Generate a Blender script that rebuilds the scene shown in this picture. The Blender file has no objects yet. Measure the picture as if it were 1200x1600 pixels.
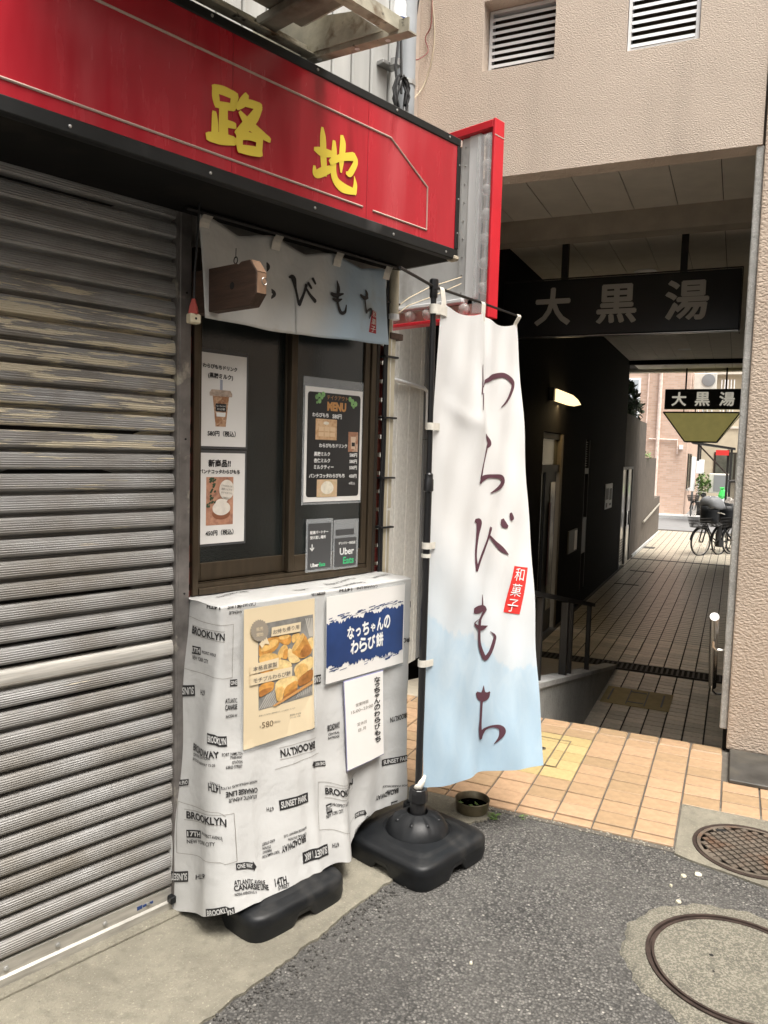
import bpy, bmesh, math, random
from mathutils import Vector, Matrix
random.seed(7)
C = bpy.context.scene.collection
SC = bpy.context.scene
# ------------------------------------------------------------------ camera, sky, sun, exposure
def setup():
    t, p = math.radians(4.52), math.radians(1.63)
    r0 = Vector((1, 0, 0)); f = Vector((0, math.cos(t), -math.sin(t))); u0 = Vector((0, math.sin(t), math.cos(t)))
    R = math.cos(p) * r0 + math.sin(p) * u0; U = -math.sin(p) * r0 + math.cos(p) * u0
    cd = bpy.data.cameras.new('camera'); co = bpy.data.objects.new('camera', cd); C.objects.link(co)
    m = Matrix((R, U, -f)).transposed().to_4x4(); m.translation = Vector((0, 0, 1.53)); co.matrix_world = m
    cd.sensor_fit = 'HORIZONTAL'; cd.sensor_width = 36; cd.lens = 36.06; cd.clip_start = .05; cd.clip_end = 400
    SC.camera = co
    w = bpy.data.worlds.new('World'); SC.world = w; w.use_nodes = True
    nt = w.node_tree; bg = nt.nodes['Background']
    sky = nt.nodes.new('ShaderNodeTexSky'); sky.sky_type = 'NISHITA'; sky.sun_disc = False
    el, az = math.radians(68), math.radians(150)      # direction to the sun: behind the camera, a little to the right
    sky.sun_elevation = el; sky.sun_rotation = az; sky.air_density = 1.0; sky.dust_density = 6.0; sky.ozone_density = 1.0
    hs = nt.nodes.new('ShaderNodeHueSaturation'); hs.inputs['Saturation'].default_value = .18
    nt.links.new(sky.outputs[0], hs.inputs['Color']); 
    tint = nt.nodes.new('ShaderNodeMix'); tint.data_type = 'RGBA'; tint.blend_type = 'MULTIPLY'; tint.inputs[0].default_value = 1
    tint.inputs[7].default_value = (1.0, .97, .92, 1); nt.links.new(hs.outputs[0], tint.inputs[6])
    nt.links.new(tint.outputs[2], bg.inputs['Color']); bg.inputs['Strength'].default_value = .15
    sd = bpy.data.lights.new('sun', 'SUN'); so = bpy.data.objects.new('sun', sd); C.objects.link(so)
    sd.energy = 1.5; sd.angle = math.radians(28); sd.color = (1, .96, .9)
    d = Vector((math.sin(az) * math.cos(el), math.cos(az) * math.cos(el), math.sin(el)))
    so.rotation_euler = (-d).to_track_quat('-Z', 'Y').to_euler(); so.location = (0, -3, 8)
    v = SC.view_settings; v.view_transform = 'Standard'; v.look = 'None'; v.gamma = 1; v.use_curve_mapping = False; v.exposure = EXPO
    SC.cycles.max_bounces = 8; SC.cycles.diffuse_bounces = 4; SC.cycles.glossy_bounces = 3; SC.cycles.transparent_max_bounces = 12
    SC.cycles.use_denoising = True
EXPO = 1.2
setup()
# ------------------------------------------------------------------ frames
class Frame:
    def __init__(s, o, rot, flip): s.o = Vector(o); s.rot = rot; s.flip = flip
FAC = Frame((-.67353, 2.41620, 0), math.radians(47), -1)     # (along the shop front, out from it, up)
ALY = Frame((1.82384, 3.94804, 0), math.radians(-24.5), 1)   # (to the right, into the passage, up)
WLD = Frame((0, 0, 0), 0, 1)
FR = {}; ORG = {}
def wpt(fr, p):
    return fr.o + Matrix.Rotation(fr.rot, 3, 'Z') @ Vector((p[0], fr.flip * p[1], p[2]))
def tag(o, label=None, cat=None, group=None, kind=None):
    if label: o['label'] = label
    if cat: o['category'] = cat
    if group: o['group'] = group
    if kind: o['kind'] = kind
    return o
def thing(name, fr, org, label, cat, group=None):
    o = bpy.data.objects.new(name, None); C.objects.link(o); o.empty_display_size = .05
    o.location = wpt(fr, org); o.rotation_euler = (0, 0, fr.rot); FR[o.name] = fr; ORG[o.name] = Vector(org)
    return tag(o, label, cat, group)
# ------------------------------------------------------------------ mesh builder
class MB:
    def __init__(s, par, org=None):
        s.par = None
        if isinstance(par, Frame): s.fr = par; s.org = Vector(org or (0, 0, 0))
        else: s.par = par; s.fr = FR[par.name]; s.org = ORG[par.name]
        s.bm = bmesh.new(); s.uv = None
    def L(s, p): return Vector((p[0] - s.org[0], s.fr.flip * (p[1] - s.org[1]), p[2] - s.org[2]))
    def V(s, p): return s.bm.verts.new(s.L(p))
    def face(s, pts):
        try: return s.bm.faces.new([s.V(p) for p in pts])
        except ValueError: return None
    def box(s, a0, a1, b0, b1, z0, z1, bev=0, seg=1):
        vs = [s.V((a, b, z)) for z in (z0, z1) for b in (b0, b1) for a in (a0, a1)]
        fs = [s.bm.faces.new([vs[i] for i in q]) for q in ((0, 1, 3, 2), (4, 6, 7, 5), (0, 4, 5, 1), (2, 3, 7, 6), (0, 2, 6, 4), (1, 5, 7, 3))]
        if bev:
            es = list({e for f in fs for e in f.edges})
            bmesh.ops.bevel(s.bm, geom=es, offset=bev, segments=seg, affect='EDGES', profile=.6)
        return s
    def prism(s, pts, off):
        a = [s.V(p) for p in pts]; b = [s.V(tuple(p[i] + off[i] for i in range(3))) for p in pts]
        s.bm.faces.new(a); s.bm.faces.new(b[::-1]); n = len(a)
        for i in range(n): s.bm.faces.new((a[i], b[i], b[(i + 1) % n], a[(i + 1) % n]))
        return s
    def tube(s, pts, r, seg=8, cap=True):
        P = [s.L(p) for p in pts]; n = len(P); rings = []
        rr = r if isinstance(r, (list, tuple)) else [r] * n
        prev = None
        for i in range(n):
            t = (P[min(i + 1, n - 1)] - P[max(i - 1, 0)]).normalized()
            if prev is None:
                a = t.cross(Vector((0, 0, 1)) if abs(t.z) < .9 else Vector((1, 0, 0))).normalized()
            else:
                a = (prev - t * prev.dot(t)).normalized()
            prev = a; b = t.cross(a)
            rings.append([s.bm.verts.new(P[i] + (a * math.cos(k * 2 * math.pi / seg) + b * math.sin(k * 2 * math.pi / seg)) * rr[i]) for k in range(seg)])
        for i in range(n - 1):
            for k in range(seg): s.bm.faces.new((rings[i][k], rings[i][(k + 1) % seg], rings[i + 1][(k + 1) % seg], rings[i + 1][k]))
        if cap: s.bm.faces.new(rings[0][::-1]); s.bm.faces.new(rings[-1])
        return s
    def lathe(s, c, prof, seg=24, axis=2):
        cc = s.L(c); rings = []
        for r, h in prof:
            ring = []
            for k in range(seg):
                a = k * 2 * math.pi / seg
                v = Vector((r * math.cos(a), r * math.sin(a), h))
                if axis == 1: v = Vector((v.x, v.z * s.fr.flip, v.y))
                if axis == 0: v = Vector((v.z, v.x, v.y))
                ring.append(s.bm.verts.new(cc + v))
            rings.append(ring)
        for i in range(len(rings) - 1):
            for k in range(seg): s.bm.faces.new((rings[i][k], rings[i][(k + 1) % seg], rings[i + 1][(k + 1) % seg], rings[i + 1][k]))
        for ring, pr in ((rings[0], prof[0]), (rings[-1], prof[-1])):
            if pr[0] > 1e-5:
                try: s.bm.faces.new(ring)
                except ValueError: pass
        return s
    def surf(s, fn, us, vs, uv=False):
        g = [[s.V(fn(u, v)) for v in vs] for u in us]
        if uv and s.uv is None: s.uv = s.bm.loops.layers.uv.new('UVMap')
        for i in range(len(us) - 1):
            for j in range(len(vs) - 1):
                f = s.bm.faces.new((g[i][j], g[i + 1][j], g[i + 1][j + 1], g[i][j + 1]))
                if uv:
                    for lp, q in zip(f.loops, ((us[i], vs[j]), (us[i + 1], vs[j]), (us[i + 1], vs[j + 1]), (us[i], vs[j + 1]))): lp[s.uv].uv = q
        return s
    def mesh2d(s, vs, fs, mp):
        bv = [s.V(mp(x, y)) for x, y in vs]
        for f in fs:
            try: s.bm.faces.new([bv[i] for i in f])
            except ValueError: pass
        return s
    def build(s, name, mat, parent=None, smooth=False, label=None, cat=None, group=None, kind=None, recalc=True, solid=0, weld=False):
        if weld: bmesh.ops.remove_doubles(s.bm, verts=s.bm.verts, dist=1e-5)
        if recalc: bmesh.ops.recalc_face_normals(s.bm, faces=s.bm.faces)
        me = bpy.data.meshes.new(name); s.bm.to_mesh(me); s.bm.free()
        if smooth:
            me.polygons.foreach_set('use_smooth', [True] * len(me.polygons))
            if smooth != 'all':
                try: me.set_sharp_from_angle(angle=math.radians(40))
                except Exception: pass
        o = bpy.data.objects.new(name, me); C.objects.link(o)
        if mat: me.materials.append(mat)
        par = parent if parent is not None else s.par
        if par is not None: o.parent = par; FR[o.name] = s.fr; ORG[o.name] = s.org
        else: o.location = wpt(s.fr, s.org); o.rotation_euler = (0, 0, s.fr.rot); FR[o.name] = s.fr; ORG[o.name] = s.org
        if solid:
            md = o.modifiers.new('thickness', 'SOLIDIFY'); md.thickness = solid; md.offset = 0
        return tag(o, label, cat, group, kind)
def inst(src_me, name, parent, loc, rot=(0, 0, 0), scale=None):
    o = bpy.data.objects.new(name, src_me); C.objects.link(o); o.parent = parent; o.location = loc; o.rotation_euler = rot
    if scale: o.scale = scale
    return o
# ------------------------------------------------------------------ materials
def mat(name, col, rough=.6, metal=0., var=None, var2=None, bump=None, bump2=None, rnd=0., spec=.5, coat=0., emit=None, stretch=(1, 1, 1), dirt=None, rvar=0.):
    """var=(scale, amount): light and dark mottling; var2 adds a second colour=(scale, low, high, colour)"""
    m = bpy.data.materials.new(name); m.use_nodes = True; nt = m.node_tree; N = nt.nodes; K = nt.links
    b = N['Principled BSDF']; b.inputs['Roughness'].default_value = rough; b.inputs['Metallic'].default_value = metal
    b.inputs['Specular IOR Level'].default_value = spec; b.inputs['Coat Weight'].default_value = coat
    tc = N.new('ShaderNodeTexCoord'); mp = N.new('ShaderNodeMapping'); mp.inputs['Scale'].default_value = stretch
    K.new(tc.outputs['Object'], mp.inputs['Vector']); vec = mp.outputs[0]
    col4 = tuple(col) + (1,); out = None
    def mix(fac, a, bcol, mode='MIX'):
        x = N.new('ShaderNodeMix'); x.data_type = 'RGBA'; x.blend_type = mode
        if isinstance(fac, (int, float)): x.inputs[0].default_value = fac
        else: K.new(fac, x.inputs[0])
        for i, q in ((6, a), (7, bcol)):
            if isinstance(q, tuple): x.inputs[i].default_value = q
            else: K.new(q, x.inputs[i])
        return x.outputs[2]
    def noise(scale, detail=4, dist=0., ro=.55):
        n = N.new('ShaderNodeTexNoise'); n.inputs['Scale'].default_value = scale; n.inputs['Detail'].default_value = detail
        n.inputs['Roughness'].default_value = ro; n.inputs['Distortion'].default_value = dist; K.new(vec, n.inputs['Vector']); return n.outputs['Fac']
    def ramp(f, lo, hi, a=0., c=1.):
        r = N.new('ShaderNodeMapRange'); r.inputs['From Min'].default_value = lo; r.inputs['From Max'].default_value = hi
        r.inputs['To Min'].default_value = a; r.inputs['To Max'].default_value = c; K.new(f, r.inputs['Value']); return r.outputs[0]
    out = col4
    if var:
        sc, am = var; f = ramp(noise(sc), .3, .7)
        out = mix(f, tuple(c * (1 - am) for c in col) + (1,), tuple(min(1, c * (1 + am)) for c in col) + (1,))
    if rnd:
        oi = N.new('ShaderNodeObjectInfo'); hv = N.new('ShaderNodeHueSaturation')
        K.new(ramp(oi.outputs['Random'], 0, 1, 1 - rnd, 1 + rnd), hv.inputs['Value'])
        K.new(ramp(oi.outputs['Random'], 0, 1, .5 + rnd * .035, .5 - rnd * .035), hv.inputs['Hue'])
        if isinstance(out, tuple): hv.inputs['Color'].default_value = out
        else: K.new(out, hv.inputs['Color'])
        out = hv.outputs[0]
    for v2 in ([var2] if var2 and not isinstance(var2, list) else (var2 or [])):
        sc, lo, hi, c2 = v2; out = mix(ramp(noise(sc, 6, .3), lo, hi), out, tuple(c2) + (1,))
    if isinstance(out, tuple): b.inputs['Base Color'].default_value = out
    else: K.new(out, b.inputs['Base Color'])
    if rvar: K.new(ramp(noise(6, 5), .3, .7, max(.02, rough - rvar), min(1, rough + rvar)), b.inputs['Roughness'])
    nrm = None
    for bp in (bump, bump2):
        if bp:
            sc, st = bp[0], bp[1]; h = noise(sc, bp[2] if len(bp) > 2 else 4, .2)
            n = N.new('ShaderNodeBump'); n.inputs['Strength'].default_value = 1; n.inputs['Distance'].default_value = st; K.new(h, n.inputs['Height'])
            if nrm: K.new(nrm, n.inputs['Normal'])
            nrm = n.outputs[0]
    if nrm: K.new(nrm, b.inputs['Normal'])
    if emit: b.inputs['Emission Color'].default_value = tuple(emit[0]) + (1,); b.inputs['Emission Strength'].default_value = emit[1]
    return m
class NT:
    """small node helper for the special materials"""
    def __init__(s, name):
        s.m = bpy.data.materials.new(name); s.m.use_nodes = True; s.N = s.m.node_tree.nodes; s.K = s.m.node_tree.links; s.b = s.N['Principled BSDF']
    def n(s, t, **kw):
        x = s.N.new(t)
        for k, v in kw.items(): setattr(x, k, v)
        return x
    def set(s, node, i, v):
        if hasattr(v, 'is_output'): s.K.new(v, node.inputs[i])
        else: node.inputs[i].default_value = v
    def coord(s, which='Object', scale=(1, 1, 1), loc=None):
        tc = s.n('ShaderNodeTexCoord'); mp = s.n('ShaderNodeMapping'); mp.inputs['Scale'].default_value = scale
        s.K.new(tc.outputs[which], mp.inputs['Vector'])
        if loc is not None: s.set(mp, 'Location', loc)
        return mp.outputs[0]
    def noise(s, vec, sc, det=4, ro=.55, dist=0.):
        x = s.n('ShaderNodeTexNoise'); s.set(x, 'Vector', vec); s.set(x, 'Scale', sc); s.set(x, 'Detail', det); s.set(x, 'Roughness', ro); s.set(x, 'Distortion', dist); return x.outputs['Fac']
    def rng(s, f, lo, hi, a=0., c=1.):
        r = s.n('ShaderNodeMapRange')
        for k, v in (('Value', f), ('From Min', lo), ('From Max', hi), ('To Min', a), ('To Max', c)): s.set(r, k, v)
        return r.outputs[0]
    def mix(s, f, a, b, mode='MIX'):
        x = s.n('ShaderNodeMix', data_type='RGBA', blend_type=mode)
        for i, q in ((0, f), (6, a), (7, b)):
            if isinstance(q, tuple) and len(q) == 3: q = q + (1,)
            s.set(x, i, q)
        return x.outputs[2]
    def math(s, op, a, b=0.):
        x = s.n('ShaderNodeMath', operation=op); s.set(x, 0, a); s.set(x, 1, b); return x.outputs[0]
    def bump(s, h, dist, nrm=None):
        x = s.n('ShaderNodeBump'); s.set(x, 'Distance', dist); s.set(x, 'Height', h)
        if nrm is not None: s.set(x, 'Normal', nrm)
        return x.outputs[0]
    def fin(s, col=None, rough=None, nrm=None):
        if col is not None: s.set(s.b, 'Base Color', col)
        if rough is not None: s.set(s.b, 'Roughness', rough)
        if nrm is not None: s.set(s.b, 'Normal', nrm)
        return s.m
def m_slat():
    t = NT('shutter_paint'); oi = t.n('ShaderNodeObjectInfo'); geo = t.n('ShaderNodeNewGeometry')
    cx = t.n('ShaderNodeCombineXYZ'); t.set(cx, 0, t.math('MULTIPLY', oi.outputs['Random'], 37.)); t.set(cx, 2, t.math('MULTIPLY', oi.outputs['Random'], 91.))
    v1 = t.coord(scale=(2.2, 2, 26), loc=cx.outputs[0]); v2 = t.coord(scale=(3.5, 3, 130), loc=cx.outputs[0]); v3 = t.coord(scale=(3, 3, 3), loc=cx.outputs[0])
    sx = t.n('ShaderNodeSeparateXYZ'); t.K.new(geo.outputs['Position'], sx.inputs[0]); zw = sx.outputs[2]
    n1 = t.noise(v1, 1.3, 6, .62); n2 = t.noise(v2, 1., 5, .6); n3 = t.noise(v3, 1.2, 5)
    base = t.mix(t.rng(n2, .3, .7), (.26, .256, .25), (.46, .455, .448))
    base = t.mix(t.rng(n3, .38, .72, 0., .7), base, (.165, .138, .10))
    # flaked paint, worst at chest height and above, sparse at the top and bottom
    hz = t.math('MULTIPLY', t.rng(zw, 1.3, 1.62), t.rng(zw, 2.1, 1.88))
    thr = t.math('SUBTRACT', .635, t.math('MULTIPLY', hz, .138))
    mixn = t.math('ADD', t.math('MULTIPLY', n1, .7), t.math('MULTIPLY', n2, .3))
    chip = t.rng(mixn, thr, t.math('ADD', thr, .012))
    base = t.mix(chip, base, (.64, .57, .43))
    rust = t.rng(t.noise(t.coord(scale=(1.5, 2, 9), loc=cx.outputs[0]), 1.6, 5), .66, .78, 0., .6)
    base = t.mix(rust, base, (.16, .085, .035))
    w = t.n('ShaderNodeTexWave', wave_type='BANDS', bands_direction='Z'); t.K.new(t.coord(), w.inputs['Vector']); t.set(w, 'Scale', 50.); 
    nb = t.bump(w.outputs['Fac'], .0013); nb = t.bump(chip, .0005, nb); nb = t.bump(t.noise(v3, 2., 2), .004, nb)
    t.b.inputs['Metallic'].default_value = .35
    return t.fin(base, t.rng(n2, .3, .7, .38, .6), nb)
def m_asphalt():
    t = NT('asphalt'); c = t.coord()
    vo = t.n('ShaderNodeTexVoronoi', feature='F1'); t.set(vo, 'Vector', c); t.set(vo, 'Scale', 125.); t.set(vo, 'Randomness', 1.)
    sep = t.n('ShaderNodeSeparateColor'); t.K.new(vo.outputs['Color'], sep.inputs[0])
    v = t.rng(sep.outputs[0], 0, 1, 0., 1.); v = t.math('POWER', v, 2.2)
    col = t.mix(v, (.082, .079, .074), (.25, .24, .222))
    col = t.mix(t.rng(sep.outputs[1], .985, .99), col, (.42, .40, .36))
    dark = t.rng(vo.outputs['Distance'], .35, .75); col = t.mix(dark, col, (.030, .029, .028))
    n = t.noise(c, 2.2, 5); col = t.mix(t.rng(n, .35, .7, 0., .35), col, (.19, .182, .165))
    n4 = t.noise(c, 1.1, 5, .6, .6); col = t.mix(t.rng(n4, .52, .66, 0., .45), col, (.055, .052, .049)); n2 = t.noise(c, 9., 4); col = t.mix(t.rng(n2, .45, .75, 0., .4), col, (.075, .072, .068))
    h = t.math('SUBTRACT', t.math('MULTIPLY', sep.outputs[2], .5), vo.outputs['Distance'])
    return t.fin(col, .82, t.bump(t.noise(c, 320., 2), .0015, t.bump(h, .006)))
def m_concrete(name, a, b, chips, sc=95., thr=.86):
    t = NT(name); c = t.coord()
    vo = t.n('ShaderNodeTexVoronoi', feature='F1'); t.set(vo, 'Vector', c); t.set(vo, 'Scale', sc)
    sep = t.n('ShaderNodeSeparateColor'); t.K.new(vo.outputs['Color'], sep.inputs[0])
    col = t.mix(t.rng(t.noise(c, 4., 8, .65), .3, .7), a, b)
    col = t.mix(t.rng(t.noise(c, sc * 1.1, 3, .6, .4), thr - .30, thr - .20, 0., .75), col, chips)
    col = t.mix(t.rng(t.noise(c, 30., 4), .5, .8, 0., .5), col, tuple(x * .55 for x in a))
    col = t.mix(t.rng(t.noise(c, 1.7, 6, .65, .5), .5, .72, 0., .55), col, tuple(x * .6 for x in a))
    return t.fin(col, .85, t.bump(t.noise(c, 160., 4), .003, t.bump(t.noise(c, 40., 3), .004)))
def m_stucco(name, a, b, sc, dist):
    t = NT(name); c = t.coord(scale=(1, 1, 1.5))
    vo = t.noise(c, sc, 3, .5, .15); v2 = t.noise(c, sc * 2.7, 2, .5)
    col = t.mix(t.rng(t.noise(c, 1.1, 6, .6), .3, .72), a, b)
    col = t.mix(t.rng(t.noise(t.coord(scale=(2.5, 2.5, .35)), 1.6, 5), .52, .75, 0., .35), col, tuple(x * .72 for x in a))
    h = t.math('ADD', t.rng(vo, .28, .74), t.math('MULTIPLY', v2, .35))
    col = t.mix(t.rng(t.noise(t.coord(scale=(9, 9, .8)), 1., 4), .60, .78, 0., .28), col, tuple(x * .6 for x in a))
    return t.fin(col, .9, t.bump(h, dist))
def m_flag():
    t = NT('flag_fabric'); uv = t.coord('UV'); sx = t.n('ShaderNodeSeparateXYZ'); t.K.new(uv, sx.inputs[0])
    n = t.noise(t.coord('UV', scale=(2.2, 3.2, 1)), 1.6, 6, .6); n2 = t.noise(t.coord('UV', scale=(3, 4, 1)), 3., 5, .6, .8)
    edge = t.math('ADD', t.math('SUBTRACT', sx.outputs[1], t.math('MULTIPLY', sx.outputs[0], .17)), t.math('MULTIPLY', t.math('SUBTRACT', n, .5), .16))
    wash = t.mix(t.rng(edge, .40, .62, 0., .55), (.77, .77, .765), (.58, .69, .78))
    blue = t.mix(t.rng(n2, .3, .72), (.44, .61, .75), (.58, .71, .81))
    col = t.mix(t.rng(edge, .628, .64, 0., .8), wash, blue)
    col = t.mix(t.rng(t.math('ADD', sx.outputs[1], t.math('MULTIPLY', n, .2)), .84, 1.1, 0., .6), col, (.40, .59, .75))
    t.b.inputs['Sheen Weight'].default_value = .2
    tr = t.n('ShaderNodeBsdfTranslucent'); t.K.new(col, tr.inputs[0]); ms = t.n('ShaderNodeMixShader'); ms.inputs[0].default_value = .22
    t.K.new(t.b.outputs[0], ms.inputs[1]); t.K.new(tr.outputs[0], ms.inputs[2]); t.K.new(ms.outputs[0], t.N['Material Output'].inputs[0])
    wv = t.noise(t.coord('UV', scale=(6, 10, 1)), 2., 4)
    return t.fin(col, .62, t.bump(wv, .0022))
def m_noren():
    t = NT('noren_fabric'); c = t.coord(); sx = t.n('ShaderNodeSeparateXYZ'); t.K.new(c, sx.inputs[0])
    n = t.noise(c, 3.2, 5)
    col = t.mix(t.rng(n, .3, .7), (.56, .56, .53), (.66, .66, .64))
    e = t.math('ADD', t.math('ADD', sx.outputs[0], t.math('MULTIPLY', sx.outputs[2], -.25)), t.math('MULTIPLY', n, .2))
    col = t.mix(t.rng(e, .16, .30, 0., .8), col, (.40, .54, .66))
    col = t.mix(t.rng(t.noise(c, 5., 4), .62, .8, 0., .5), col, (.38, .33, .22))
    return t.fin(col, .75, t.bump(t.noise(c, 9., 3), .012))
def m_photo(name, cols, sc=28.):
    """a printed photograph: soft blotches of a few inks"""
    t = NT(name); c = t.coord(); vo = t.n('ShaderNodeTexVoronoi', feature='SMOOTH_F1'); t.set(vo, 'Vector', c); t.set(vo, 'Scale', sc); t.set(vo, 'Smoothness', .25)
    sep = t.n('ShaderNodeSeparateColor'); t.K.new(vo.outputs['Color'], sep.inputs[0])
    col = t.mix(t.rng(sep.outputs[0], .2, .8), cols[0], cols[1]); col = t.mix(t.rng(t.noise(c, sc * 2, 4), .45, .7), col, cols[2])
    return t.fin(col, .45)
def m_brick():
    t = NT('brick_tile'); c = t.coord()
    sx = t.n('ShaderNodeSeparateXYZ'); t.K.new(c, sx.inputs[0]); cb = t.n('ShaderNodeCombineXYZ')
    t.set(cb, 0, t.math('ADD', sx.outputs[0], sx.outputs[1])); t.set(cb, 1, sx.outputs[2])
    br = t.n('ShaderNodeTexBrick'); t.K.new(cb.outputs[0], br.inputs['Vector']); t.set(br, 'Scale', 1.)
    t.set(br, 'Color1', (.50, .34, .26, 1)); t.set(br, 'Color2', (.60, .43, .34, 1)); t.set(br, 'Mortar', (.52, .43, .37, 1))
    t.set(br, 'Brick Width', .23); t.set(br, 'Row Height', .075); t.set(br, 'Mortar Size', .006)
    return t.fin(br.outputs['Color'], .8)
def m_clear(name, col, alpha, rough):
    t = NT(name); t.set(t.b, 'Alpha', alpha); return t.fin(tuple(col) + (1,), rough)
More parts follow.
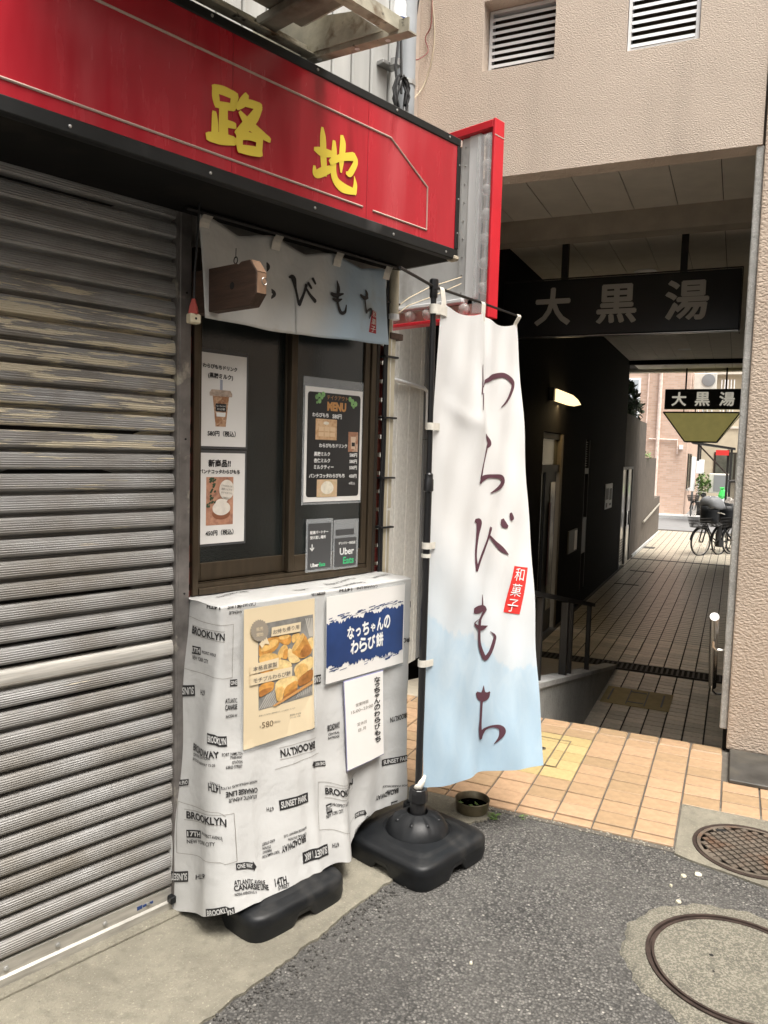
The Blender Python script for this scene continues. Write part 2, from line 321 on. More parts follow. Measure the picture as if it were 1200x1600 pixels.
M = dict(
    asphalt=m_asphalt(), slat=m_slat(), flag=m_flag(), noren=m_noren(), brickfar=m_brick(),
    concrete=m_concrete('kerb_concrete', (.16, .147, .115), (.27, .25, .195), (.36, .335, .265), 120., .90),
    manconc=m_concrete('exposed_concrete', (.088, .083, .066), (.165, .155, .122), (.29, .27, .215), 140., .77),
    granite=m_concrete('granite', (.30, .30, .285), (.38, .38, .365), (.52, .52, .50), 220., .72),
    granitecap=m_concrete('granite_cap', (.36, .36, .35), (.46, .46, .45), (.62, .62, .61), 220., .6),
    stucco=m_stucco('beige_stucco', (.53, .445, .37), (.62, .52, .435), 115., .0032),
    stucco2=m_stucco('coarse_beige_stucco', (.50, .405, .325), (.58, .475, .385), 64., .0056),
    strip=m_concrete('grey_render', (.38, .38, .36), (.52, .52, .50), (.62, .62, .60), 90., .8),
    red=mat('red_acrylic', (.46, .020, .034), .22, var=(3, .12), var2=[(1.1, .55, .75, (.53, .065, .08)), (2.2, .63, .73, (.36, .013, .024))], rvar=.10, stretch=(3.5, 3.5, .6)),
    redframe=mat('red_painted_frame', (.62, .018, .032), .35, var=(5, .10)),
    blacktrim=mat('black_trim', (.011, .012, .0125), .5, spec=.35, var=(7, .3), var2=(5, .62, .75, (.045, .045, .045))),
    soffit=mat('black_soffit', (.006, .0057, .0054), .8, spec=.2, var=(5, .4), var2=(3, .6, .75, (.03, .025, .02))),
    whiteline=mat('cream_line', (.55, .42, .36), .5),
    yellow=mat('yellow_vinyl', (.93, .72, .08), .4),
    rail=mat('worn_steel', (.19, .175, .165), .5, .5, var=(14, .35), var2=[(9, .60, .68, (.46, .43, .36)), (5, .58, .75, (.07, .06, .05))], bump=(30, .001)),
    bottombar=mat('pale_aluminium', (.42, .40, .36), .45, .4, var=(9, .25), stretch=(1, 1, 6)),
    sash=mat('bronze_aluminium', (.075, .056, .036), .42, .55, var=(9, .2), stretch=(4, 4, .5)),
    sashdk=mat('dark_bronze', (.035, .027, .02), .5, .4),
    glass=mat('dark_glass', (.016, .019, .018), .08, var=(4, .35), spec=1.0, bump=(180, .0006), var2=(1.5, .62, .9, (.07, .075, .065)), rvar=.08),
    plateiron=mat('dark_cast_iron', (.060, .045, .034), .7, .3, var=(20, .3)), brick=mat('red_brick', (.23, .048, .034), .75, rnd=.25, var=(30, .25), bump=(90, .002)),
    mortar=mat('grey_mortar', (.30, .28, .25), .9, var=(20, .2)),
    paper=mat('white_paper', (.80, .78, .75), .5, var=(2.5, .06)),
    creampaper=mat('cream_print', (.72, .60, .41), .38, var=(3, .05)),
    plastic=m_clear('clear_sleeve', (.75, .78, .80), .22, .12),
    ink=mat('black_ink', (.018, .017, .018), .6), plum=mat('plum_ink', (.085, .030, .045), .65), white=mat('white_ink', (.82, .82, .80), .5),
    greyink=mat('grey_ink', (.20, .18, .155), .6), brownink=mat('brown_ink', (.13, .085, .045), .6),
    redink=mat('red_ink', (.66, .035, .030), .5), darkred=mat('dark_red_ink', (.36, .02, .03), .6), greenink=mat('green_ink', (.05, .50, .20), .5), navy=mat('navy_print', (.022, .052, .17), .3, var=(6, .25)),
    orangeink=mat('tan_ink', (.55, .28, .10), .5), leafink=mat('leaf_ink', (.22, .42, .16), .5, var=(60, .4)),
    blackboard=mat('charcoal_print', (.028, .027, .027), .3, var=(3, .35)), charcoal=mat('grey_card', (.075, .075, .077), .3),
    cloth=mat('oilcloth', (.53, .53, .52), .5, var=(5, .05), bump=(9, .006, 3), bump2=(420, .0004)),
    plasticblack=mat('black_plastic', (.0085, .0095, .011), .44, var=(30, .2), bump=(500, .0004), rvar=.10, spec=.35, var2=(7, .55, .80, (.045, .043, .040))),
    poleblack=mat('black_pole', (.014, .014, .015), .3), 
    strap=mat('cotton_strap', (.66, .63, .56), .85, var=(40, .1)),
    woodend=mat('fresh_cut_timber', (.28, .17, .105), .75, var=(20, .2)), wood=mat('cut_timber', (.060, .032, .020), .7, var=(9, .3), stretch=(12, 1, 12), bump=(40, .001)),  # beam timber darkened in colour to stand in for shade under the sign
    steel=mat('galvanised_steel', (.45, .45, .44), .42, .7, var=(7, .3)), stainless=mat('stainless', (.56, .55, .53), .22, .95),
    rusty=mat('rusty_angle_iron', (.46, .43, .34), .7, .1, var=(12, .3), var2=[(8, .60, .70, (.15, .09, .045)), (20, .62, .70, (.035, .028, .022))], bump=(40, .002)),
    acunder=mat('stained_pan', (.23, .21, .17), .7, var=(7, .4), var2=(5, .52, .68, (.075, .05, .03)), bump=(14, .004)),
    acwhite=mat('ac_shell', (.62, .60, .54), .5, var=(4, .1)),
    siding=mat('white_ribbed_siding', (.50, .50, .48), .55, var=(3, .15), stretch=(4, 4, .4), var2=(2.2, .58, .8, (.30, .28, .24))),
    dimple=mat('dimple', (.01, .011, .012), .4), greysiding=mat('rough_grey_siding', (.72, .71, .67), .9, var=(30, .10), bump=(95, .004)),
    greytrim=mat('grey_trim', (.22, .225, .23), .6),
    pipe=mat('grey_pipe', (.36, .38, .40), .5, var=(6, .15)), creampipe=mat('cream_pipe', (.55, .50, .38), .5, var=(6, .15), var2=(9, .62, .75, (.28, .23, .15))),
    cable=mat('black_cable', (.015, .015, .016), .5), creamcable=mat('cream_cable', (.55, .48, .34), .6), redcable=mat('red_cable', (.25, .06, .05), .6),
    panelmetal=mat('silver_panel', (.68, .69, .69), .42, .25, var=(4, .2), var2=(3, .55, .8, (.22, .21, .19))), whitemetal=mat('white_metal', (.80, .81, .82), .4),
    pinkpanel=mat('faded_backing', (.72, .58, .51), .6, var=(9, .2)), bulb=m_clear('lamp_glass', (.95, .93, .90), .30, .06),
    tile=mat('terracotta_tile', (.41, .275, .165), .48, rnd=.15, var=(26, .14), var2=[(12, .60, .85, (.34, .22, .12)), (2.2, .55, .8, (.35, .25, .15))], bump=(140, .0008)),
    tileyellow=mat('yellow_block', (.46, .35, .165), .6, rnd=.08, var=(40, .12)),
    ptile=mat('passage_tile', (.64, .57, .46), .30, rnd=.22, var=(22, .15), bump=(140, .0008)),
    joint=mat('grey_joint', (.11, .098, .082), .9, var=(20, .25)), djoint=mat('dark_joint', (.055, .048, .040), .9),
    iron=mat('cast_iron', (.185, .155, .125), .6, .5, var=(14, .3), var2=(7, .5, .7, (.16, .085, .05)), bump=(120, .001)),
    rustring=mat('rusty_ring', (.058, .040, .033), .65, .4, var=(20, .4)), gap=mat('dark_gap', (.012, .011, .01), .9),
    slab=mat('steel_plate', (.075, .072, .066), .55, .3, var=(12, .35), var2=(6, .5, .7, (.12, .11, .09))),
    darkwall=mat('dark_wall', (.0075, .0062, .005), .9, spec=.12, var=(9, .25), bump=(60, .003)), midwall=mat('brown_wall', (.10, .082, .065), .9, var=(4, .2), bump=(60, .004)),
    ceil=mat('ceiling_board', (.72, .68, .61), .75, rnd=.04, var=(6, .06)), beam=mat('painted_beam', (.36, .32, .265), .8, var=(6, .12)), beamfar=mat('white_beam', (.72, .68, .60), .7),
    signblack=mat('black_sign', (.012, .012, .013), .28, var=(2, .3)), signchar=mat('grey_sign_letter', (.46, .445, .41), .5), signchar2=mat('glowing_sign_letter', (.85, .82, .75), .5, emit=((.9, .84, .7), .16)),  # slight emission added to brighten the far sign's letters
    lampshade=mat('lit_wall_lamp', (.85, .72, .40), .5, emit=((1., .76, .40), .85)),
    frost=mat('olive_light_panel', (.50, .44, .17), .5, var=(2, .25), emit=((.55, .47, .16), .14)), darkframe=mat('dark_frame', (.03, .028, .026), .5, .3),
    doorpale=mat('pale_door_glass', (.74, .71, .64), .12, var=(2, .2)), dimglass=mat('dim_glass', (.10, .105, .085), .2, var=(3, .3)),
    alum=mat('aluminium', (.50, .47, .41), .4, .5), rubber=mat('tyre_rubber', (.018, .018, .018), .8), greycover=mat('grey_rain_cover', (.19, .195, .20), .5, bump=(20, .01)),
    leaf=mat('leaf', (.035, .065, .022), .55, rnd=.2), leafl=mat('light_leaf', (.12, .20, .05), .55), bark=mat('bark', (.07, .05, .035), .9),
    cream=mat('cream_render', (.55, .49, .37), .85, var=(2, .08)), roadfar=mat('far_road', (.20, .20, .20), .85, var=(3, .1)), greenbag=mat('green_bag', (.05, .55, .10), .4),
    pebble=mat('white_chip', (.62, .57, .44), .8, rnd=.2), brass=mat('tarnished_tin', (.22, .19, .13), .38, .75, var=(18, .35)), water=mat('murky_water', (.035, .035, .022), .08),
    cardred=mat('red_tape', (.34, .045, .03), .6),
)
MOCHI = [mat('mochi_ochre', (.56, .27, .065), .5, var=(45, .35)), mat('mochi_gold', (.68, .42, .14), .5, var=(60, .25)), mat('mochi_brown', (.36, .15, .04), .5, var=(50, .35)), mat('mochi_light', (.76, .56, .26), .5, var=(60, .2))]
# ------------------------------------------------------------------ lettering
_tc = {}
def text2d(s, bold=0., res=3):
    k = (s, bold)
    if k in _tc: return _tc[k]
    cu = bpy.data.curves.new('t', 'FONT'); cu.body = s; cu.size = 1; cu.resolution_u = res; cu.offset = bold; cu.fill_mode = 'BOTH' if hasattr(cu, 'fill_mode') else cu.fill_mode
    ob = bpy.data.objects.new('t', cu); me = ob.to_mesh()
    vs = [(v.co.x, v.co.y) for v in me.vertices]; fs = [tuple(p.vertices) for p in me.polygons]
    ob.to_mesh_clear(); bpy.data.objects.remove(ob); bpy.data.curves.remove(cu)
    if vs:
        x0 = min(v[0] for v in vs); x1 = max(v[0] for v in vs); y0 = min(v[1] for v in vs); y1 = max(v[1] for v in vs)
    else: x0 = x1 = y0 = y1 = 0
    _tc[k] = (vs, fs, x0, x1, y0, y1); return _tc[k]
def put(mb, s, mp, cx, cy, h=None, w=None, bold=0., align='C', shear=0., rot=0., flip=False, lift=(0, .00025, 0)):
    """lettering s centred at (cx,cy) in the 2-d space of mp, total height h and/or width w"""
    cjk = bold > .012 and any(ord(c) > 0x2fff for c in s)     # thick strokes: shifted copies, each a hair above the last
    vs, fs, x0, x1, y0, y1 = text2d(s, .006 if cjk else bold)
    if not vs: return
    sy = h / (y1 - y0) if h else None; sx = w / (x1 - x0) if w else None
    if sy is None: sy = sx
    if sx is None: sx = sy
    mx = (x0 + x1) / 2 if align == 'C' else (x0 if align == 'L' else x1); my = (y0 + y1) / 2
    cr, sr = math.cos(rot), math.sin(rot)
    for i, (ex, ey) in enumerate(((0, 0), (bold, 0), (-bold, 0), (0, bold), (0, -bold)) if cjk else ((0, 0),)):
        q = []
        for x, y in vs:
            a, b = (x + ex - mx) * sx, (y + ey - my) * sy
            if flip: a, b = -a, -b
            a += shear * b; q.append((cx + a * cr - b * sr, cy + a * sr + b * cr))
        mb.mesh2d(q, fs, mp if not i else (lambda x, y: tuple(c + l * i for c, l in zip(mp(x, y), lift))))
def putv(mb, s, mp, cx, top, size, pitch=None, bold=0.):
    for i, ch in enumerate(s): put(mb, ch, mp, cx, top - (i + .5) * (pitch or size), w=None, h=size * (.55 if ch in 'っゃ、.' else .86), bold=bold)
def catmull(P, n=6):
    out = []
    for i in range(len(P) - 1):
        p0, p1, p2, p3 = P[max(i - 1, 0)], P[i], P[i + 1], P[min(i + 2, len(P) - 1)]
        for k in range(n):
            t = k / n
            out.append(tuple(.5 * (2 * p1[j] + (p2[j] - p0[j]) * t + (2 * p0[j] - 5 * p1[j] + 4 * p2[j] - p3[j]) * t * t + (3 * p1[j] - p0[j] - 3 * p2[j] + p3[j]) * t ** 3) for j in range(len(p1))))
    out.append(tuple(P[-1])); return out
def brush(mb, pts, mp, ax=1., ay=1., k=0, n=6):
    """one brush stroke; pts (x,y,width in metres); ax, ay metres per unit of x and y; mp(x,y,k) lifts stroke k clear of the last"""
    P = catmull(pts, n) if len(pts) > 2 else [tuple(pts[0][j] + (pts[1][j] - pts[0][j]) * i / 5 for j in range(3)) for i in range(6)]
    Ls, Rs = [], []
    for i, p in enumerate(P):
        a, b = P[max(i - 1, 0)], P[min(i + 1, len(P) - 1)]
        dx, dy = (b[0] - a[0]) * ax, (b[1] - a[1]) * ay; l = math.hypot(dx, dy) or 1; w = max(p[2], .0012) / 2
        nx, ny = -dy / l * w / ax, dx / l * w / ay
        Ls.append((p[0] + nx, p[1] + ny)); Rs.append((p[0] - nx, p[1] - ny))
    def cap(p, q, i):
        a = P[i]; j = 1 if i == 0 else len(P) - 2; dx, dy = (a[0] - P[j][0]) * ax, (a[1] - P[j][1]) * ay; l = math.hypot(dx, dy) or 1
        e = a[2] * .38; cx, cy = (p[0] + q[0]) / 2 + dx / l * e / ax, (p[1] + q[1]) / 2 + dy / l * e / ay
        s = .68
        return [(cx + (p[0] - a[0]) * s, cy + (p[1] - a[1]) * s), (cx + (q[0] - a[0]) * s, cy + (q[1] - a[1]) * s)]
    c0 = cap(Ls[0], Rs[0], 0); c1 = cap(Ls[-1], Rs[-1], len(P) - 1)
    Ls = [c0[0]] + Ls + [c1[0]]; Rs = [c0[1]] + Rs + [c1[1]]
    lv = [mb.V(mp(x, y, k)) for x, y in Ls]; rv = [mb.V(mp(x, y, k)) for x, y in Rs]
    for i in range(len(lv) - 1):
        try: mb.bm.faces.new((lv[i], rv[i], rv[i + 1], lv[i + 1]))
        except ValueError: pass

# ------------------------------------------------------------------ drape shapes and lettering traced as strokes
def sst(a,b,x):
    t=min(1.,max(0.,(x-a)/(b-a)));return t*t*(3-2*t)
CL_S0,CL_S1,CL_N,CL_Z=.052,.945,.2,1.04
def cloth_nf(s,t):
    """front distance of the counter cloth from the wall"""
    f=CL_N+.128*t**2.2*(1-.75*sst(.52,.64,s))-.012*t*sst(.55,.66,s)
    f+=.6*(.006+.010*sst(.3,.6,s))*t**1.3*math.sin(s*19+1.5+.8*t)+.006*t**1.7*math.sin(s*43+2.2*t+.5)*(.25+.75*sst(.3,.8,s))
    f+=.010*math.exp(-((s-.42+.03*t)/.018)**2)*t
    f+=(.0025*math.sin(s*27+9*t)+.0015*math.sin(31*t-11*s))*min(1,t*3)
    f+=.007*t**1.5*math.exp(-((s-.30-.05*t)/.02)**2)-.010*t**1.4*math.exp(-((s-.64+.04*t)/.022)**2)+.008*t**1.4*math.exp(-((s-.80)/.02)**2)+.006*t*t*math.exp(-((s-.16+.02*t)/.015)**2)
    return f
def cloth_hem(u):
    s=CL_S0+u
    if u<0: return .012+.095*sst(-.22,.03,u)
    return .085+.022*sst(.0,.12,s)-.03*math.exp(-((s-.57)/.07)**2)+.05*sst(.6,.7,s)
def cloth(u,w):
    """u: run round the counter (u<0 near end, 0..L front, >L far end); w: 0 top edge .. 1 hem -> s,n,z"""
    L=CL_S1-CL_S0
    z=CL_Z+(cloth_hem(min(max(u,-.2),L+.2))-CL_Z)*w
    t=(CL_Z-z)/CL_Z
    se=CL_S0-.045*t+.006*math.sin(14*t+30*u)
    rc=.012+.06*t
    nc=cloth_nf(CL_S0+.03,t)
    def front(uu):
        s=CL_S0+uu; return s,cloth_nf(s,t)
    if u<-rc:
        n=nc*(1+u/.2); s=se+.012*t*math.sin(u*40)
    elif u<rc:
        k=(u+rc)/(2*rc)
        a=(se+.012*t*math.sin(-rc*40),nc*(1-rc/.2)); b=front(rc); c=(se+.1*rc,nc)
        s=(1-k)**2*a[0]+2*k*(1-k)*c[0]+k*k*b[0]; n=(1-k)**2*a[1]+2*k*(1-k)*c[1]+k*k*b[1]
    elif u<=L-.01: s,n=front(u)
    elif u<=L+.01:
        k=(u-L+.01)/.02; b=front(L-.01)
        s=b[0]+.01*math.sin(k*1.57); n=b[1]-.01*(1-math.cos(k*1.57))
    else:
        b=front(L-.01); s=b[0]+.01; n=b[1]-.01-(u-L-.01)
    return s,n,z
def flag(u,v):
    """banner: u 0 pole .. 1 free edge, v 0 top .. 1 bottom -> world x,y,z"""
    x=.186+(.545-.186)*u; y=2.842+(3.30-2.842)*u
    xb=.178+(.668-.178)*u; yb=2.826+(3.03-2.826)*u
    k=v**1.05
    X=x+(xb-x)*k; Y=y+(yb-y)*k
    zt=2.078+.005*u-.028*abs(math.sin(math.pi*u*2))*(1 if u<1 else 0); zb=.262+.02*u
    Z=zt+(zb-zt)*v
    X-=.022*math.sin(math.pi*v)*(1-u)
    X+=.012*math.sin(math.pi*v)*u
    d=.020*math.sin(5.2*u+1.8*v-.4)*(.35+.65*v)
    d+=.011*math.exp(-((u-.44-.05*v)/.05)**2)*(1-sst(.12,.5,v))
    d-=.013*math.exp(-((u-.55-.02*v)/.035)**2)*(1-sst(.1,.32,v))
    d+=.022*math.exp(-((u-.72-.35*(v-.8))/.10)**2)*sst(.55,.95,v)
    d-=.018*math.exp(-((u-.52)/.09)**2)*sst(.8,1,v)
    d+=.006*math.sin(9*u-14*v+1)*math.sin(math.pi*min(1,u*1.5))+.003*math.sin(23*u+17*v)+.0025*math.sin(31*v-12*u)
    d+=.006*math.exp(-((v-.18-.12*u)/.02)**2)*math.exp(-((u-.3)/.2)**2)
    d*=sst(-.02,.12,u)
    return X+d*.72,Y-d*.69,Z
FLAG_STROKES = [[(0.4796, 0.1111, 0.0051), (0.4688, 0.1427, 0.0102), (0.4451, 0.1718, 0.0071)], [(0.4688, 0.1578, 0.0061), (0.5779, 0.1369, 0.0142), (0.6373, 0.1232, 0.0204), (0.7643, 0.1139, 0.0204), (0.8876, 0.1283, 0.0244), (0.8976, 0.1427, 0.0234), (0.8246, 0.1659, 0.0153), (0.7264, 0.1878, 0.0031)], [(0.4625, 0.1724, 0.0081), (0.4477, 0.2063, 0.0031)], [(0.5235, 0.2607, 0.0081), (0.55, 0.2682, 0.0224), (0.5702, 0.2756, 0.0265), (0.5442, 0.2862, 0.0102)], [(0.5442, 0.284, 0.0092), (0.5087, 0.3212, 0.0071), (0.4809, 0.355, 0.0122)], [(0.4752, 0.3642, 0.0142), (0.5012, 0.3572, 0.0204), (0.5742, 0.3484, 0.0142), (0.6927, 0.3452, 0.0183), (0.7361, 0.3535, 0.0244), (0.6986, 0.3686, 0.0183), (0.5851, 0.3849, 0.0031)], [(0.4389, 0.4439, 0.0142), (0.4683, 0.4515, 0.0265), (0.4577, 0.479, 0.0142), (0.4434, 0.5213, 0.0102), (0.4493, 0.551, 0.0163)], [(0.4493, 0.551, 0.0142), (0.4976, 0.5253, 0.0122), (0.5517, 0.4892, 0.0102), (0.5839, 0.4629, 0.0163)], [(0.5719, 0.4799, 0.0102), (0.635, 0.4924, 0.0163), (0.707, 0.5081, 0.0224), (0.7681, 0.5215, 0.0041)], [(0.7348, 0.4456, 0.0224), (0.7431, 0.4525, 0.0305), (0.7722, 0.4585, 0.0163)], [(0.8127, 0.4315, 0.0142), (0.8236, 0.4419, 0.0204)], [(0.4986, 0.6089, 0.003), (0.5006, 0.6208, 0.009), (0.4965, 0.6365, 0.0136)], [(0.411, 0.6352, 0.0256), (0.4501, 0.6364, 0.0301), (0.5206, 0.6387, 0.0211), (0.5406, 0.6412, 0.0105)], [(0.537, 0.6411, 0.0136), (0.4904, 0.652, 0.0151), (0.4575, 0.6627, 0.0166)], [(0.4454, 0.6578, 0.003), (0.4039, 0.6627, 0.006), (0.4427, 0.6744, 0.0151), (0.4939, 0.6799, 0.0196), (0.5505, 0.677, 0.003)], [(0.4611, 0.6624, 0.0181), (0.459, 0.6816, 0.0151), (0.4709, 0.7118, 0.0151), (0.5015, 0.7351, 0.0181), (0.5315, 0.7469, 0.0196), (0.573, 0.7345, 0.0166), (0.6036, 0.7121, 0.0151), (0.6122, 0.6992, 0.0105), (0.5759, 0.6895, 0.0023)], [(0.5125, 0.8066, 0.003), (0.5106, 0.8136, 0.0105), (0.5077, 0.8232, 0.0226)], [(0.4551, 0.8195, 0.0136), (0.4771, 0.8264, 0.0301), (0.5067, 0.8302, 0.0361), (0.5434, 0.8286, 0.0301), (0.565, 0.8232, 0.0105)], [(0.4992, 0.8342, 0.0151), (0.4937, 0.8485, 0.0113), (0.4977, 0.8817, 0.0113), (0.5031, 0.9021, 0.0151), (0.52, 0.9232, 0.0151)], [(0.52, 0.9232, 0.0105), (0.5266, 0.9099, 0.0196), (0.5585, 0.9021, 0.0105), (0.6157, 0.8996, 0.0105), (0.6612, 0.903, 0.0181), (0.6744, 0.9119, 0.0226), (0.6608, 0.925, 0.0136), (0.625, 0.9393, 0.0023)]]
FLAG_STAMP = [(0.8348, 0.5503), (0.9588, 0.5615), (0.8713, 0.6617), (0.7135, 0.6496)]
FLAG_TABS = [(0.0124, 0.0227), (0.4487, 0.0), (0.9125, 0.0)]
NOREN_STROKES = [[(0.285, 2.128, 0.0067), (0.291, 2.118, 0.0178), (0.287, 2.104, 0.0056)], [(0.289, 2.047, 0.0067), (0.313, 2.045, 0.0134), (0.326, 2.036, 0.0134), (0.301, 2.014, 0.0045)], [(0.387, 2.103, 0.0067), (0.402, 2.102, 0.0201), (0.41, 2.067, 0.01), (0.42, 2.02, 0.01)], [(0.422, 2.017, 0.0134), (0.441, 2.057, 0.0089), (0.451, 2.086, 0.0112)], [(0.448, 2.078, 0.0067), (0.464, 2.056, 0.0112), (0.487, 2.038, 0.0156)], [(0.459, 2.093, 0.0112), (0.47, 2.079, 0.0089)], [(0.477, 2.111, 0.0112), (0.487, 2.097, 0.0089)], [(0.595, 2.126, 0.0045), (0.601, 2.1, 0.0156), (0.595, 2.057, 0.01), (0.606, 2.018, 0.0134), (0.625, 2.021, 0.01), (0.633, 2.046, 0.0045)], [(0.569, 2.076, 0.0134), (0.588, 2.074, 0.0156), (0.622, 2.085, 0.0056)], [(0.574, 2.06, 0.0089), (0.594, 2.057, 0.0134), (0.614, 2.065, 0.0045)], [(0.731, 2.115, 0.0056), (0.739, 2.102, 0.0156), (0.735, 2.088, 0.0112)], [(0.703, 2.093, 0.0089), (0.722, 2.086, 0.0156), (0.745, 2.091, 0.0089)], [(0.725, 2.085, 0.01), (0.733, 2.053, 0.0089), (0.74, 2.038, 0.0134)], [(0.74, 2.04, 0.0089), (0.765, 2.053, 0.01), (0.774, 2.046, 0.0134), (0.76, 2.018, 0.0033)]]
NOREN_STAMP = [(0.782, 2.054), (0.813, 2.052), (0.807, 1.969), (0.764, 1.97)]
SIGN_STROKES = [[[(-0.087, 2.474, 0.0178), (-0.084, 2.453, 0.0238), (-0.08, 2.434, 0.019)], [(-0.088, 2.473, 0.0214), (-0.058, 2.477, 0.025), (-0.023, 2.476, 0.0226)], [(-0.023, 2.478, 0.0238), (-0.029, 2.447, 0.0214)], [(-0.08, 2.435, 0.0178), (-0.055, 2.439, 0.0202), (-0.03, 2.444, 0.0202)], [(-0.06, 2.433, 0.0274), (-0.06, 2.391, 0.0297), (-0.058, 2.353, 0.0297)], [(-0.054, 2.395, 0.0214), (-0.025, 2.398, 0.0178)], [(-0.089, 2.409, 0.0155), (-0.087, 2.379, 0.0214), (-0.087, 2.346, 0.0226)], [(-0.106, 2.344, 0.0238), (-0.071, 2.35, 0.0321), (-0.026, 2.357, 0.0238)], [(0.013, 2.488, 0.0178), (0.002, 2.468, 0.025), (-0.016, 2.447, 0.0131)], [(0.002, 2.467, 0.0202), (0.029, 2.472, 0.0226), (0.059, 2.475, 0.0214)], [(0.058, 2.473, 0.0202), (0.038, 2.438, 0.0297), (0.006, 2.4, 0.0286), (-0.017, 2.38, 0.0167)], [(-0.006, 2.436, 0.0143), (0.014, 2.421, 0.0274), (0.044, 2.408, 0.0286), (0.092, 2.396, 0.0167)], [(-0.008, 2.379, 0.0226), (-0.009, 2.357, 0.0226), (-0.006, 2.339, 0.0214)], [(-0.007, 2.375, 0.0202), (0.023, 2.384, 0.0214), (0.058, 2.386, 0.0214)], [(0.06, 2.388, 0.0214), (0.056, 2.351, 0.0238)], [(-0.009, 2.341, 0.0214), (0.023, 2.346, 0.0262), (0.059, 2.352, 0.0262)]], [[(0.296, 2.491, 0.0119), (0.299, 2.464, 0.0238), (0.302, 2.414, 0.025), (0.308, 2.364, 0.0238)], [(0.269, 2.423, 0.0143), (0.295, 2.423, 0.0274), (0.337, 2.429, 0.019)], [(0.267, 2.371, 0.0119), (0.272, 2.352, 0.0214), (0.3, 2.366, 0.0274), (0.342, 2.389, 0.0178)], [(0.344, 2.466, 0.0143), (0.345, 2.436, 0.0226), (0.343, 2.388, 0.0238), (0.353, 2.357, 0.0274), (0.384, 2.342, 0.0309), (0.433, 2.342, 0.0202)], [(0.433, 2.389, 0.0024), (0.438, 2.366, 0.0155), (0.435, 2.341, 0.0202)], [(0.376, 2.49, 0.0167), (0.38, 2.47, 0.025), (0.376, 2.426, 0.0226), (0.375, 2.387, 0.0083)], [(0.332, 2.404, 0.019), (0.374, 2.429, 0.0214), (0.426, 2.447, 0.0262)], [(0.428, 2.447, 0.0214), (0.436, 2.431, 0.0202), (0.414, 2.393, 0.0214), (0.4, 2.389, 0.0119)]]]
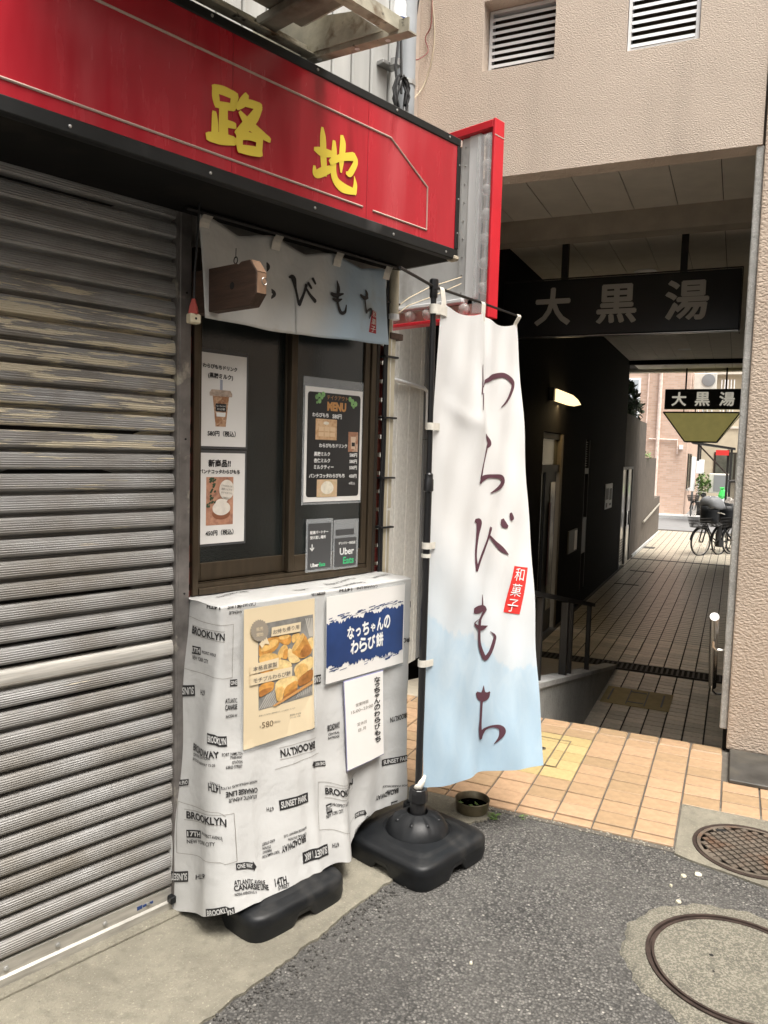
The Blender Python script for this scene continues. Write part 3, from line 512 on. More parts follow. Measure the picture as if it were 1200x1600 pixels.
CLOTH_ITEMS = [('BROOKLYN', -0.1415, 0.0919, 0.0154, 0.1, 0.0262, 'b', 0), ('17TH', -0.1315, 0.1545, -0.0868, 0.1547, 0.0248, 'k', 0), ('PROSPECT AVENUE', -0.0803, 0.157, -0.0166, 0.1617, 0.0116, 't', 0), ('NEW YORK CITY', -0.1274, 0.1778, -0.0512, 0.1867, 0.0146, 't', 0), ('', -0.1936, 0.0538, 0.0485, 0.0627, 0.0007, 'line', 0), ('', -0.1755, 0.2169, 0.0457, 0.2424, 0.0007, 'line', 0), ('', -0.1936, 0.0538, -0.1755, 0.2169, 0.0007, 'line', 0), ('', 0.0485, 0.0627, 0.0457, 0.2424, 0.0007, 'line', 0), ('', -0.1449, 0.0783, 0.0155, 0.0822, 0.0007, 'line', 0), ('', -0.1387, 0.1035, 0.0156, 0.1164, 0.0007, 'line', 0), ('CANARSIE LINE', 0.0253, 0.0, 0.1342, 0.005, 0.016, 'b', 1), ('14TH', -0.0591, 0.0033, -0.0009, 0.0, 0.0175, 'b', 1), ('AVENUE', 0.0314, 0.0224, 0.0823, 0.0246, 0.0116, 't', 1), ('CANARSIE LINE', 0.5863, 0.0066, 0.6954, 0.0112, 0.0124, 't', 1), ('14TH', 0.5003, 0.003, 0.5636, 0.0072, 0.016, 'b', 1), ('ONE WAY', 0.3658, 0.0, 0.4329, 0.0008, 0.016, 'al', 1), ('ONE', 0.0367, 0.2587, 0.0639, 0.2634, 0.0218, 'k', 0), ('SUNSET', -0.197, 0.2926, -0.121, 0.286, 0.0349, 'k', 1), ('ATLANTIC', 0.0207, 0.3136, 0.0613, 0.3232, 0.0175, 't', 0), ('CANARSIE', 0.0208, 0.3352, 0.0606, 0.3442, 0.0189, 'b', 0), ('NOSSAI AV', 0.0233, 0.3661, 0.06, 0.3729, 0.0116, 't', 0), ('6TH', -0.0931, 0.2901, -0.0682, 0.2912, 0.0204, 't', 1), ('BROOKLYN', -0.0315, 0.4306, 0.0237, 0.4482, 0.0335, 'k', 0), ('BROADWAY', -0.1257, 0.4683, 0.0002, 0.4888, 0.0248, 'b', 0), ('CENTRAL STATION', -0.1229, 0.4921, -0.0274, 0.4973, 0.0109, 't', 0), ('BAYRIDGE PARKWAY 12-25', -0.1235, 0.5062, -0.0132, 0.5212, 0.0102, 't', 0), ('FORT HAMILTON', 0.008, 0.4866, 0.0721, 0.5042, 0.0116, 't', 0), ('PARKWAY', 0.0302, 0.5042, 0.071, 0.5165, 0.0116, 't', 0), ('STATION', 0.0343, 0.5221, 0.0697, 0.5318, 0.0116, 't', 0), ('63RD STREET', 0.0154, 0.5307, 0.0686, 0.5464, 0.0116, 't', 0), ('BROOKLYN', 0.2244, 0.5498, 0.3759, 0.5586, 0.0291, 'b', 1), ('', 0.222, 0.5298, 0.3817, 0.5355, 0.0007, 'line', 0), ('', 0.2194, 0.5701, 0.3794, 0.5796, 0.0007, 'line', 0), ('17', 0.3381, 0.4871, 0.3772, 0.4871, 0.0248, 'k', 1), ('SUNSET', 0.3661, 0.3215, 0.414, 0.3233, 0.032, 'k', 1), ('BROADWAY', 0.441, 0.5142, 0.4974, 0.5027, 0.0248, 'b', 0), ('CENTRAL', 0.4436, 0.5372, 0.494, 0.5289, 0.0102, 't', 0), ('BAYRIDGE', 0.4431, 0.5514, 0.4933, 0.5438, 0.0102, 't', 0), ('BROOKLYN', 0.787, 0.6138, 0.8893, 0.6181, 0.0248, 'b', 1), ('NEW YORK CITY', 0.9504, 0.5379, 0.8933, 0.5175, 0.0131, 't', 1), ('PROSPECT AVE', 0.9671, 0.5821, 0.8893, 0.5477, 0.0102, 't', 1), ('SUNSET PARK', 0.7458, 0.7935, 0.9139, 0.8184, 0.0277, 'k', 0), ('PARK', 0.9317, 0.1311, 0.8893, 0.1156, 0.0277, 'k', 0), ('BRO', 0.8457, 0.2718, 0.8986, 0.2766, 0.0218, 'b', 1), ('ONE WAY', -0.2, 0.5904, -0.1365, 0.581, 0.0189, 'k', 1), ('14TH', -0.0376, 0.5884, -0.0033, 0.6048, 0.0291, 'b', 1), ('STREET', -0.0333, 0.5739, -0.0042, 0.5912, 0.0102, 't', 1), ('ATLANTIC AVENUE', 0.0214, 0.6426, 0.1218, 0.6659, 0.0146, 't', 1), ('CANARSIE LINE', 0.0128, 0.6191, 0.1247, 0.6453, 0.0189, 'b', 1), ('NOSSAI AVENUE AUG 19,1932', -0.0016, 0.5948, 0.1238, 0.614, 0.0109, 't', 1), ('BROOKLYN', -0.1412, 0.6845, 0.0128, 0.7092, 0.0262, 'b', 0), ('17TH', -0.143, 0.7468, -0.0871, 0.7488, 0.0248, 'k', 0), ('PROSPECT AVENUE', -0.0799, 0.742, 0.0002, 0.7601, 0.0116, 't', 0), ('NEW YORK CITY', -0.1428, 0.7728, -0.024, 0.7751, 0.0146, 't', 0), ('', -0.1719, 0.6438, 0.035, 0.6884, 0.0007, 'line', 0), ('', -0.1714, 0.8096, 0.037, 0.844, 0.0007, 'line', 0), ('', -0.1719, 0.6438, -0.1714, 0.8096, 0.0007, 'line', 0), ('', 0.035, 0.6884, 0.037, 0.844, 0.0007, 'line', 0), ('', -0.1488, 0.6667, 0.0114, 0.689, 0.0007, 'line', 0), ('', -0.1485, 0.7005, 0.0105, 0.7203, 0.0007, 'line', 0), ('SUNSET PARK', 0.2043, 0.7235, 0.3277, 0.7344, 0.0335, 'k', 0), ('6TH', 0.1559, 0.723, 0.1826, 0.7287, 0.016, 't', 1), ('ONE WAY', 0.3528, 0.6262, 0.421, 0.6401, 0.0189, 'al', 1), ('BROOKLYN', 0.4101, 0.7383, 0.5844, 0.7744, 0.0262, 'b', 0), ('17TH', 0.4082, 0.8056, 0.4349, 0.8023, 0.032, 'k', 0), ('PROSPECT AVENUE', 0.4381, 0.7921, 0.5475, 0.8064, 0.0116, 't', 0), ('NEW YORK CITY', 0.4039, 0.8316, 0.4844, 0.815, 0.0146, 't', 0), ('', 0.3814, 0.6977, 0.5985, 0.7546, 0.0007, 'line', 0), ('', 0.3609, 0.8624, 0.5978, 0.9286, 0.0007, 'line', 0), ('', 0.3814, 0.6977, 0.3609, 0.8624, 0.0007, 'line', 0), ('', 0.4086, 0.7191, 0.5843, 0.7562, 0.0007, 'line', 0), ('', 0.4049, 0.7617, 0.585, 0.8006, 0.0007, 'line', 0), ('ONE WAY', 0.5941, 0.9306, 0.6527, 0.977, 0.0189, 'ar', 0), ('BROADWAY', 0.1934, 0.869, 0.2965, 0.8661, 0.0248, 'b', 1), ('CENTRAL STATION', 0.2227, 0.8439, 0.303, 0.8536, 0.0102, 't', 1), ('BAYRIDGE PARKWAY 12-25', 0.2068, 0.828, 0.3069, 0.8345, 0.0095, 't', 1), ('FORT HAMILTON', 0.1227, 0.8699, 0.1848, 0.8716, 0.0109, 't', 1), ('PARKWAY', 0.1241, 0.8554, 0.1575, 0.8577, 0.0109, 't', 1), ('STATION', 0.1253, 0.8424, 0.1563, 0.8453, 0.0109, 't', 1), ('63RD STREET', 0.1249, 0.8295, 0.1728, 0.8302, 0.0109, 't', 1), ('SUNSET PARK', 0.2767, 0.9286, 0.392, 0.9409, 0.0379, 'k', 1), ('6TH', 0.415, 0.9358, 0.4459, 0.9365, 0.0175, 't', 1), ('SUNSET', -0.1898, 0.8905, -0.143, 0.8868, 0.0335, 'k', 1), ('6TH', -0.1169, 0.8892, -0.0565, 0.874, 0.0175, 't', 1), ('ONE WAY', 0.0335, 0.8594, 0.0942, 0.8896, 0.0218, 'ar', 0), ('ATLANTIC AVENUE', 0.0248, 0.907, 0.1215, 0.9535, 0.0175, 't', 0), ('CANARSIE LINE', 0.0231, 0.9238, 0.131, 0.972, 0.0189, 'b', 0), ('NOSSAI AVENUE AUG 19', 0.0232, 0.9437, 0.0837, 0.9679, 0.0102, 't', 0), ('14TH', 0.1559, 0.9659, 0.2, 0.9706, 0.0277, 'b', 0), ('STREET', 0.1648, 0.987, 0.2086, 0.99, 0.0146, 't', 0), ('BROOKLYN', -0.056, 0.9879, 0.0178, 0.9919, 0.0262, 'k', 0), ('BROADWAY', 0.7171, 0.9435, 0.8343, 0.9405, 0.0233, 'b', 1), ('CENTRAL STATION', 0.7771, 0.929, 0.8342, 0.9354, 0.0102, 't', 1), ('BAYRIDGE PARKWAY', 0.7495, 0.8987, 0.945, 0.9532, 0.0095, 't', 1), ('BROOK', 0.7975, 1.0, 0.8294, 1.0, 0.0291, 'k', 1), ('14TH', 0.6419, 1.0, 0.6698, 1.0, 0.0204, 'b', 0), ('ATLANTIC A', 0.5901, 0.9894, 0.6259, 1.0, 0.0146, 't', 0), ('CANARSIE', 0.586, 1.0, 0.61, 1.0, 0.0175, 'b', 0), ('', 0.2269, 1.0, 0.3506, 1.0, 0.0007, 'line', 0), ('', 0.1972, 0.5976, 0.3932, 0.5954, 0.0007, 'line', 0)]
def lin(a, b, n): return [a + (b - a) * i / (n - 1) for i in range(n)]
# ================================================================== ground
ZF = -.73                                            # floor of the passage, five steps below the street
def ground():
    mb = MB(ALY); mb.face([(-45, -50, 0), (45, -50, 0), (45, -1.17, 0), (-45, -1.17, 0)]); 
    mb.build('asphalt_road', M['asphalt'], kind='structure')
    # low ground under and beyond the passage
    mb = MB(ALY, (0, 0, ZF)); mb.face([(-30, 14.2, ZF - .02), (30, 14.2, ZF - .02), (30, 120, ZF - .02), (-30, 120, ZF - .02)])
    mb.build('back_ground', M['roadfar'], kind='structure')
    # concrete strip in front of the shop, wandering edge against the asphalt
    mb = MB(FAC); random.seed(3)
    edge = [(-2.6, .56), (-.9, .54), (-.5, .525), (-.195, .505), (0, .478), (.131, .465), (.3, .445), (.46, .41), (.644, .394), (.8, .36), (.95, .325), (1.073, .300), (1.15, .31), (1.22, .338), (1.30, .365), (1.36, .34)]
    E2 = []
    for (a, b), (c, d) in zip(edge, edge[1:]):
        for k in range(7): E2.append((a + (c - a) * k / 7, b + (d - b) * k / 7 + random.uniform(-.006, .006)))
    top = [(s, n, .009) for s, n in E2] + [(1.33, .02, .009), (1.2, -.3, .009), (-2.6, -.3, .009)]
    mb.prism(top, (0, 0, -.05)); o = mb.build('concrete_strip', M['concrete'], kind='structure')
    # shutter sill: a raised dirty step the shutter stands on
    mb = MB(FAC); mb.box(-2.6, .03, -.02, .055, .0, .022, .006); mb.build('shutter_sill', M['concrete'], kind='structure')
ground()
# loose crumbs of asphalt and stone where the road frays out
def crumbs():
    mb = MB(FAC); random.seed(11)
    def chip(x, y, r):
        mb.lathe((x, y, .004), [(r * .8, -.004), (r, r * .25), (r * .55, r * .7)], 5)
    for i in range(420):
        s = random.uniform(-.3, 1.3); n = .505 - .17 * (s + .2) / 1.25 + random.gauss(.03, .035); chip(s, n, random.uniform(.0022, .0055))
    mb.build('asphalt_crumbs', mat('stone_crumb', (.07, .066, .06), .8, var=(300, .6)), label='dark loose asphalt crumbs along the edge of the concrete strip', cat='gravel', kind='stuff')
    mb = MB(ALY); random.seed(5)
    for i in range(260):
        r = random.uniform(-1.2, .75); d = -1.215 + random.gauss(0, .016) - .04 * max(0, r + .1); q = random.uniform(.002, .006)
        mb.lathe((r, d, .004), [(q * .8, -.004), (q, q * .25), (q * .55, q * .7)], 5)
    mb.build('kerb_crumbs', mat('pale_crumb', (.30, .28, .23), .8, var=(300, .5)), label='pale crumbs along the joint of tiles and road', cat='gravel', kind='stuff')
    for i, (x, y, r, lb) in enumerate(((1.14, 2.72, .016, 'largest white chip on the road near the iron cover'), (1.069, 2.653, .008, 'tiny white chip between the two bigger ones on the road'), (1.058, 2.553, .014, 'round white chip on the road above the concrete manhole'), (1.2, 2.735, .02, 'grey stone beside the iron manhole rim'), (.95, 2.0, .010, 'white speck on the road left of the concrete manhole'), (.30, 2.2, .007, 'lone white chip in the middle of the road'))):
        r *= .72; mb = MB(WLD, (x, y, 0)); mb.lathe((x, y, 0), [(r * .9, 0), (r, .003), (r * .8, .007), (r * .3, .009)], 9); mb.bm.verts.ensure_lookup_table()
        for v in mb.bm.verts: v.co.x += random.uniform(-.15, .15) * r; v.co.y += random.uniform(-.15, .15) * r
        mb.build('stone_chip', M['pebble'], smooth=True, label=lb, cat='stone', group='loose chips on the road')
crumbs()
# ------------------------------------------------------------------ tiled pavement
TP, TD = .16, .1175
def tile_mesh(name, w, d, h, m, bev=.003):
    bm = bmesh.new(); vs = [bm.verts.new((x, y, z)) for z in (-h, 0) for y in (-d / 2, d / 2) for x in (-w / 2, w / 2)]
    for q in ((4, 6, 7, 5), (0, 4, 5, 1), (2, 3, 7, 6), (0, 2, 6, 4), (1, 5, 7, 3)): bm.faces.new([vs[i] for i in q])
    es = [e for e in bm.edges if all(v.co.z > -1e-6 for v in e.verts)]
    bmesh.ops.bevel(bm, geom=es, offset=bev, segments=1, affect='EDGES'); bmesh.ops.recalc_face_normals(bm, faces=bm.faces)
    me = bpy.data.meshes.new(name); bm.to_mesh(me); bm.free(); me.materials.append(m); return me
def pavement():
    random.seed(21)
    base = MB(ALY); base.prism([(-3.4, -1.19, .003), (-.158, -1.235, .003), (-.15, -1.18, .003), (.9, -1.19, .003), (1.9, -1.2, .003), (1.9, .045, .003), (-3.4, .045, .003)], (0, 0, -.2))
    pv = base.build('tiled_pavement', M['joint'], kind='structure')
    me = tile_mesh('tile', .1520, .1100, .012, M['tile'], .0018); my = tile_mesh('yellow_tile', .1520, .1100, .012, M['tileyellow'], .0018); mn = tile_mesh('nose_tile', .1525, .108, .012, M['tile'], .009)
    n = 0
    for i in range(-13, 5):
        for j in range(0, 11):
            r = (i + .5) * TP; d = -(j + .5) * TD + .04
            if j == 0: d = -.02
            if d < -1.19: continue
            if r > -.155 and d < -.72 - .0: 
                if r < 1.2 and d < -.74: continue
            if .03 < r < .7 and d > -.45: continue
            if r < -1.9 and d > .9: continue
            y = -.90 < r < -.64 and -.74 < d < -.16 and True
            q = inst((mn if j == 0 else (my if y else me)), 'tile', pv, (r, d, .011 + random.uniform(-.0012, .0012)), (random.uniform(-.006, .006), random.uniform(-.006, .006), random.uniform(-.010, .010))); n += 1
    # last, cut row against the kerb
    cut = tile_mesh('cut_tile', .1535, .055, .012, M['tile'])
    for i in range(-12, -1): inst(cut, 'tile', pv, ((i + .5) * TP, -1.172, .0112))
    # bright trims of the little inspection cover among the yellow blocks
    t = thing('inspection_cover', ALY, (-.8, -.45, .012), 'small yellow tiled inspection cover framed in steel, half behind the banner', 'cover')
    mb = MB(t); mb.box(-.90, -.745, -.66, -.655, .008, .015); mb.box(-.745, -.738, -.66, -.28, .008, .015); mb.box(-.90, -.745, -.285, -.28, .008, .015); mb.build('frame', M['stainless'])
    mb = MB(t); mb.lathe((-.855, -.45, .012), [(.018, 0), (.018, .003), (.008, .004)], 12); mb.build('lifting_eye', M['stainless'])
    # extra strip of pavement joining the left building, seen between counter and pole
    return pv
pavement()
def manholes():
    cx, cy, R = 1.475, 2.905, .213
    t = thing('iron_manhole', WLD, (cx, cy, 0), 'rusty checkered cast iron manhole cover set in concrete by the tiles', 'manhole')
    mb = MB(t); seg = 40
    # concrete surround: irregular slab filling the notch in the tiles
    out = []
    mb2 = MB(ALY); pts = [(-.155, -.745), (.3, -.74), (.75, -.745), (1.0, -1.1), (.9, -1.42), (.55, -1.42), (.25, -1.37), (.02, -1.305), (-.1, -1.275), (-.155, -1.25)]
    mb2.prism([(a, b, .008) for a, b in pts], (0, 0, -.06)); mb2.build('manhole_surround', M['concrete'], kind='structure')
    mb = MB(t); mb.lathe((cx, cy, 0), [(R, -.02), (R, .0125), (R - .012, .0125), (R - .014, .008)], seg); mb.build('rim', M['rustring'])
    mb = MB(t); mb.lathe((cx, cy, 0), [(R - .014, .0085), (.0, .0085)], seg); pl = mb.build('plate', M['plateiron'])
    mb = MB(t); a = math.radians(14)
    ca, sa = math.cos(a), math.sin(a); st = .029
    for i in range(-9, 10):
        for j in range(-9, 10):
            u, v = i * st, j * st
            if math.hypot(u, v) > R - .032: continue
            x, y = cx + u * ca - v * sa, cy + u * sa + v * ca
            h = .0098; q = [(u - .0122, v - .0120), (u + .0122, v - .0120), (u + .0122, v + .0120), (u - .0122, v + .0120)]
            lo = [(cx + p[0] * ca - p[1] * sa, cy + p[0] * sa + p[1] * ca) for p in q]
            hi = [(cx + (u + (p[0] - u) * .86) * ca - (v + (p[1] - v) * .86) * sa, cy + (u + (p[0] - u) * .86) * sa + (v + (p[1] - v) * .86) * ca) for p in q]
            b = [mb.V((p[0], p[1], h - .003)) for p in lo]; tt = [mb.V((p[0], p[1], h + .0028)) for p in hi]
            mb.bm.faces.new(tt)
            for k in range(4): mb.bm.faces.new((b[k], b[(k + 1) % 4], tt[(k + 1) % 4], tt[k]))
    mb.build('stud', M['iron'], kind='stuff')
    mb = MB(t); mb.lathe((cx, cy, 0), [(R - .016, .009), (R - .016, .0125), (R - .030, .0125), (R - .030, .009)], seg); mb.build('border', M['iron'])
    for (x, y) in ((cx - .05, cy + .155), (cx + .02, cy - .16)):
        mb = MB(t); mb.box(x - .02, x + .02, y - .010, y + .010, .009, .0145, .002); mb.build('key_slot', M['gap'])
    cx, cy = 1.108, 2.205
    seg = 120; t = thing('concrete_manhole', WLD, (cx, cy, 0), 'large round concrete manhole lid with rusty steel ring in the road', 'manhole')
    mb = MB(t); random.seed(9); prof = []
    rr = [.338 + .006 * math.sin(k * .7) + .004 * math.sin(k * 1.9 + 1) + random.uniform(-.0015, .0015) for k in range(seg)]
    o = [mb.V((cx + rr[k] * math.cos(k * 2 * math.pi / seg), cy + rr[k] * math.sin(k * 2 * math.pi / seg), .001)) for k in range(seg)]
    o2 = [mb.V((cx + (rr[k] - .01) * math.cos(k * 2 * math.pi / seg), cy + (rr[k] - .01) * math.sin(k * 2 * math.pi / seg), .007)) for k in range(seg)]
    i_ = [mb.V((cx + .264 * math.cos(k * 2 * math.pi / seg), cy + .264 * math.sin(k * 2 * math.pi / seg), .008)) for k in range(seg)]
    for A_, B_ in ((o, o2), (o2, i_)):
        for k in range(seg): mb.bm.faces.new((A_[k], A_[(k + 1) % seg], B_[(k + 1) % seg], B_[k]))
    mb.build('collar', M['manconc'])
    mb = MB(t); mb.lathe((cx, cy, 0), [(.267, .004), (.267, .013), (.2575, .013), (.2565, .002)], seg); mb.build('outer_ring', M['rustring'], smooth=True)
    mb = MB(t); mb.lathe((cx, cy, 0), [(.2585, .0035), (.2460, .0035)], seg); mb.build('gap', M['gap'])
    mb = MB(t); mb.lathe((cx, cy, 0), [(.2500, .002), (.2490, .012), (.2415, .012), (.2405, .006)], seg); mb.build('inner_ring', M['rustring'], smooth=True)
    mb = MB(t); mb.lathe((cx, cy, 0), [(.2412, .009), (.12, .0095), (0, .0095)], seg); mb.build('lid', M['manconc'])
    for x, y, r in ((cx - .06, cy + .055, .007), (cx + .075, cy - .13, .008), (cx - .085, cy - .02, .004)):
        mb = MB(t); mb.lathe((x, y, 0), [(r, .0102), (0, .0104)], 10); mb.build('pock', M['gap'])
manholes()
# ================================================================== the shop
BRW, BRH = .21, .065
def shop():
    t = thing('shop_building', FAC, (0, 0, 0), 'small corner shop with brick ground floor and white ribbed metal siding above', 'shop')
    # masonry behind everything
    mb = MB(t); mb.box(-2.6, .985, -2.2, -.155, 0, 2.66); mb.build('wall', M['mortar'])
    mb = MB(t); mb.box(.93, .985, -.15, -.03, 0, 2.64); mb.box(.02, .06, -.15, -.03, .0, 2.64); mb.box(.06, .93, -.15, -.03, 2.16, 2.64); mb.box(.06, .93, -.15, -.03, .0, 1.03); mb.build('masonry_core', M['mortar'])
    random.seed(4)
    # bricks either side of the window, under the shutter guide and at the far corner
    def bricks(s0, s1, z0, z1):
        z = z0; k = 0
        while z < z1:
            s = s0 - (.0 if k % 2 == 0 else .105)
            while s < s1:
                a, b = max(s, s0), min(s + BRW, s1)
                if b - a > .02:
                    mb = MB(t); mb.box(a + .004, b - .004, -.028, random.uniform(-.003, .002), z + .005, z + BRH - .003, .003); mb.build('brick', M['brick'])
                s += BRW + .008
            z += BRH + .009; k += 1
    bricks(.905, .985, 1.0, 2.16); bricks(.045, .078, 1.0, 2.1)
    # upper floor siding with ribs
    mb = MB(t); mb.box(-2.6, 1.02, -2.2, -.004, 2.68, 7.0); s = -2.6
    up = mb.build('upper_wall', M['siding'])
    s = .05
    for i in range(10):
        a = .05 + i * .098; mb = MB(t); mb.box(a, a + .09, -.006, .014, 2.66, 7.0, .004); mb.build('siding_panel', M['siding'])
    mb = MB(t); mb.box(-2.6, .0, -.006, .012, 2.66, 7.0); mb.build('siding_panel', M['siding'])
    return t
SHOP = shop()
def shutter():
    t = thing('roller_shutter', FAC, (-.75, 0, 0), 'grey roller shutter with flaking paint closed over the shop entrance', 'shutter')
    P = .0588; prof = []
    L0, L1 = -1.9, .012
    def slat_me(name):
        bm = bmesh.new(); pr = [(-.014, -.004), (-.014, .0075), (.006, .0080), (.0100, .0095), (.0118, .015), (.0124, .024), (.0112, .036), (.0080, .046), (.0030, .0530), (-.004, .0550), (-.014, .0555)]
        nx = 9; g = []
        for i in range(nx):
            x = L0 + .75 + (L1 - L0) * i / (nx - 1)
            g.append([bm.verts.new((x, -(.004 + n + .0012 * math.sin(i * 1.7)), z)) for n, z in pr])
        for i in range(nx - 1):
            for j in range(len(pr) - 1): bm.faces.new((g[i][j], g[i + 1][j], g[i + 1][j + 1], g[i][j + 1]))
        bmesh.ops.recalc_face_normals(bm, faces=bm.faces)
        me = bpy.data.meshes.new(name); bm.to_mesh(me); bm.free()
        for p in me.polygons: p.use_smooth = True
        return me
    me = slat_me('slat'); me.materials.append(M['slat']); me2 = slat_me('white_slat'); me2.materials.append(mat('pale_slat_paint', (.50, .48, .44), .5, .2, var=(6, .25), stretch=(1, 1, 30), var2=(5, .60, .70, (.30, .22, .14)), bump=(3, .002)))
    random.seed(8); z = .092
    for i in range(37):
        w = i == 13
        o = inst(me2 if w else me, 'slat', t, (0, random.uniform(-.0022, .0022) - (.002 if w else 0), z), (random.uniform(-.03, .03), random.uniform(-.0012, .0012), 0), (1, 1, 1.02 if w else 1))
        if w: o['label'] = 'one pale replaced slat at knee height'
        z += P * (1.02 if w else 1)
    mb = MB(t); mb.box(L0, L1, -.03, -.012, .02, 2.3); mb.build('backing', M['gap'])
    mb = MB(t); mb.prism([(L0, -.012, .022), (L0, .022, .022), (L0, .022, .045), (L0, .014, .05), (L0, .014, .09), (L0, -.012, .09)], (L1 - L0 - .004, 0, 0)); bb = mb.build('bottom_bar', M['bottombar'])
    for s in (-.02, -.165, -.31, -.455, -.6):
        mb = MB(t); mb.lathe((s - .06, .0145, .068), [(.007, 0), (.006, .005), (.002, .006)], 10, axis=1); mb.build('rivet', M['steel'], parent=bb)
    mb = MB(t); mb.box(-.118, -.10, .0138, .0150, .062, .074); mb.box(-.098, -.062, .0138, .0152, .064, .072); mb.build('maker_label', M['navy'], parent=bb)
    mb = MB(t); mb.box(-.012, .008, .015, .04, .045, .07, .003); mb.build('stop_block', M['plasticblack'])
    # guide rail: C channel
    t2 = thing('shutter_guide', FAC, (.03, 0, 0), 'scuffed steel guide rail upright between shutter and window', 'guide rail')
    mb = MB(t2); mb.box(.004, .012, -.02, .028, .0, 2.30); mb.box(.012, .052, .014, .030, .0, 2.30, .002); mb.box(.012, .052, -.02, -.004, .0, 2.30); mb.box(.044, .052, -.004, .014, 0, 2.3); mb.build('channel', M['rail'])
    for z in (1.06, 1.55, 2.0):
        mb = MB(t2); mb.lathe((.034, .0305, z), [(.0035, 0), (.003, .002), (0, .0025)], 8, axis=1); mb.build('screw', M['gap'])
shutter()
def sign():
    t = thing('shop_sign', FAC, (.2, .35, 2.23), 'long red fascia sign board with black trim and yellow lettering', 'sign')
    S0, S1, N1, Z0, Z1 = -2.4, .972, .35, 2.236, 2.664
    mb = MB(t); mb.box(S0, S1 - .012, .03, N1 - .012, Z0 + .014, Z1 - .014); mb.build('cabinet', M['soffit'])
    mb = MB(t); mb.box(S0, S1 - .018, N1 - .012, N1 - .004, 2.27, Z1 - .026); pan = mb.build('panel', M['red'])
    for nm, a in (('trim', (S0, S1, N1 - .03, N1, Z0, 2.273)), ('trim', (S0, S1, N1 - .03, N1, 2.636, Z1))):
        mb = MB(t); mb.box(*a, .003); mb.build(nm, M['blacktrim'])
    mb = MB(t); mb.box(S1 - .022, S1 - .0006, N1 - .03, N1 + .0006, 2.2735, 2.6355, .002); mb.build('trim', M['blacktrim'])
    mb = MB(t); mb.box(S1 - .012, S1 + .0012, .03, N1 - .031, Z0 + .002, Z1 - .002); mb.build('end_cap', M['blacktrim'])
    mb = MB(t); mb.box(S0, S1 - .014, .03, N1 - .032, Z0 + .002, Z0 + .012); mb.build('soffit', M['soffit'])
    mb = MB(t); mb.box(S1 - .03, S1 + .004, N1 - .034, N1 + .004, Z0 - .004, Z0 + .016, .006); mb.build('corner_cap', mat('chipped_filler', (.38, .33, .25), .8, var=(60, .5), bump=(80, .004)))
    mb = MB(t); mb.box(S1 - .008, S1 + .002, N1 - .03, N1 + .002, Z1 - .03, Z1 - .004, .003); mb.build('corner_cap', M['whiteline'])
    # screws
    mb0 = None
    for z in (2.252, 2.651):
        for s in (-.48, -.1, .27, .62, .9):
            mb = MB(t); mb.lathe((s, N1, z), [(.0045, 0), (.004, .002), (.001, .003)], 8, axis=1); mb.build('screw', M['steel'])
    for z in (2.33, 2.45, 2.57):
        mb = MB(t); mb.lathe((S1 - .011, N1, z), [(.0035, 0), (.003, .002), (.001, .003)], 8, axis=1); mb.build('screw', M['steel'])
    # engraved line, with chamfered end and a break
    f = N1 - .003
    def rod(pts):
        mb = MB(t); mb.tube([(a, f, b) for a, b in pts], .0034, 6); mb.build('border_line', M['whiteline'], smooth=True)
    rod([(S0 + .1, 2.557), (.597, 2.557), (.790, 2.449), (.7915, 2.305), (.521, 2.305)]); rod([(.474, 2.306), (S0 + .1, 2.309)])
    mb = MB(t); mb.box(.492, .4935, N1 - .004, N1 - .0028, 2.2735, 2.636); mb.box(-.03, -.0288, N1 - .004, N1 - .003, 2.2735, 2.636); mb.build('panel_joint', M['darkred'])
    for gl in SIGN_STROKES:
        mb = MB(t)
        for k, st in enumerate(gl): brush(mb, [(p[0], p[1], p[2] * 1.0) for p in st], lambda x, y, k: (x, N1 - .0028 + .00035 * k, y), k=k)
        o = mb.build('lettering', M['yellow'])
sign()
def window():
    t = thing('service_window', FAC, (.5, 0, 1.05), 'bronze aluminium sliding service window with dark glass', 'window')
    s0, s1, z0, z1 = .072, .905, 1.045, 2.15
    mb = MB(t)
    mb.box(s0, s0 + .022, -.09, .018, z0, z1, .002); mb.box(s1 - .03, s1, -.09, .02, z0, z1, .002); mb.box(s0 + .023, s1 - .031, -.09, .017, z1 - .03, z1); mb.build('frame', M['sash'])
    mb = MB(t); mb.box(s0 + .023, s1 - .031, -.09, .022, z0, z0 + .022, .002); mb.box(s0 + .023, s1 - .031, -.02, -.012, z0 + .0225, z0 + .036); mb.box(s0 + .023, s1 - .031, .006, .013, z0 + .0225, z0 + .036); mb.build('sill', M['sash'])
    mb = MB(t); mb.box(s0 + .024, s1 - .032, -.15, -.12, z0, z1); mb.build('dark_room', M['gap'])
    # near sash sits behind the far one
    def sash(a, b, n):
        so = MB(t); so.box(a, a + .028, n - .012, n + .012, z0 + .038, z1 - .032, .002); so.box(b - .028, b, n - .012, n + .012, z0 + .038, z1 - .032, .002)
        so.box(a + .0285, b - .0285, n - .0115, n + .0115, z0 + .038, z0 + .098, .002); so.box(a + .0285, b - .0285, n - .0115, n + .0115, z1 - .075, z1 - .032, .002)
        f = so.build('sash', M['sash'])
        mb = MB(t); mb.box(a + .0283, b - .0283, n - .003, n + .003, z0 + .097, z1 - .074); mb.build('pane', M['glass'], parent=f)
        return f
    A_ = sash(s0 + .024, .505, -.030); B_ = sash(.476, s1 - .032, .0005)
    mb = MB(t); mb.box(.478, .490, .013, .020, 1.98, 2.05, .002); mb.build('latch', M['sashdk'], parent=B_)
    mb = MB(t); mb.box(s1 - .006, s1 + .012, -.02, .024, z0, z1, .003); mb.build('outer_trim', M['sashdk'])
window()
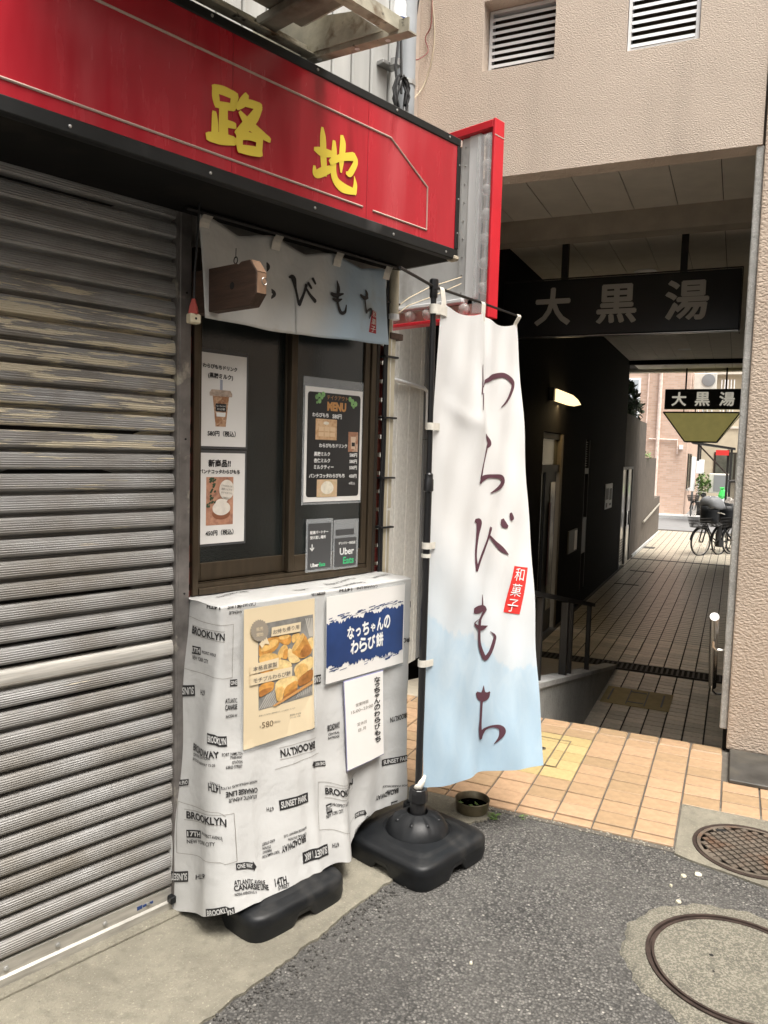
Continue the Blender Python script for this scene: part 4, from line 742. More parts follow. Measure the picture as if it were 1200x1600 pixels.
def sheet(t, name, s0, s1, z0, z1, n, m, th=.0012):
    mb = MB(t); mb.box(s0, s1, n, n + th, z0, z1); return mb.build(name, m)
def F2(n): return lambda x, y: (x, n, y)
def posters():
    G1, G2 = -.0265, .0045           # faces of the two panes
    # --- drink poster
    s0, s1, z0, z1 = .094, .306, 1.53, 1.835; n = G1
    t = thing('drink_poster', FAC, (.2, n, z0), 'upper white laminated poster with an iced drink cup on the window', 'poster')
    sheet(t, 'laminate', s0 - .006, s1 + .008, z0 - .008, z1 + .012, n + .0004, M['charcoal'], .0006); sheet(t, 'paper', s0, s1, z0, z1, n + .0012, M['paper'])
    p = n + .0028; mb = MB(t); put(mb, 'わらびもちドリンク', F2(p), .198, z1 - .044, w=.135, bold=.035, rot=-.03); put(mb, '(黒糖ミルク)', F2(p), .200, z1 - .074, w=.098, bold=.035, rot=-.02); put(mb, '580円（税込）', F2(p), .207, z0 + .043, w=.112, bold=.022); mb.build('lettering', M['ink'])
    cx = .202; cup = [(.026, 0), (.033, .045), (.038, .102), (.040, .106)]; zc = z0 + .066
    mb = MB(t); w0, w1 = .020, .033; mb.prism([(cx - w0, p, zc), (cx + w0, p, zc), (cx + w1, p, zc + .105), (cx - w1, p, zc + .105)], (0, .0003, 0)); mb.build('cup_print', m_photo('iced_drink_print', ((.40, .20, .10), (.60, .40, .26), (.24, .10, .05)), 55))
    mb = MB(t); mb.prism([(cx - .044, p + .0006, zc + .10), (cx + .044, p + .0006, zc + .10), (cx + .045, p + .0006, zc + .110), (cx + .037, p + .0006, zc + .121), (cx - .037, p + .0006, zc + .121), (cx - .045, p + .0006, zc + .110)], (0, .0003, 0)); mb.build('lid_print', mat('lid_print_ink', (.46, .36, .29), .4, var=(80, .3)))
    mb = MB(t); mb.prism([(cx - .004, p + .0002, zc + .112), (cx + .006, p + .0002, zc + .112), (cx + .006, p + .0002, zc + .155), (cx - .004, p + .0002, zc + .155)], (0, .0003, 0)); mb.build('straw_print', mat('straw_ink', (.36, .38, .46), .5))
    mb = MB(t); mb.prism([(cx - .021, p + .001, zc + .05), (cx + .021, p + .001, zc + .05), (cx + .021, p + .001, zc + .076), (cx - .021, p + .001, zc + .076)], (0, .0003, 0)); mb.build('label_print', M['ink'])
    mb = MB(t); mb.prism([(cx - .017, p + .001, zc + .033), (cx + .017, p + .001, zc + .033), (cx + .019, p + .001, zc + .047), (cx - .019, p + .001, zc + .047)], (0, .0003, 0)); put(mb, 'なっちゃんの', F2(p + .0016), cx, zc + .068, w=.036, bold=.01); put(mb, 'わらび餅', F2(p + .0016), cx, zc + .058, w=.030, bold=.01); mb.build('lettering', M['white'])
    # --- cotta poster
    s0, s1, z0, z1 = .094, .304, 1.205, 1.508
    t = thing('dessert_poster', FAC, (.2, n, z0), 'lower white laminated poster with a cream dessert photo on the window', 'poster')
    sheet(t, 'laminate', s0 - .006, s1 + .008, z0 - .008, z1 + .010, n + .0004, M['charcoal'], .0006); sheet(t, 'paper', s0, s1, z0, z1, n + .0012, M['paper'])
    mb = MB(t); put(mb, '新商品!!', F2(p), .200, z1 - .034, w=.088, bold=.035); put(mb, 'パンナコッタわらびもち', F2(p), .202, z1 - .062, w=.160, bold=.035, rot=-.01); put(mb, '450円（税込）', F2(p), .203, z0 + .036, w=.112, bold=.022); mb.build('lettering', M['ink'])
    a0, a1, b0, b1 = .148, .256, z0 + .062, z1 - .080
    mb = MB(t); mb.prism([(a0, p, b0), (a1, p, b0), (a1, p, b1), (a0, p, b1)], (0, .0003, 0)); mb.build('photo_print', m_photo('table_print', ((.50, .24, .15), (.34, .16, .11), (.58, .32, .21)), 25))
    mb = MB(t)
    random.seed(2)
    for i in range(26):
        x, y = a0 + .004 + random.random() * .032, b0 + .06 + random.random() * .095; q = .006
        mb.prism([(x - q, p + .0006 + i * 2e-5, y), (x, p + .0006 + i * 2e-5, y - q * .7), (x + q * .8, p + .0006 + i * 2e-5, y + q * .5), (x, p + .0006 + i * 2e-5, y + q)], (0, .0002, 0))
    mb.build('leaf_print', mat('dark_leaf_ink', (.05, .085, .045), .5))
    def disc(m, cx, cy, rx, ry, nn, seg=28): m.prism([(cx + rx * math.cos(k * 2 * math.pi / seg), nn, cy + ry * math.sin(k * 2 * math.pi / seg)) for k in range(seg)], (0, .0003, 0))
    mb = MB(t); disc(mb, .208, b0 + .038, .036, .020, p + .0008); mb.build('dish_print', mat('caramel_ink', (.28, .11, .06), .4))
    mb = MB(t); disc(mb, .208, b0 + .056, .036, .024, p + .0014); disc(mb, .206, b0 + .074, .022, .014, p + .0018); disc(mb, .228, b1 - .043, .030, .034, p + .0022); mb.prism([(.212, p + .0022, b1 - .066), (.238, p + .0022, b1 - .07), (.219, p + .0022, b1 - .098)], (0, .0003, 0)); mb.build('cream_print', mat('cream_ink', (.76, .70, .62), .5, var=(40, .12)))
    mb = MB(t); 
    for k, s in enumerate(('この仙台みその', '濃厚さんです', 'おすすめです!')): put(mb, s, F2(p + .0030), .228, b1 - .030 - k * .012, w=.044, bold=.0, rot=-.12)
    mb.build('lettering', M['greyink'])
    # --- menu
    s0, s1, z0, z1 = .545, .840, 1.335, 1.758; n = G2
    t = thing('menu_poster', FAC, (.69, n, z0), 'charcoal menu poster with white border in a clear sleeve on the right pane', 'poster')
    sheet(t, 'sleeve', s0 - .008, s1 + .010, z0 - .010, z1 + .035, n + .0002, M['plastic'], .0006); sheet(t, 'paper', s0, s1, z0, z1, n + .0012, M['paper'])
    a0, a1, b0, b1 = s0 + .012, s1 - .012, z0 + .018, z1 - .018; R = .012; pts = []
    for cx, cy, k0 in ((a1 - R, b1 - R, 0), (a0 + R, b1 - R, 1), (a0 + R, b0 + R, 2), (a1 - R, b0 + R, 3)):
        for k in range(5): an = (k0 + k / 4) * math.pi / 2; pts.append((cx + R * math.cos(an), n + .0026, cy + R * math.sin(an)))
    mb = MB(t); mb.prism(pts, (0, .0003, 0)); mb.build('black_print', M['blackboard'])
    p = n + .0034; mb = MB(t); cx = .692
    put(mb, 'わらびもち', F2(p), .620, 1.657, w=.080, bold=.03); put(mb, '580円', F2(p), .704, 1.655, w=.047, bold=.03)
    put(mb, 'わらびもちドリンク', F2(p), .688, 1.545, w=.143, bold=.03)
    for k, (x, pr) in enumerate((('黒糖ミルク', '580円'), ('杏仁ミルク', '580円'), ('ミルクティー', '500円'))): put(mb, x, F2(p), .592, 1.513 - k * .0243, h=.0155, bold=.03, align='L'); put(mb, pr, F2(p), .815, 1.511 - k * .0243, h=.0145, bold=.03, align='R')
    put(mb, 'パンナコッタわらびもち', F2(p), .570, 1.432, w=.180, bold=.03, align='L'); put(mb, '450円', F2(p), .815, 1.430, h=.0145, bold=.03, align='R'); put(mb, '※税込', F2(p), .808, 1.402, h=.012, align='R'); mb.build('lettering', M['white'])
    mb = MB(t); put(mb, 'MENU', F2(p), .702, 1.691, h=.034, w=.098, bold=.06); mb.build('lettering', M['orangeink'])
    mb = MB(t); put(mb, 'テイクアウト', F2(p), .705, 1.724, w=.108, bold=.0); mb.build('lettering', M['orangeink'])
    mb = MB(t); random.seed(5)
    for x, y, q in ((.600, 1.722, .009), (.612, 1.730, .008), (.632, 1.733, .010), (.624, 1.722, .008), (.614, 1.708, .009), (.602, 1.702, .005), (.770, 1.724, .009), (.783, 1.716, .010), (.800, 1.708, .010), (.790, 1.697, .007), (.780, 1.703, .005)):
        mb.prism([(x + q * math.cos(k * .9 + .4), p, y + q * math.sin(k * .9 + .4) * 1.1) for k in range(7)], (0, .0003, 0)); p += .00005
    mb.build('leaf_print', M['leafink'])
    p = n + .0034
    for a, b, c, d, cols in ((.597, .704, 1.566, 1.643, ((.58, .36, .20), (.66, .45, .27), (.48, .27, .13))), (.766, .818, 1.524, 1.600, ((.40, .20, .12), (.60, .42, .30), (.30, .15, .09))), (.609, .712, 1.352, 1.418, ((.62, .42, .26), (.66, .48, .32), (.52, .42, .24)))):
        mb = MB(t); mb.prism([(a, p, c), (b, p, c), (b, p, d), (a, p, d)], (0, .0003, 0)); mb.build('photo_print', m_photo('menu_photo', cols, 40))
    def disc2(cx, cy, rx, ry, nn): mb.prism([(cx + rx * math.cos(k * .45), nn, cy + ry * math.sin(k * .45)) for k in range(14)], (0, .0002, 0))
    mb = MB(t); disc2(.661, 1.386, .033, .024, p + .0008); disc2(.661, 1.398, .024, .014, p + .0011); disc2(.649, 1.628, .014, .006, p + .0008); mb.build('photo_detail', mat('milk_ink', (.74, .68, .56), .5, var=(60, .15)))
    mb = MB(t); mb.prism([(.782, p + .0008, 1.535), (.802, p + .0008, 1.535), (.806, p + .0008, 1.582), (.778, p + .0008, 1.582)], (0, .0002, 0)); mb.build('photo_detail', mat('latte_ink', (.66, .50, .37), .5))
    mb = MB(t); mb.prism([(.784, p + .0012, 1.545), (.801, p + .0012, 1.545), (.801, p + .0012, 1.560), (.784, p + .0012, 1.560)], (0, .0002, 0)); mb.build('photo_detail', M['ink'])
    mb = MB(t)
    for i in range(3):
        for j in range(2): mb.prism([(.612 + i * .029, p + .0008, 1.578 + j * .020), (.637 + i * .029, p + .0008, 1.578 + j * .020), (.637 + i * .029, p + .0008, 1.594 + j * .020), (.612 + i * .029, p + .0008, 1.594 + j * .020)], (0, .0002, 0))
    mb.build('photo_detail', mat('mochi_box_ink', (.70, .50, .31), .5))
    # --- delivery cards in sleeves
    n = .0132
    t = thing('delivery_card', FAC, (.625, n, 1.075), 'dark delivery pick-up card with a down arrow in a clear sleeve', 'card', 'delivery cards on the window')
    sheet(t, 'sleeve', .556, .690, 1.074, 1.272, n + .0002, M['plastic'], .0006); sheet(t, 'card', .566, .680, 1.085, 1.255, n + .0012, M['charcoal'])
    q = n + .0028; mb = MB(t); put(mb, '配達パートナー', F2(q), .574, 1.222, w=.090, bold=.025, align='L'); put(mb, '受け渡し場所', F2(q), .574, 1.203, w=.078, bold=.025, align='L'); put(mb, '↓', F2(q), .585, 1.165, h=.026, bold=.02); put(mb, 'Uber', F2(q), .579, 1.099, h=.0145, bold=.03, align='L'); mb.build('lettering', M['white'])
    mb = MB(t); put(mb, 'Eats', F2(q), .622, 1.099, h=.0145, bold=.03, align='L'); mb.build('lettering', M['greenink'])
    t = thing('delivery_card', FAC, (.76, n, 1.075), 'dark delivery service card with large white and green words, right of the arrow card', 'card', 'delivery cards on the window')
    sheet(t, 'sleeve', .694, .828, 1.072, 1.264, n + .0002, M['plastic'], .0006); sheet(t, 'card', .702, .816, 1.082, 1.192, n + .0012, M['charcoal']); sheet(t, 'band', .705, .802, 1.205, 1.226, n + .0012, M['charcoal'])
    mb = MB(t); put(mb, 'デリバリー対応店', F2(q), .765, 1.172, w=.090, bold=.02); put(mb, 'Uber', F2(q), .804, 1.140, h=.027, bold=.02, align='R'); mb.build('lettering', M['white'])
    mb = MB(t); put(mb, 'Eats', F2(q), .804, 1.104, h=.027, bold=.02, align='R'); mb.build('lettering', M['greenink'])
posters()
def noren():
    t = thing('noren_banner', FAC, (.43, .1, 2.0), 'short horizontal cloth banner with brush lettering hung under the red sign', 'banner')
    s0, s1 = .022, .862; tabs = (.04, .315, .59, .845)
    def fn(s, v):
        sag = min((abs(s - q) for q in tabs)); zt = 2.222 - .030 * min(1, (sag / .135)) ** 1.3 - .006 * (s - s0); zb = 1.917 + .024 * (s - s0) - .010 * math.sin((s - s0) * 3.6)
        n = .1 + .012 * math.sin(s * 11 + 1) * (.3 + .7 * v) + .006 * math.sin(s * 27 + v * 3) + .010 * v - .016 * math.exp(-((s - .80 - .06 * v) / .03) ** 2) * (1 - v)
        return (s + (.028 * v * (s - .4) if s > .4 else .02 * v), n, zt + (zb - zt) * v)
    mb = MB(t); mb.surf(fn, lin(s0, s1, 90), lin(0, 1, 26)); mb.build('cloth', M['noren'], smooth='all', solid=.001)
    for q in tabs:
        mb = MB(t); mb.surf(lambda u, v: (q + u + .020 * max(0, v - .45) * 2, .108 + .008 * math.sin(v * 3), 2.175 + v * .058), lin(-.017, .017, 3), lin(0, 1, 6)); mb.build('tab', M['strap'], solid=.0012)
    mb = MB(t); mb.tube([(-.02, .11, 2.2275), (.45, .11, 2.2285), (.90, .11, 2.2295)], .006, 8); mb.build('rod', M['poleblack'])
    def nm(x, y, k): 
        # point on the cloth for a height y
        lo, hi = 0., 1.
        for _ in range(18):
            md = (lo + hi) / 2
            if fn(x, md)[2] > y: lo = md
            else: hi = md
        return (x, fn(x, lo)[1] + .0022 + .0003 * k, y)
    mb = MB(t)
    for k, st in enumerate(NOREN_STROKES): brush(mb, [(p[0], p[1], p[2]) for p in st], nm, k=k)
    mb.build('lettering', M['ink'])
    mb = MB(t); q = NOREN_STAMP; P4 = lambda u, v: tuple((1 - v) * ((1 - u) * q[0][i] + u * q[1][i]) + v * ((1 - u) * q[3][i] + u * q[2][i]) for i in range(2))
    mb.surf(lambda u, v: nm(*P4(u, v), 0), lin(0, 1, 5), lin(0, 1, 9)); mb.build('stamp', M['darkred'])
    mb = MB(t)
    for i, ch in enumerate('和菓子'): put(mb, ch, lambda x, y: nm(*P4(x, y), 9), .5, (i + .5) / 3, h=.27, w=.70, flip=False) if False else put(mb, ch, lambda x, y: nm(*P4(x, 1 - y), 9), .5, 1 - (i + .5) / 3, h=.27, w=.72, bold=.0)
    mb.build('lettering', M['strap'])
noren()
def beam_and_cord():
    t = thing('timber_bracket', FAC, (.1, .0, 2.0), 'short cut timber beam with chamfered end and eye hooks below the sign', 'timber')
    s0, s1, z0, z1 = .056, .094, 1.938, 2.068
    prof = [(.022, z0), (.318, z0 - .004), (.350, z0 + .028), (.350, z1 - .040), (.318, z1 - .004), (.275, z1 - .004), (.265, z1 - .014), (.252, z1 - .006), (.022, z1)]
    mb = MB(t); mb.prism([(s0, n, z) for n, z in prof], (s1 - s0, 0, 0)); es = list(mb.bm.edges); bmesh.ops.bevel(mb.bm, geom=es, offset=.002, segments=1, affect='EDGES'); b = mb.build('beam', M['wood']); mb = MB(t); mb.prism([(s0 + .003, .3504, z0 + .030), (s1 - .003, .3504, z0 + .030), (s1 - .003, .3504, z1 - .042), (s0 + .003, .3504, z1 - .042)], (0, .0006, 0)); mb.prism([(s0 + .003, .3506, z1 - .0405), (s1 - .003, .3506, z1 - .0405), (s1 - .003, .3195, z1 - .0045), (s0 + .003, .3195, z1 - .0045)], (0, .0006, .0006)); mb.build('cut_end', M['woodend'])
    mb = MB(t); mb.lathe((s0 - .0004, .235, z0 + .062), [(.011, 0), (.0, -.0005)], 14, axis=0); mb.build('hole', M['gap'])
    def ring(c, ax, m):
        mb = MB(t); pts = []
        for k in range(14):
            a = k * 2 * math.pi / 13
            pts.append((c[0] + (.009 * math.cos(a) if ax == 0 else 0), c[1] + (.009 * math.cos(a) if ax == 1 else 0), c[2] + .010 * math.sin(a)))
        mb.tube(pts, .0016, 6); mb.build('eye_hook', m, smooth=True)
    ring((.075, .362, 2.0), 0, M['stainless']); ring((.075, .225, z1 + .010), 1, M['cable'])
    mb = MB(t); mb.tube([(.075, .225, z1 + .016), (.075, .226, z1 + .045)], .0012, 5); mb.build('hook_wire', M['cable'])
    t = thing('hanging_plug', FAC, (.0, .14, 1.9), 'cream socket wrapped in red tape hanging on a cord beside the window', 'socket')
    mb = MB(t); mb.tube([(-.002, .15, 2.238), (-.004, .146, 2.15), (-.010, .142, 2.05), (-.012, .14, 1.955)], .0035, 6); mb.build('cord', M['cable'], smooth=True)
    mb = MB(t); mb.tube([(-.012, .14, 1.962), (-.012, .14, 1.94), (-.012, .14, 1.918)], [.006, .014, .018], 4); mb.build('tape', M['cardred'])
    mb = MB(t); mb.box(-.030, .006, .127, .153, 1.890, 1.918, .003); p = mb.build('socket', mat('cream_socket', (.60, .53, .38), .5, var=(30, .15)))
    mb = MB(t); mb.lathe((-.012, .1535, 1.904), [(.004, 0), (0, .0004)], 10, axis=1); mb.build('screw_hole', M['gap'], parent=p)
beam_and_cord()
# ================================================================== counter under the oilcloth
CLL = CL_S1 - CL_S0
def cl3(u, w, off=0.):
    s, n, z = cloth(u, w)
    if off:
        e = .004; a = cloth(u + e, w); b = cloth(u, min(1, w + e)) if w < .99 else tuple(2 * q - r for q, r in zip((s, n, z), cloth(u, w - e)))
        A_ = Vector(a) - Vector((s, n, z)); B_ = Vector(b) - Vector((s, n, z)); nn = A_.cross(B_)
        if nn.length > 1e-9:
            nn.normalize()
            if nn.y < 0 and u > -.03: nn = -nn
            if u <= -.03 and nn.x > 0: nn = -nn
            s += nn.x * off; n += nn.y * off; z += nn.z * off
    return (s, n, z)
def counter():
    t = thing('cloth_counter', FAC, (.5, .1, 0), 'serving counter draped in white newsprint patterned oilcloth under the window', 'counter')
    us = lin(-.2, -.04, 14) + lin(-.03, .06, 16) + lin(.07, CLL - .02, 110) + lin(CLL - .012, CLL + .012, 7) + [CLL + .05, CLL + .12]
    ws = [0, .006] + lin(.015, 1, 64)
    mb = MB(t); mb.surf(cl3, us, ws); 
    def topf(u, v):
        s, n, z = cloth(u, 0); q = .0 + v
        return (s, -.0 + (n + .0) * q if True else n, z + .006 * math.sin(math.pi * v) * math.sin(u * 9) + .003 * math.sin(u * 37 + v * 5) * v * (1 - v) * 4)
    tu = [u for u in us if u >= -.012 and u <= CLL + .012]
    mb.surf(topf, tu, lin(0, 1, 10)); 
    cl = mb.build('oilcloth', M['cloth'], smooth='all', weld=True)
    mb = MB(t); mb.box(.07, .92, .005, .17, .14, 1.02); mb.build('cabinet', M['greytrim'])
    # print
    blk = MB(t); wht = MB(t); ln = MB(t)
    def mpf(u0, w0, u1, w1, lift):
        H = CL_Z - .07
        def mp(x, y):       # x 0..1 along the run, y metres above the line
            return cl3(u0 + (u1 - u0) * x, min(.998, max(.0, w0 + (w1 - w0) * x - y / H)), lift)
        return mp
    def patch(mbx, mp, y0, y1, x0=0., x1=1., n=8, tip=0):
        xs = lin(x0, x1, n)
        for a, b in zip(xs, xs[1:]): mbx.face([mp(a, y0), mp(b, y0), mp(b, y1), mp(a, y1)])
    for txt, u0, w0, u1, w1, h, st, fl in CLOTH_ITEMS:
        du = abs(u1 - u0)
        if st == 'line':
            n = 14; H = CL_Z - .07; q = .0006
            hor = abs(u1 - u0) > abs(w1 - w0)
            for i in range(n):
                a, b = i / n, (i + 1) / n
                pa = (u0 + (u1 - u0) * a, w0 + (w1 - w0) * a); pb = (u0 + (u1 - u0) * b, w0 + (w1 - w0) * b)
                if hor: ln.face([cl3(pa[0], pa[1] - q / H, .0018), cl3(pb[0], pb[1] - q / H, .0018), cl3(pb[0], pb[1] + q / H, .0018), cl3(pa[0], pa[1] + q / H, .0018)])
                else: ln.face([cl3(pa[0] - q, pa[1], .0018), cl3(pb[0] - q, pb[1], .0018), cl3(pb[0] + q, pb[1], .0018), cl3(pa[0] + q, pa[1], .0018)])
            continue
        mp = mpf(u0, w0, u1, w1, .0020); mp2 = mpf(u0, w0, u1, w1, .0028)
        if st in ('k', 'al', 'ar'):
            x0, x1 = (0, 1)
            if st == 'ar': x1 = .82
            if st == 'al': x0 = .18
            patch(blk, mp, -h * .5, h * .5, x0, x1)
            if st == 'ar': blk.face([mp(.82, -h * .78), mp(1, 0), mp(.82, h * .78)])
            if st == 'al': blk.face([mp(.18, -h * .78), mp(0, 0), mp(.18, h * .78)])
            put(wht, txt, mp2, (x0 + x1) / 2, 0, h=h * .66, w=(x1 - x0) * .90, bold=.025, flip=bool(fl))
        else:
            put(blk, txt, mp, .5, 0, h=h * (.92 if st == 'b' else .86), w=1, bold=(.028 if st == 'b' else .014), flip=bool(fl))
    # the same print carries on over the top
    def tp(u0, v0):
        return lambda x, y: (lambda p: (p[0], p[1], p[2] + .002))(topf(u0 + x, v0 - y))
    for s, u0, v0, w in (('BROOKLYN', .14, .35, .12), ('14TH', .40, .55, .06), ('ATLANTIC AVENUE', .62, .4, .16), ('CANARSIE LINE', .60, .75, .16), ('SUNSET PARK', .80, .6, .09)): put(blk, s, tp(u0, v0), 0, 0, w=w, h=.10, bold=.01, flip=True)
    for mbx, nm, m in ((blk, 'black_print', M['ink']), (wht, 'white_print', M['cloth']), (ln, 'line_print', M['greyink'])): mbx.build(nm, m, recalc=False, kind='stuff')
    for u in (-.14, -.06, .1, .35, .62, .84):
        s, n, z = cloth(max(u, .0), 0); mb = MB(t); mb.lathe((s if u > 0 else CL_S0 + .01, (.012 if u > 0 else .2 + u), CL_Z + (.004 if u > 0 else -.02)), [(.006, 0), (.005, .003), (.001, .005)], 9); mb.build('drawing_pin', M['white'])
    return t
counter()
# posters pinned on the counter; each bends with the cloth a little
def counter_posters():
    def plane(s0, s1, z0, z1, n0, lean=.0, warp=.004, nb=None):
        # returns map (x 0..1, y 0..1, lift) on a slightly wavy sheet
        def mp(x, y, k=0.):
            s = s0 + (s1 - s0) * x; z = z0 + (z1 - z0) * y
            ss = s + lean * (1 - y); flat = nb[0] + (nb[1] - nb[0]) * x + (nb[2] - nb[0]) * (1 - y) + (nb[3] - nb[1] - nb[2] + nb[0]) * x * (1 - y)
            return (ss, max(cloth_nf(ss, max(0, (CL_Z - z) / CL_Z)) + .003, flat) + warp * (.5 + .5 * math.sin(x * 3.1 + y * 2)) * (1 - y * .6) + k, z)
        return mp
    def rect(t, nm, mp, x0, x1, y0, y1, k, m, nx=44, ny=34, solid=0):
        mb = MB(t); mb.surf(lambda u, v: mp(u, v, k), lin(x0, x1, nx), lin(y0, y1, ny)); return mb.build(nm, m, solid=solid)
    def poly(mb, mp, pts, k):
        mb.face([mp(x, y, k) for x, y in pts])
    # ---- mochi poster (A3)
    t = thing('mochi_poster', FAC, (.28, .23, .57), 'cream poster with a photo of golden rice cakes pinned to the counter cloth', 'poster')
    mp = plane(.134, .430, .580, 1.024, .2225, -.008, .004, (.207, .207, .224, .224))
    rect(t, 'sleeve', mp, -.03, 1.04, -.02, 1.05, 0, M['plastic']); rect(t, 'paper', mp, 0, 1, 0, 1, .0012, M['creampaper'], solid=.0008)
    # picture area: x .2..1, y .275..(.87)
    X = lambda px, py: ((px - (60 - (py - 120) * .0375)) / (735 + (py - 120) * .0105), 1 - (py - (122 - (px - 60) * .11)) / 1400)
    def PX(x, y):      # crop pixel of the photograph -> sheet coordinates
        u = (x - (62 - 56 * (y - 120) / 1440)) / 738; 
        yt = 125 - (x - 60) * .103; yb = 1565 - (x - 10) * .238
        return (u, 1 - (y - yt) / (yb - yt))
    def pg(m, pts, k): poly(m, mp, [PX(*q) for q in pts], k)
    k = .0022
    a, b, c, d = PX(272, 275), PX(778, 213), PX(745, 1048), PX(165, 1168)
    def grid(pts, m, nm, k, n=8):
        mb = MB(t); A_, B_, C_, D_ = [PX(*q) for q in pts]
        mb.surf(lambda u, v: mp(*[(1 - v) * ((1 - u) * A_[i] + u * B_[i]) + v * ((1 - u) * D_[i] + u * C_[i]) for i in range(2)], k), lin(0, 1, n), lin(0, 1, n)); return mb.build(nm, m)
    ph = grid([(190, 286), (778, 213), (745, 1048), (165, 1168)], mat('slate_photo_ink', (.22, .215, .20), .4, var=(26, .35)), 'photo_print', k, 12)
    # bamboo tray stripes at the bottom and right
    mb = MB(t); random.seed(14)
    for i in range(16):
        x = 175 + i * 24; mb.face([mp(*PX(x - 10, 1160 - (x - 175) * .2), .0026), mp(*PX(x - 2, 1160 - (x - 175) * .2), .0026), mp(*PX(x + 130, 940), .0026), mp(*PX(x + 118, 945), .0026)]) if x < 420 else None
        y = 980 + i * 6; 
    for i in range(8): mb.face([mp(*PX(560 + i * 24, 1070 - i * 8), .0026), mp(*PX(566 + i * 24, 1070 - i * 8), .0026), mp(*PX(620 + i * 16, 960 - i * 6), .0026), mp(*PX(612 + i * 16, 962 - i * 6), .0026)])
    for i in range(5): mb.face([mp(*PX(690 + i * 20, 250), .0026), mp(*PX(700 + i * 20, 250), .0026), mp(*PX(740 + i * 9, 440), .0026), mp(*PX(728 + i * 9, 440), .0026)])
    mb.build('tray_print', mat('silver_stripe_ink', (.50, .47, .42), .4))
    blobs = [
        ([(190, 470), (290, 430), (390, 410), (405, 500), (330, 580), (190, 640)], 0), ([(195, 560), (240, 470), (390, 440), (380, 500), (270, 560)], 1),
        ([(380, 420), (520, 400), (530, 480), (480, 520), (400, 480)], 0), ([(395, 415), (510, 402), (505, 440), (410, 460)], 1),
        ([(535, 410), (640, 395), (560, 500), (530, 480)], 1), ([(700, 470), (770, 440), (768, 560), (720, 600)], 3),
        ([(190, 600), (330, 580), (420, 640), (380, 690), (190, 690)], 1), ([(370, 600), (430, 510), (490, 520), (480, 660), (400, 640)], 1), ([(440, 570), (488, 540), (480, 660), (430, 650)], 0),
        ([(490, 545), (530, 560), (600, 650), (620, 690), (520, 710), (480, 650)], 3), ([(520, 580), (665, 400), (720, 500), (760, 600), (640, 670), (560, 620)], 0), ([(520, 560), (640, 395), (680, 420), (600, 540), (545, 590)], 1), ([(610, 600), (700, 500), (755, 600), (640, 660)], 2),
        ([(290, 760), (380, 650), (500, 680), (530, 740), (400, 800)], 3), ([(190, 740), (290, 700), (330, 780), (190, 790)], 0),
        ([(540, 760), (600, 700), (765, 630), (752, 780), (620, 800), (560, 830)], 3), ([(545, 770), (640, 700), (720, 760), (600, 900), (575, 930)], 1), ([(590, 860), (755, 760), (750, 890), (610, 950), (580, 930)], 2),
        ([(175, 900), (330, 870), (320, 960), (250, 1000), (172, 1030)], 0), ([(175, 960), (320, 930), (250, 1000), (172, 1035)], 2),
        ([(330, 920), (380, 860), (520, 830), (580, 850), (560, 930), (430, 1000), (350, 1040)], 3), ([(340, 950), (430, 930), (410, 1080), (345, 1090)], 1), ([(430, 950), (580, 870), (570, 990), (420, 1080)], 0), ([(415, 1040), (570, 950), (565, 1000), (420, 1085)], 2)]
    for i, (pts, c) in enumerate(blobs):
        cx = sum(p[0] for p in pts) / len(pts); cy = sum(p[1] for p in pts) / len(pts); out = []
        n = len(pts)
        for j in range(n):       # soften the corners
            p, q = pts[j], pts[(j + 1) % n]; out += [(p[0] * .8 + q[0] * .2, p[1] * .8 + q[1] * .2), (p[0] * .5 + q[0] * .5 + (p[0] + q[0] - 2 * cx) * .02, p[1] * .5 + q[1] * .5 + (p[1] + q[1] - 2 * cy) * .02), (p[0] * .2 + q[0] * .8, p[1] * .2 + q[1] * .8)]
        mb = MB(t); pg(mb, out, .0030 + i * .00008); mb.build('rice_cake_print', MOCHI[c])
    mb = MB(t); pg(mb, [(300, 1128), (750, 890), (750, 925), (330, 1135)], .0052); mb.build('stick_print', M['orangeink'])
    # cream labels and badge
    mb = MB(t)
    for q in ([(322, 322), (633, 282), (626, 380), (314, 415)], [(95, 690), (382, 635), (376, 735), (88, 790)], [(90, 800), (524, 738), (516, 835), (85, 905)], [(190, 480), (262, 405), (295, 495), (250, 480), (215, 530)]): pg(mb, q, .0056)
    mb.build('caption_strip', M['creampaper'])
    mb = MB(t); pts = []
    for i in range(48): a = i * 2 * math.pi / 48; r = 88 + (5 if i % 2 else -4); pts.append((198 + r * math.cos(a), 345 + r * 1.25 * math.sin(a)))
    pg(mb, pts, .0062); mb.build('badge_print', mat('grey_badge_ink', (.30, .26, .21), .5))
    def tx(mb, s, x0, y0, x1, h, k, bold=.0):
        A_ = PX(x0, y0); B_ = PX(x1, y0 - (x1 - x0) * .145); hh = h / 1440
        put(mb, s, lambda x, y: mp(A_[0] + (B_[0] - A_[0]) * x, A_[1] + (B_[1] - A_[1]) * x + y, k), .5, 0, w=1, h=hh, bold=bold)
    mb = MB(t); tx(mb, 'お持ち帰り用', 332, 370, 612, 50, .0064, .011); tx(mb, '本格自家製', 120, 735, 362, 52, .0064, .011); tx(mb, 'モチプルわらび餅', 118, 855, 502, 50, .0064, .011)
    tx(mb, '厳選したきな粉と自家製蜜をたっぷり使用しています', 165, 1225, 545, 16, .0028); tx(mb, '原材料 きな粉', 485, 1245, 608, 22, .0028); tx(mb, '（わらび粉・砂糖）', 485, 1272, 600, 16, .0028); tx(mb, '￥', 165, 1340, 185, 22, .0028); tx(mb, '(税込)', 312, 1305, 380, 26, .0028); mb.build('lettering', M['greyink'])
    mb = MB(t); tx(mb, '580', 192, 1325, 306, 62, .0028, -.004); mb.build('lettering', M['brownink'])
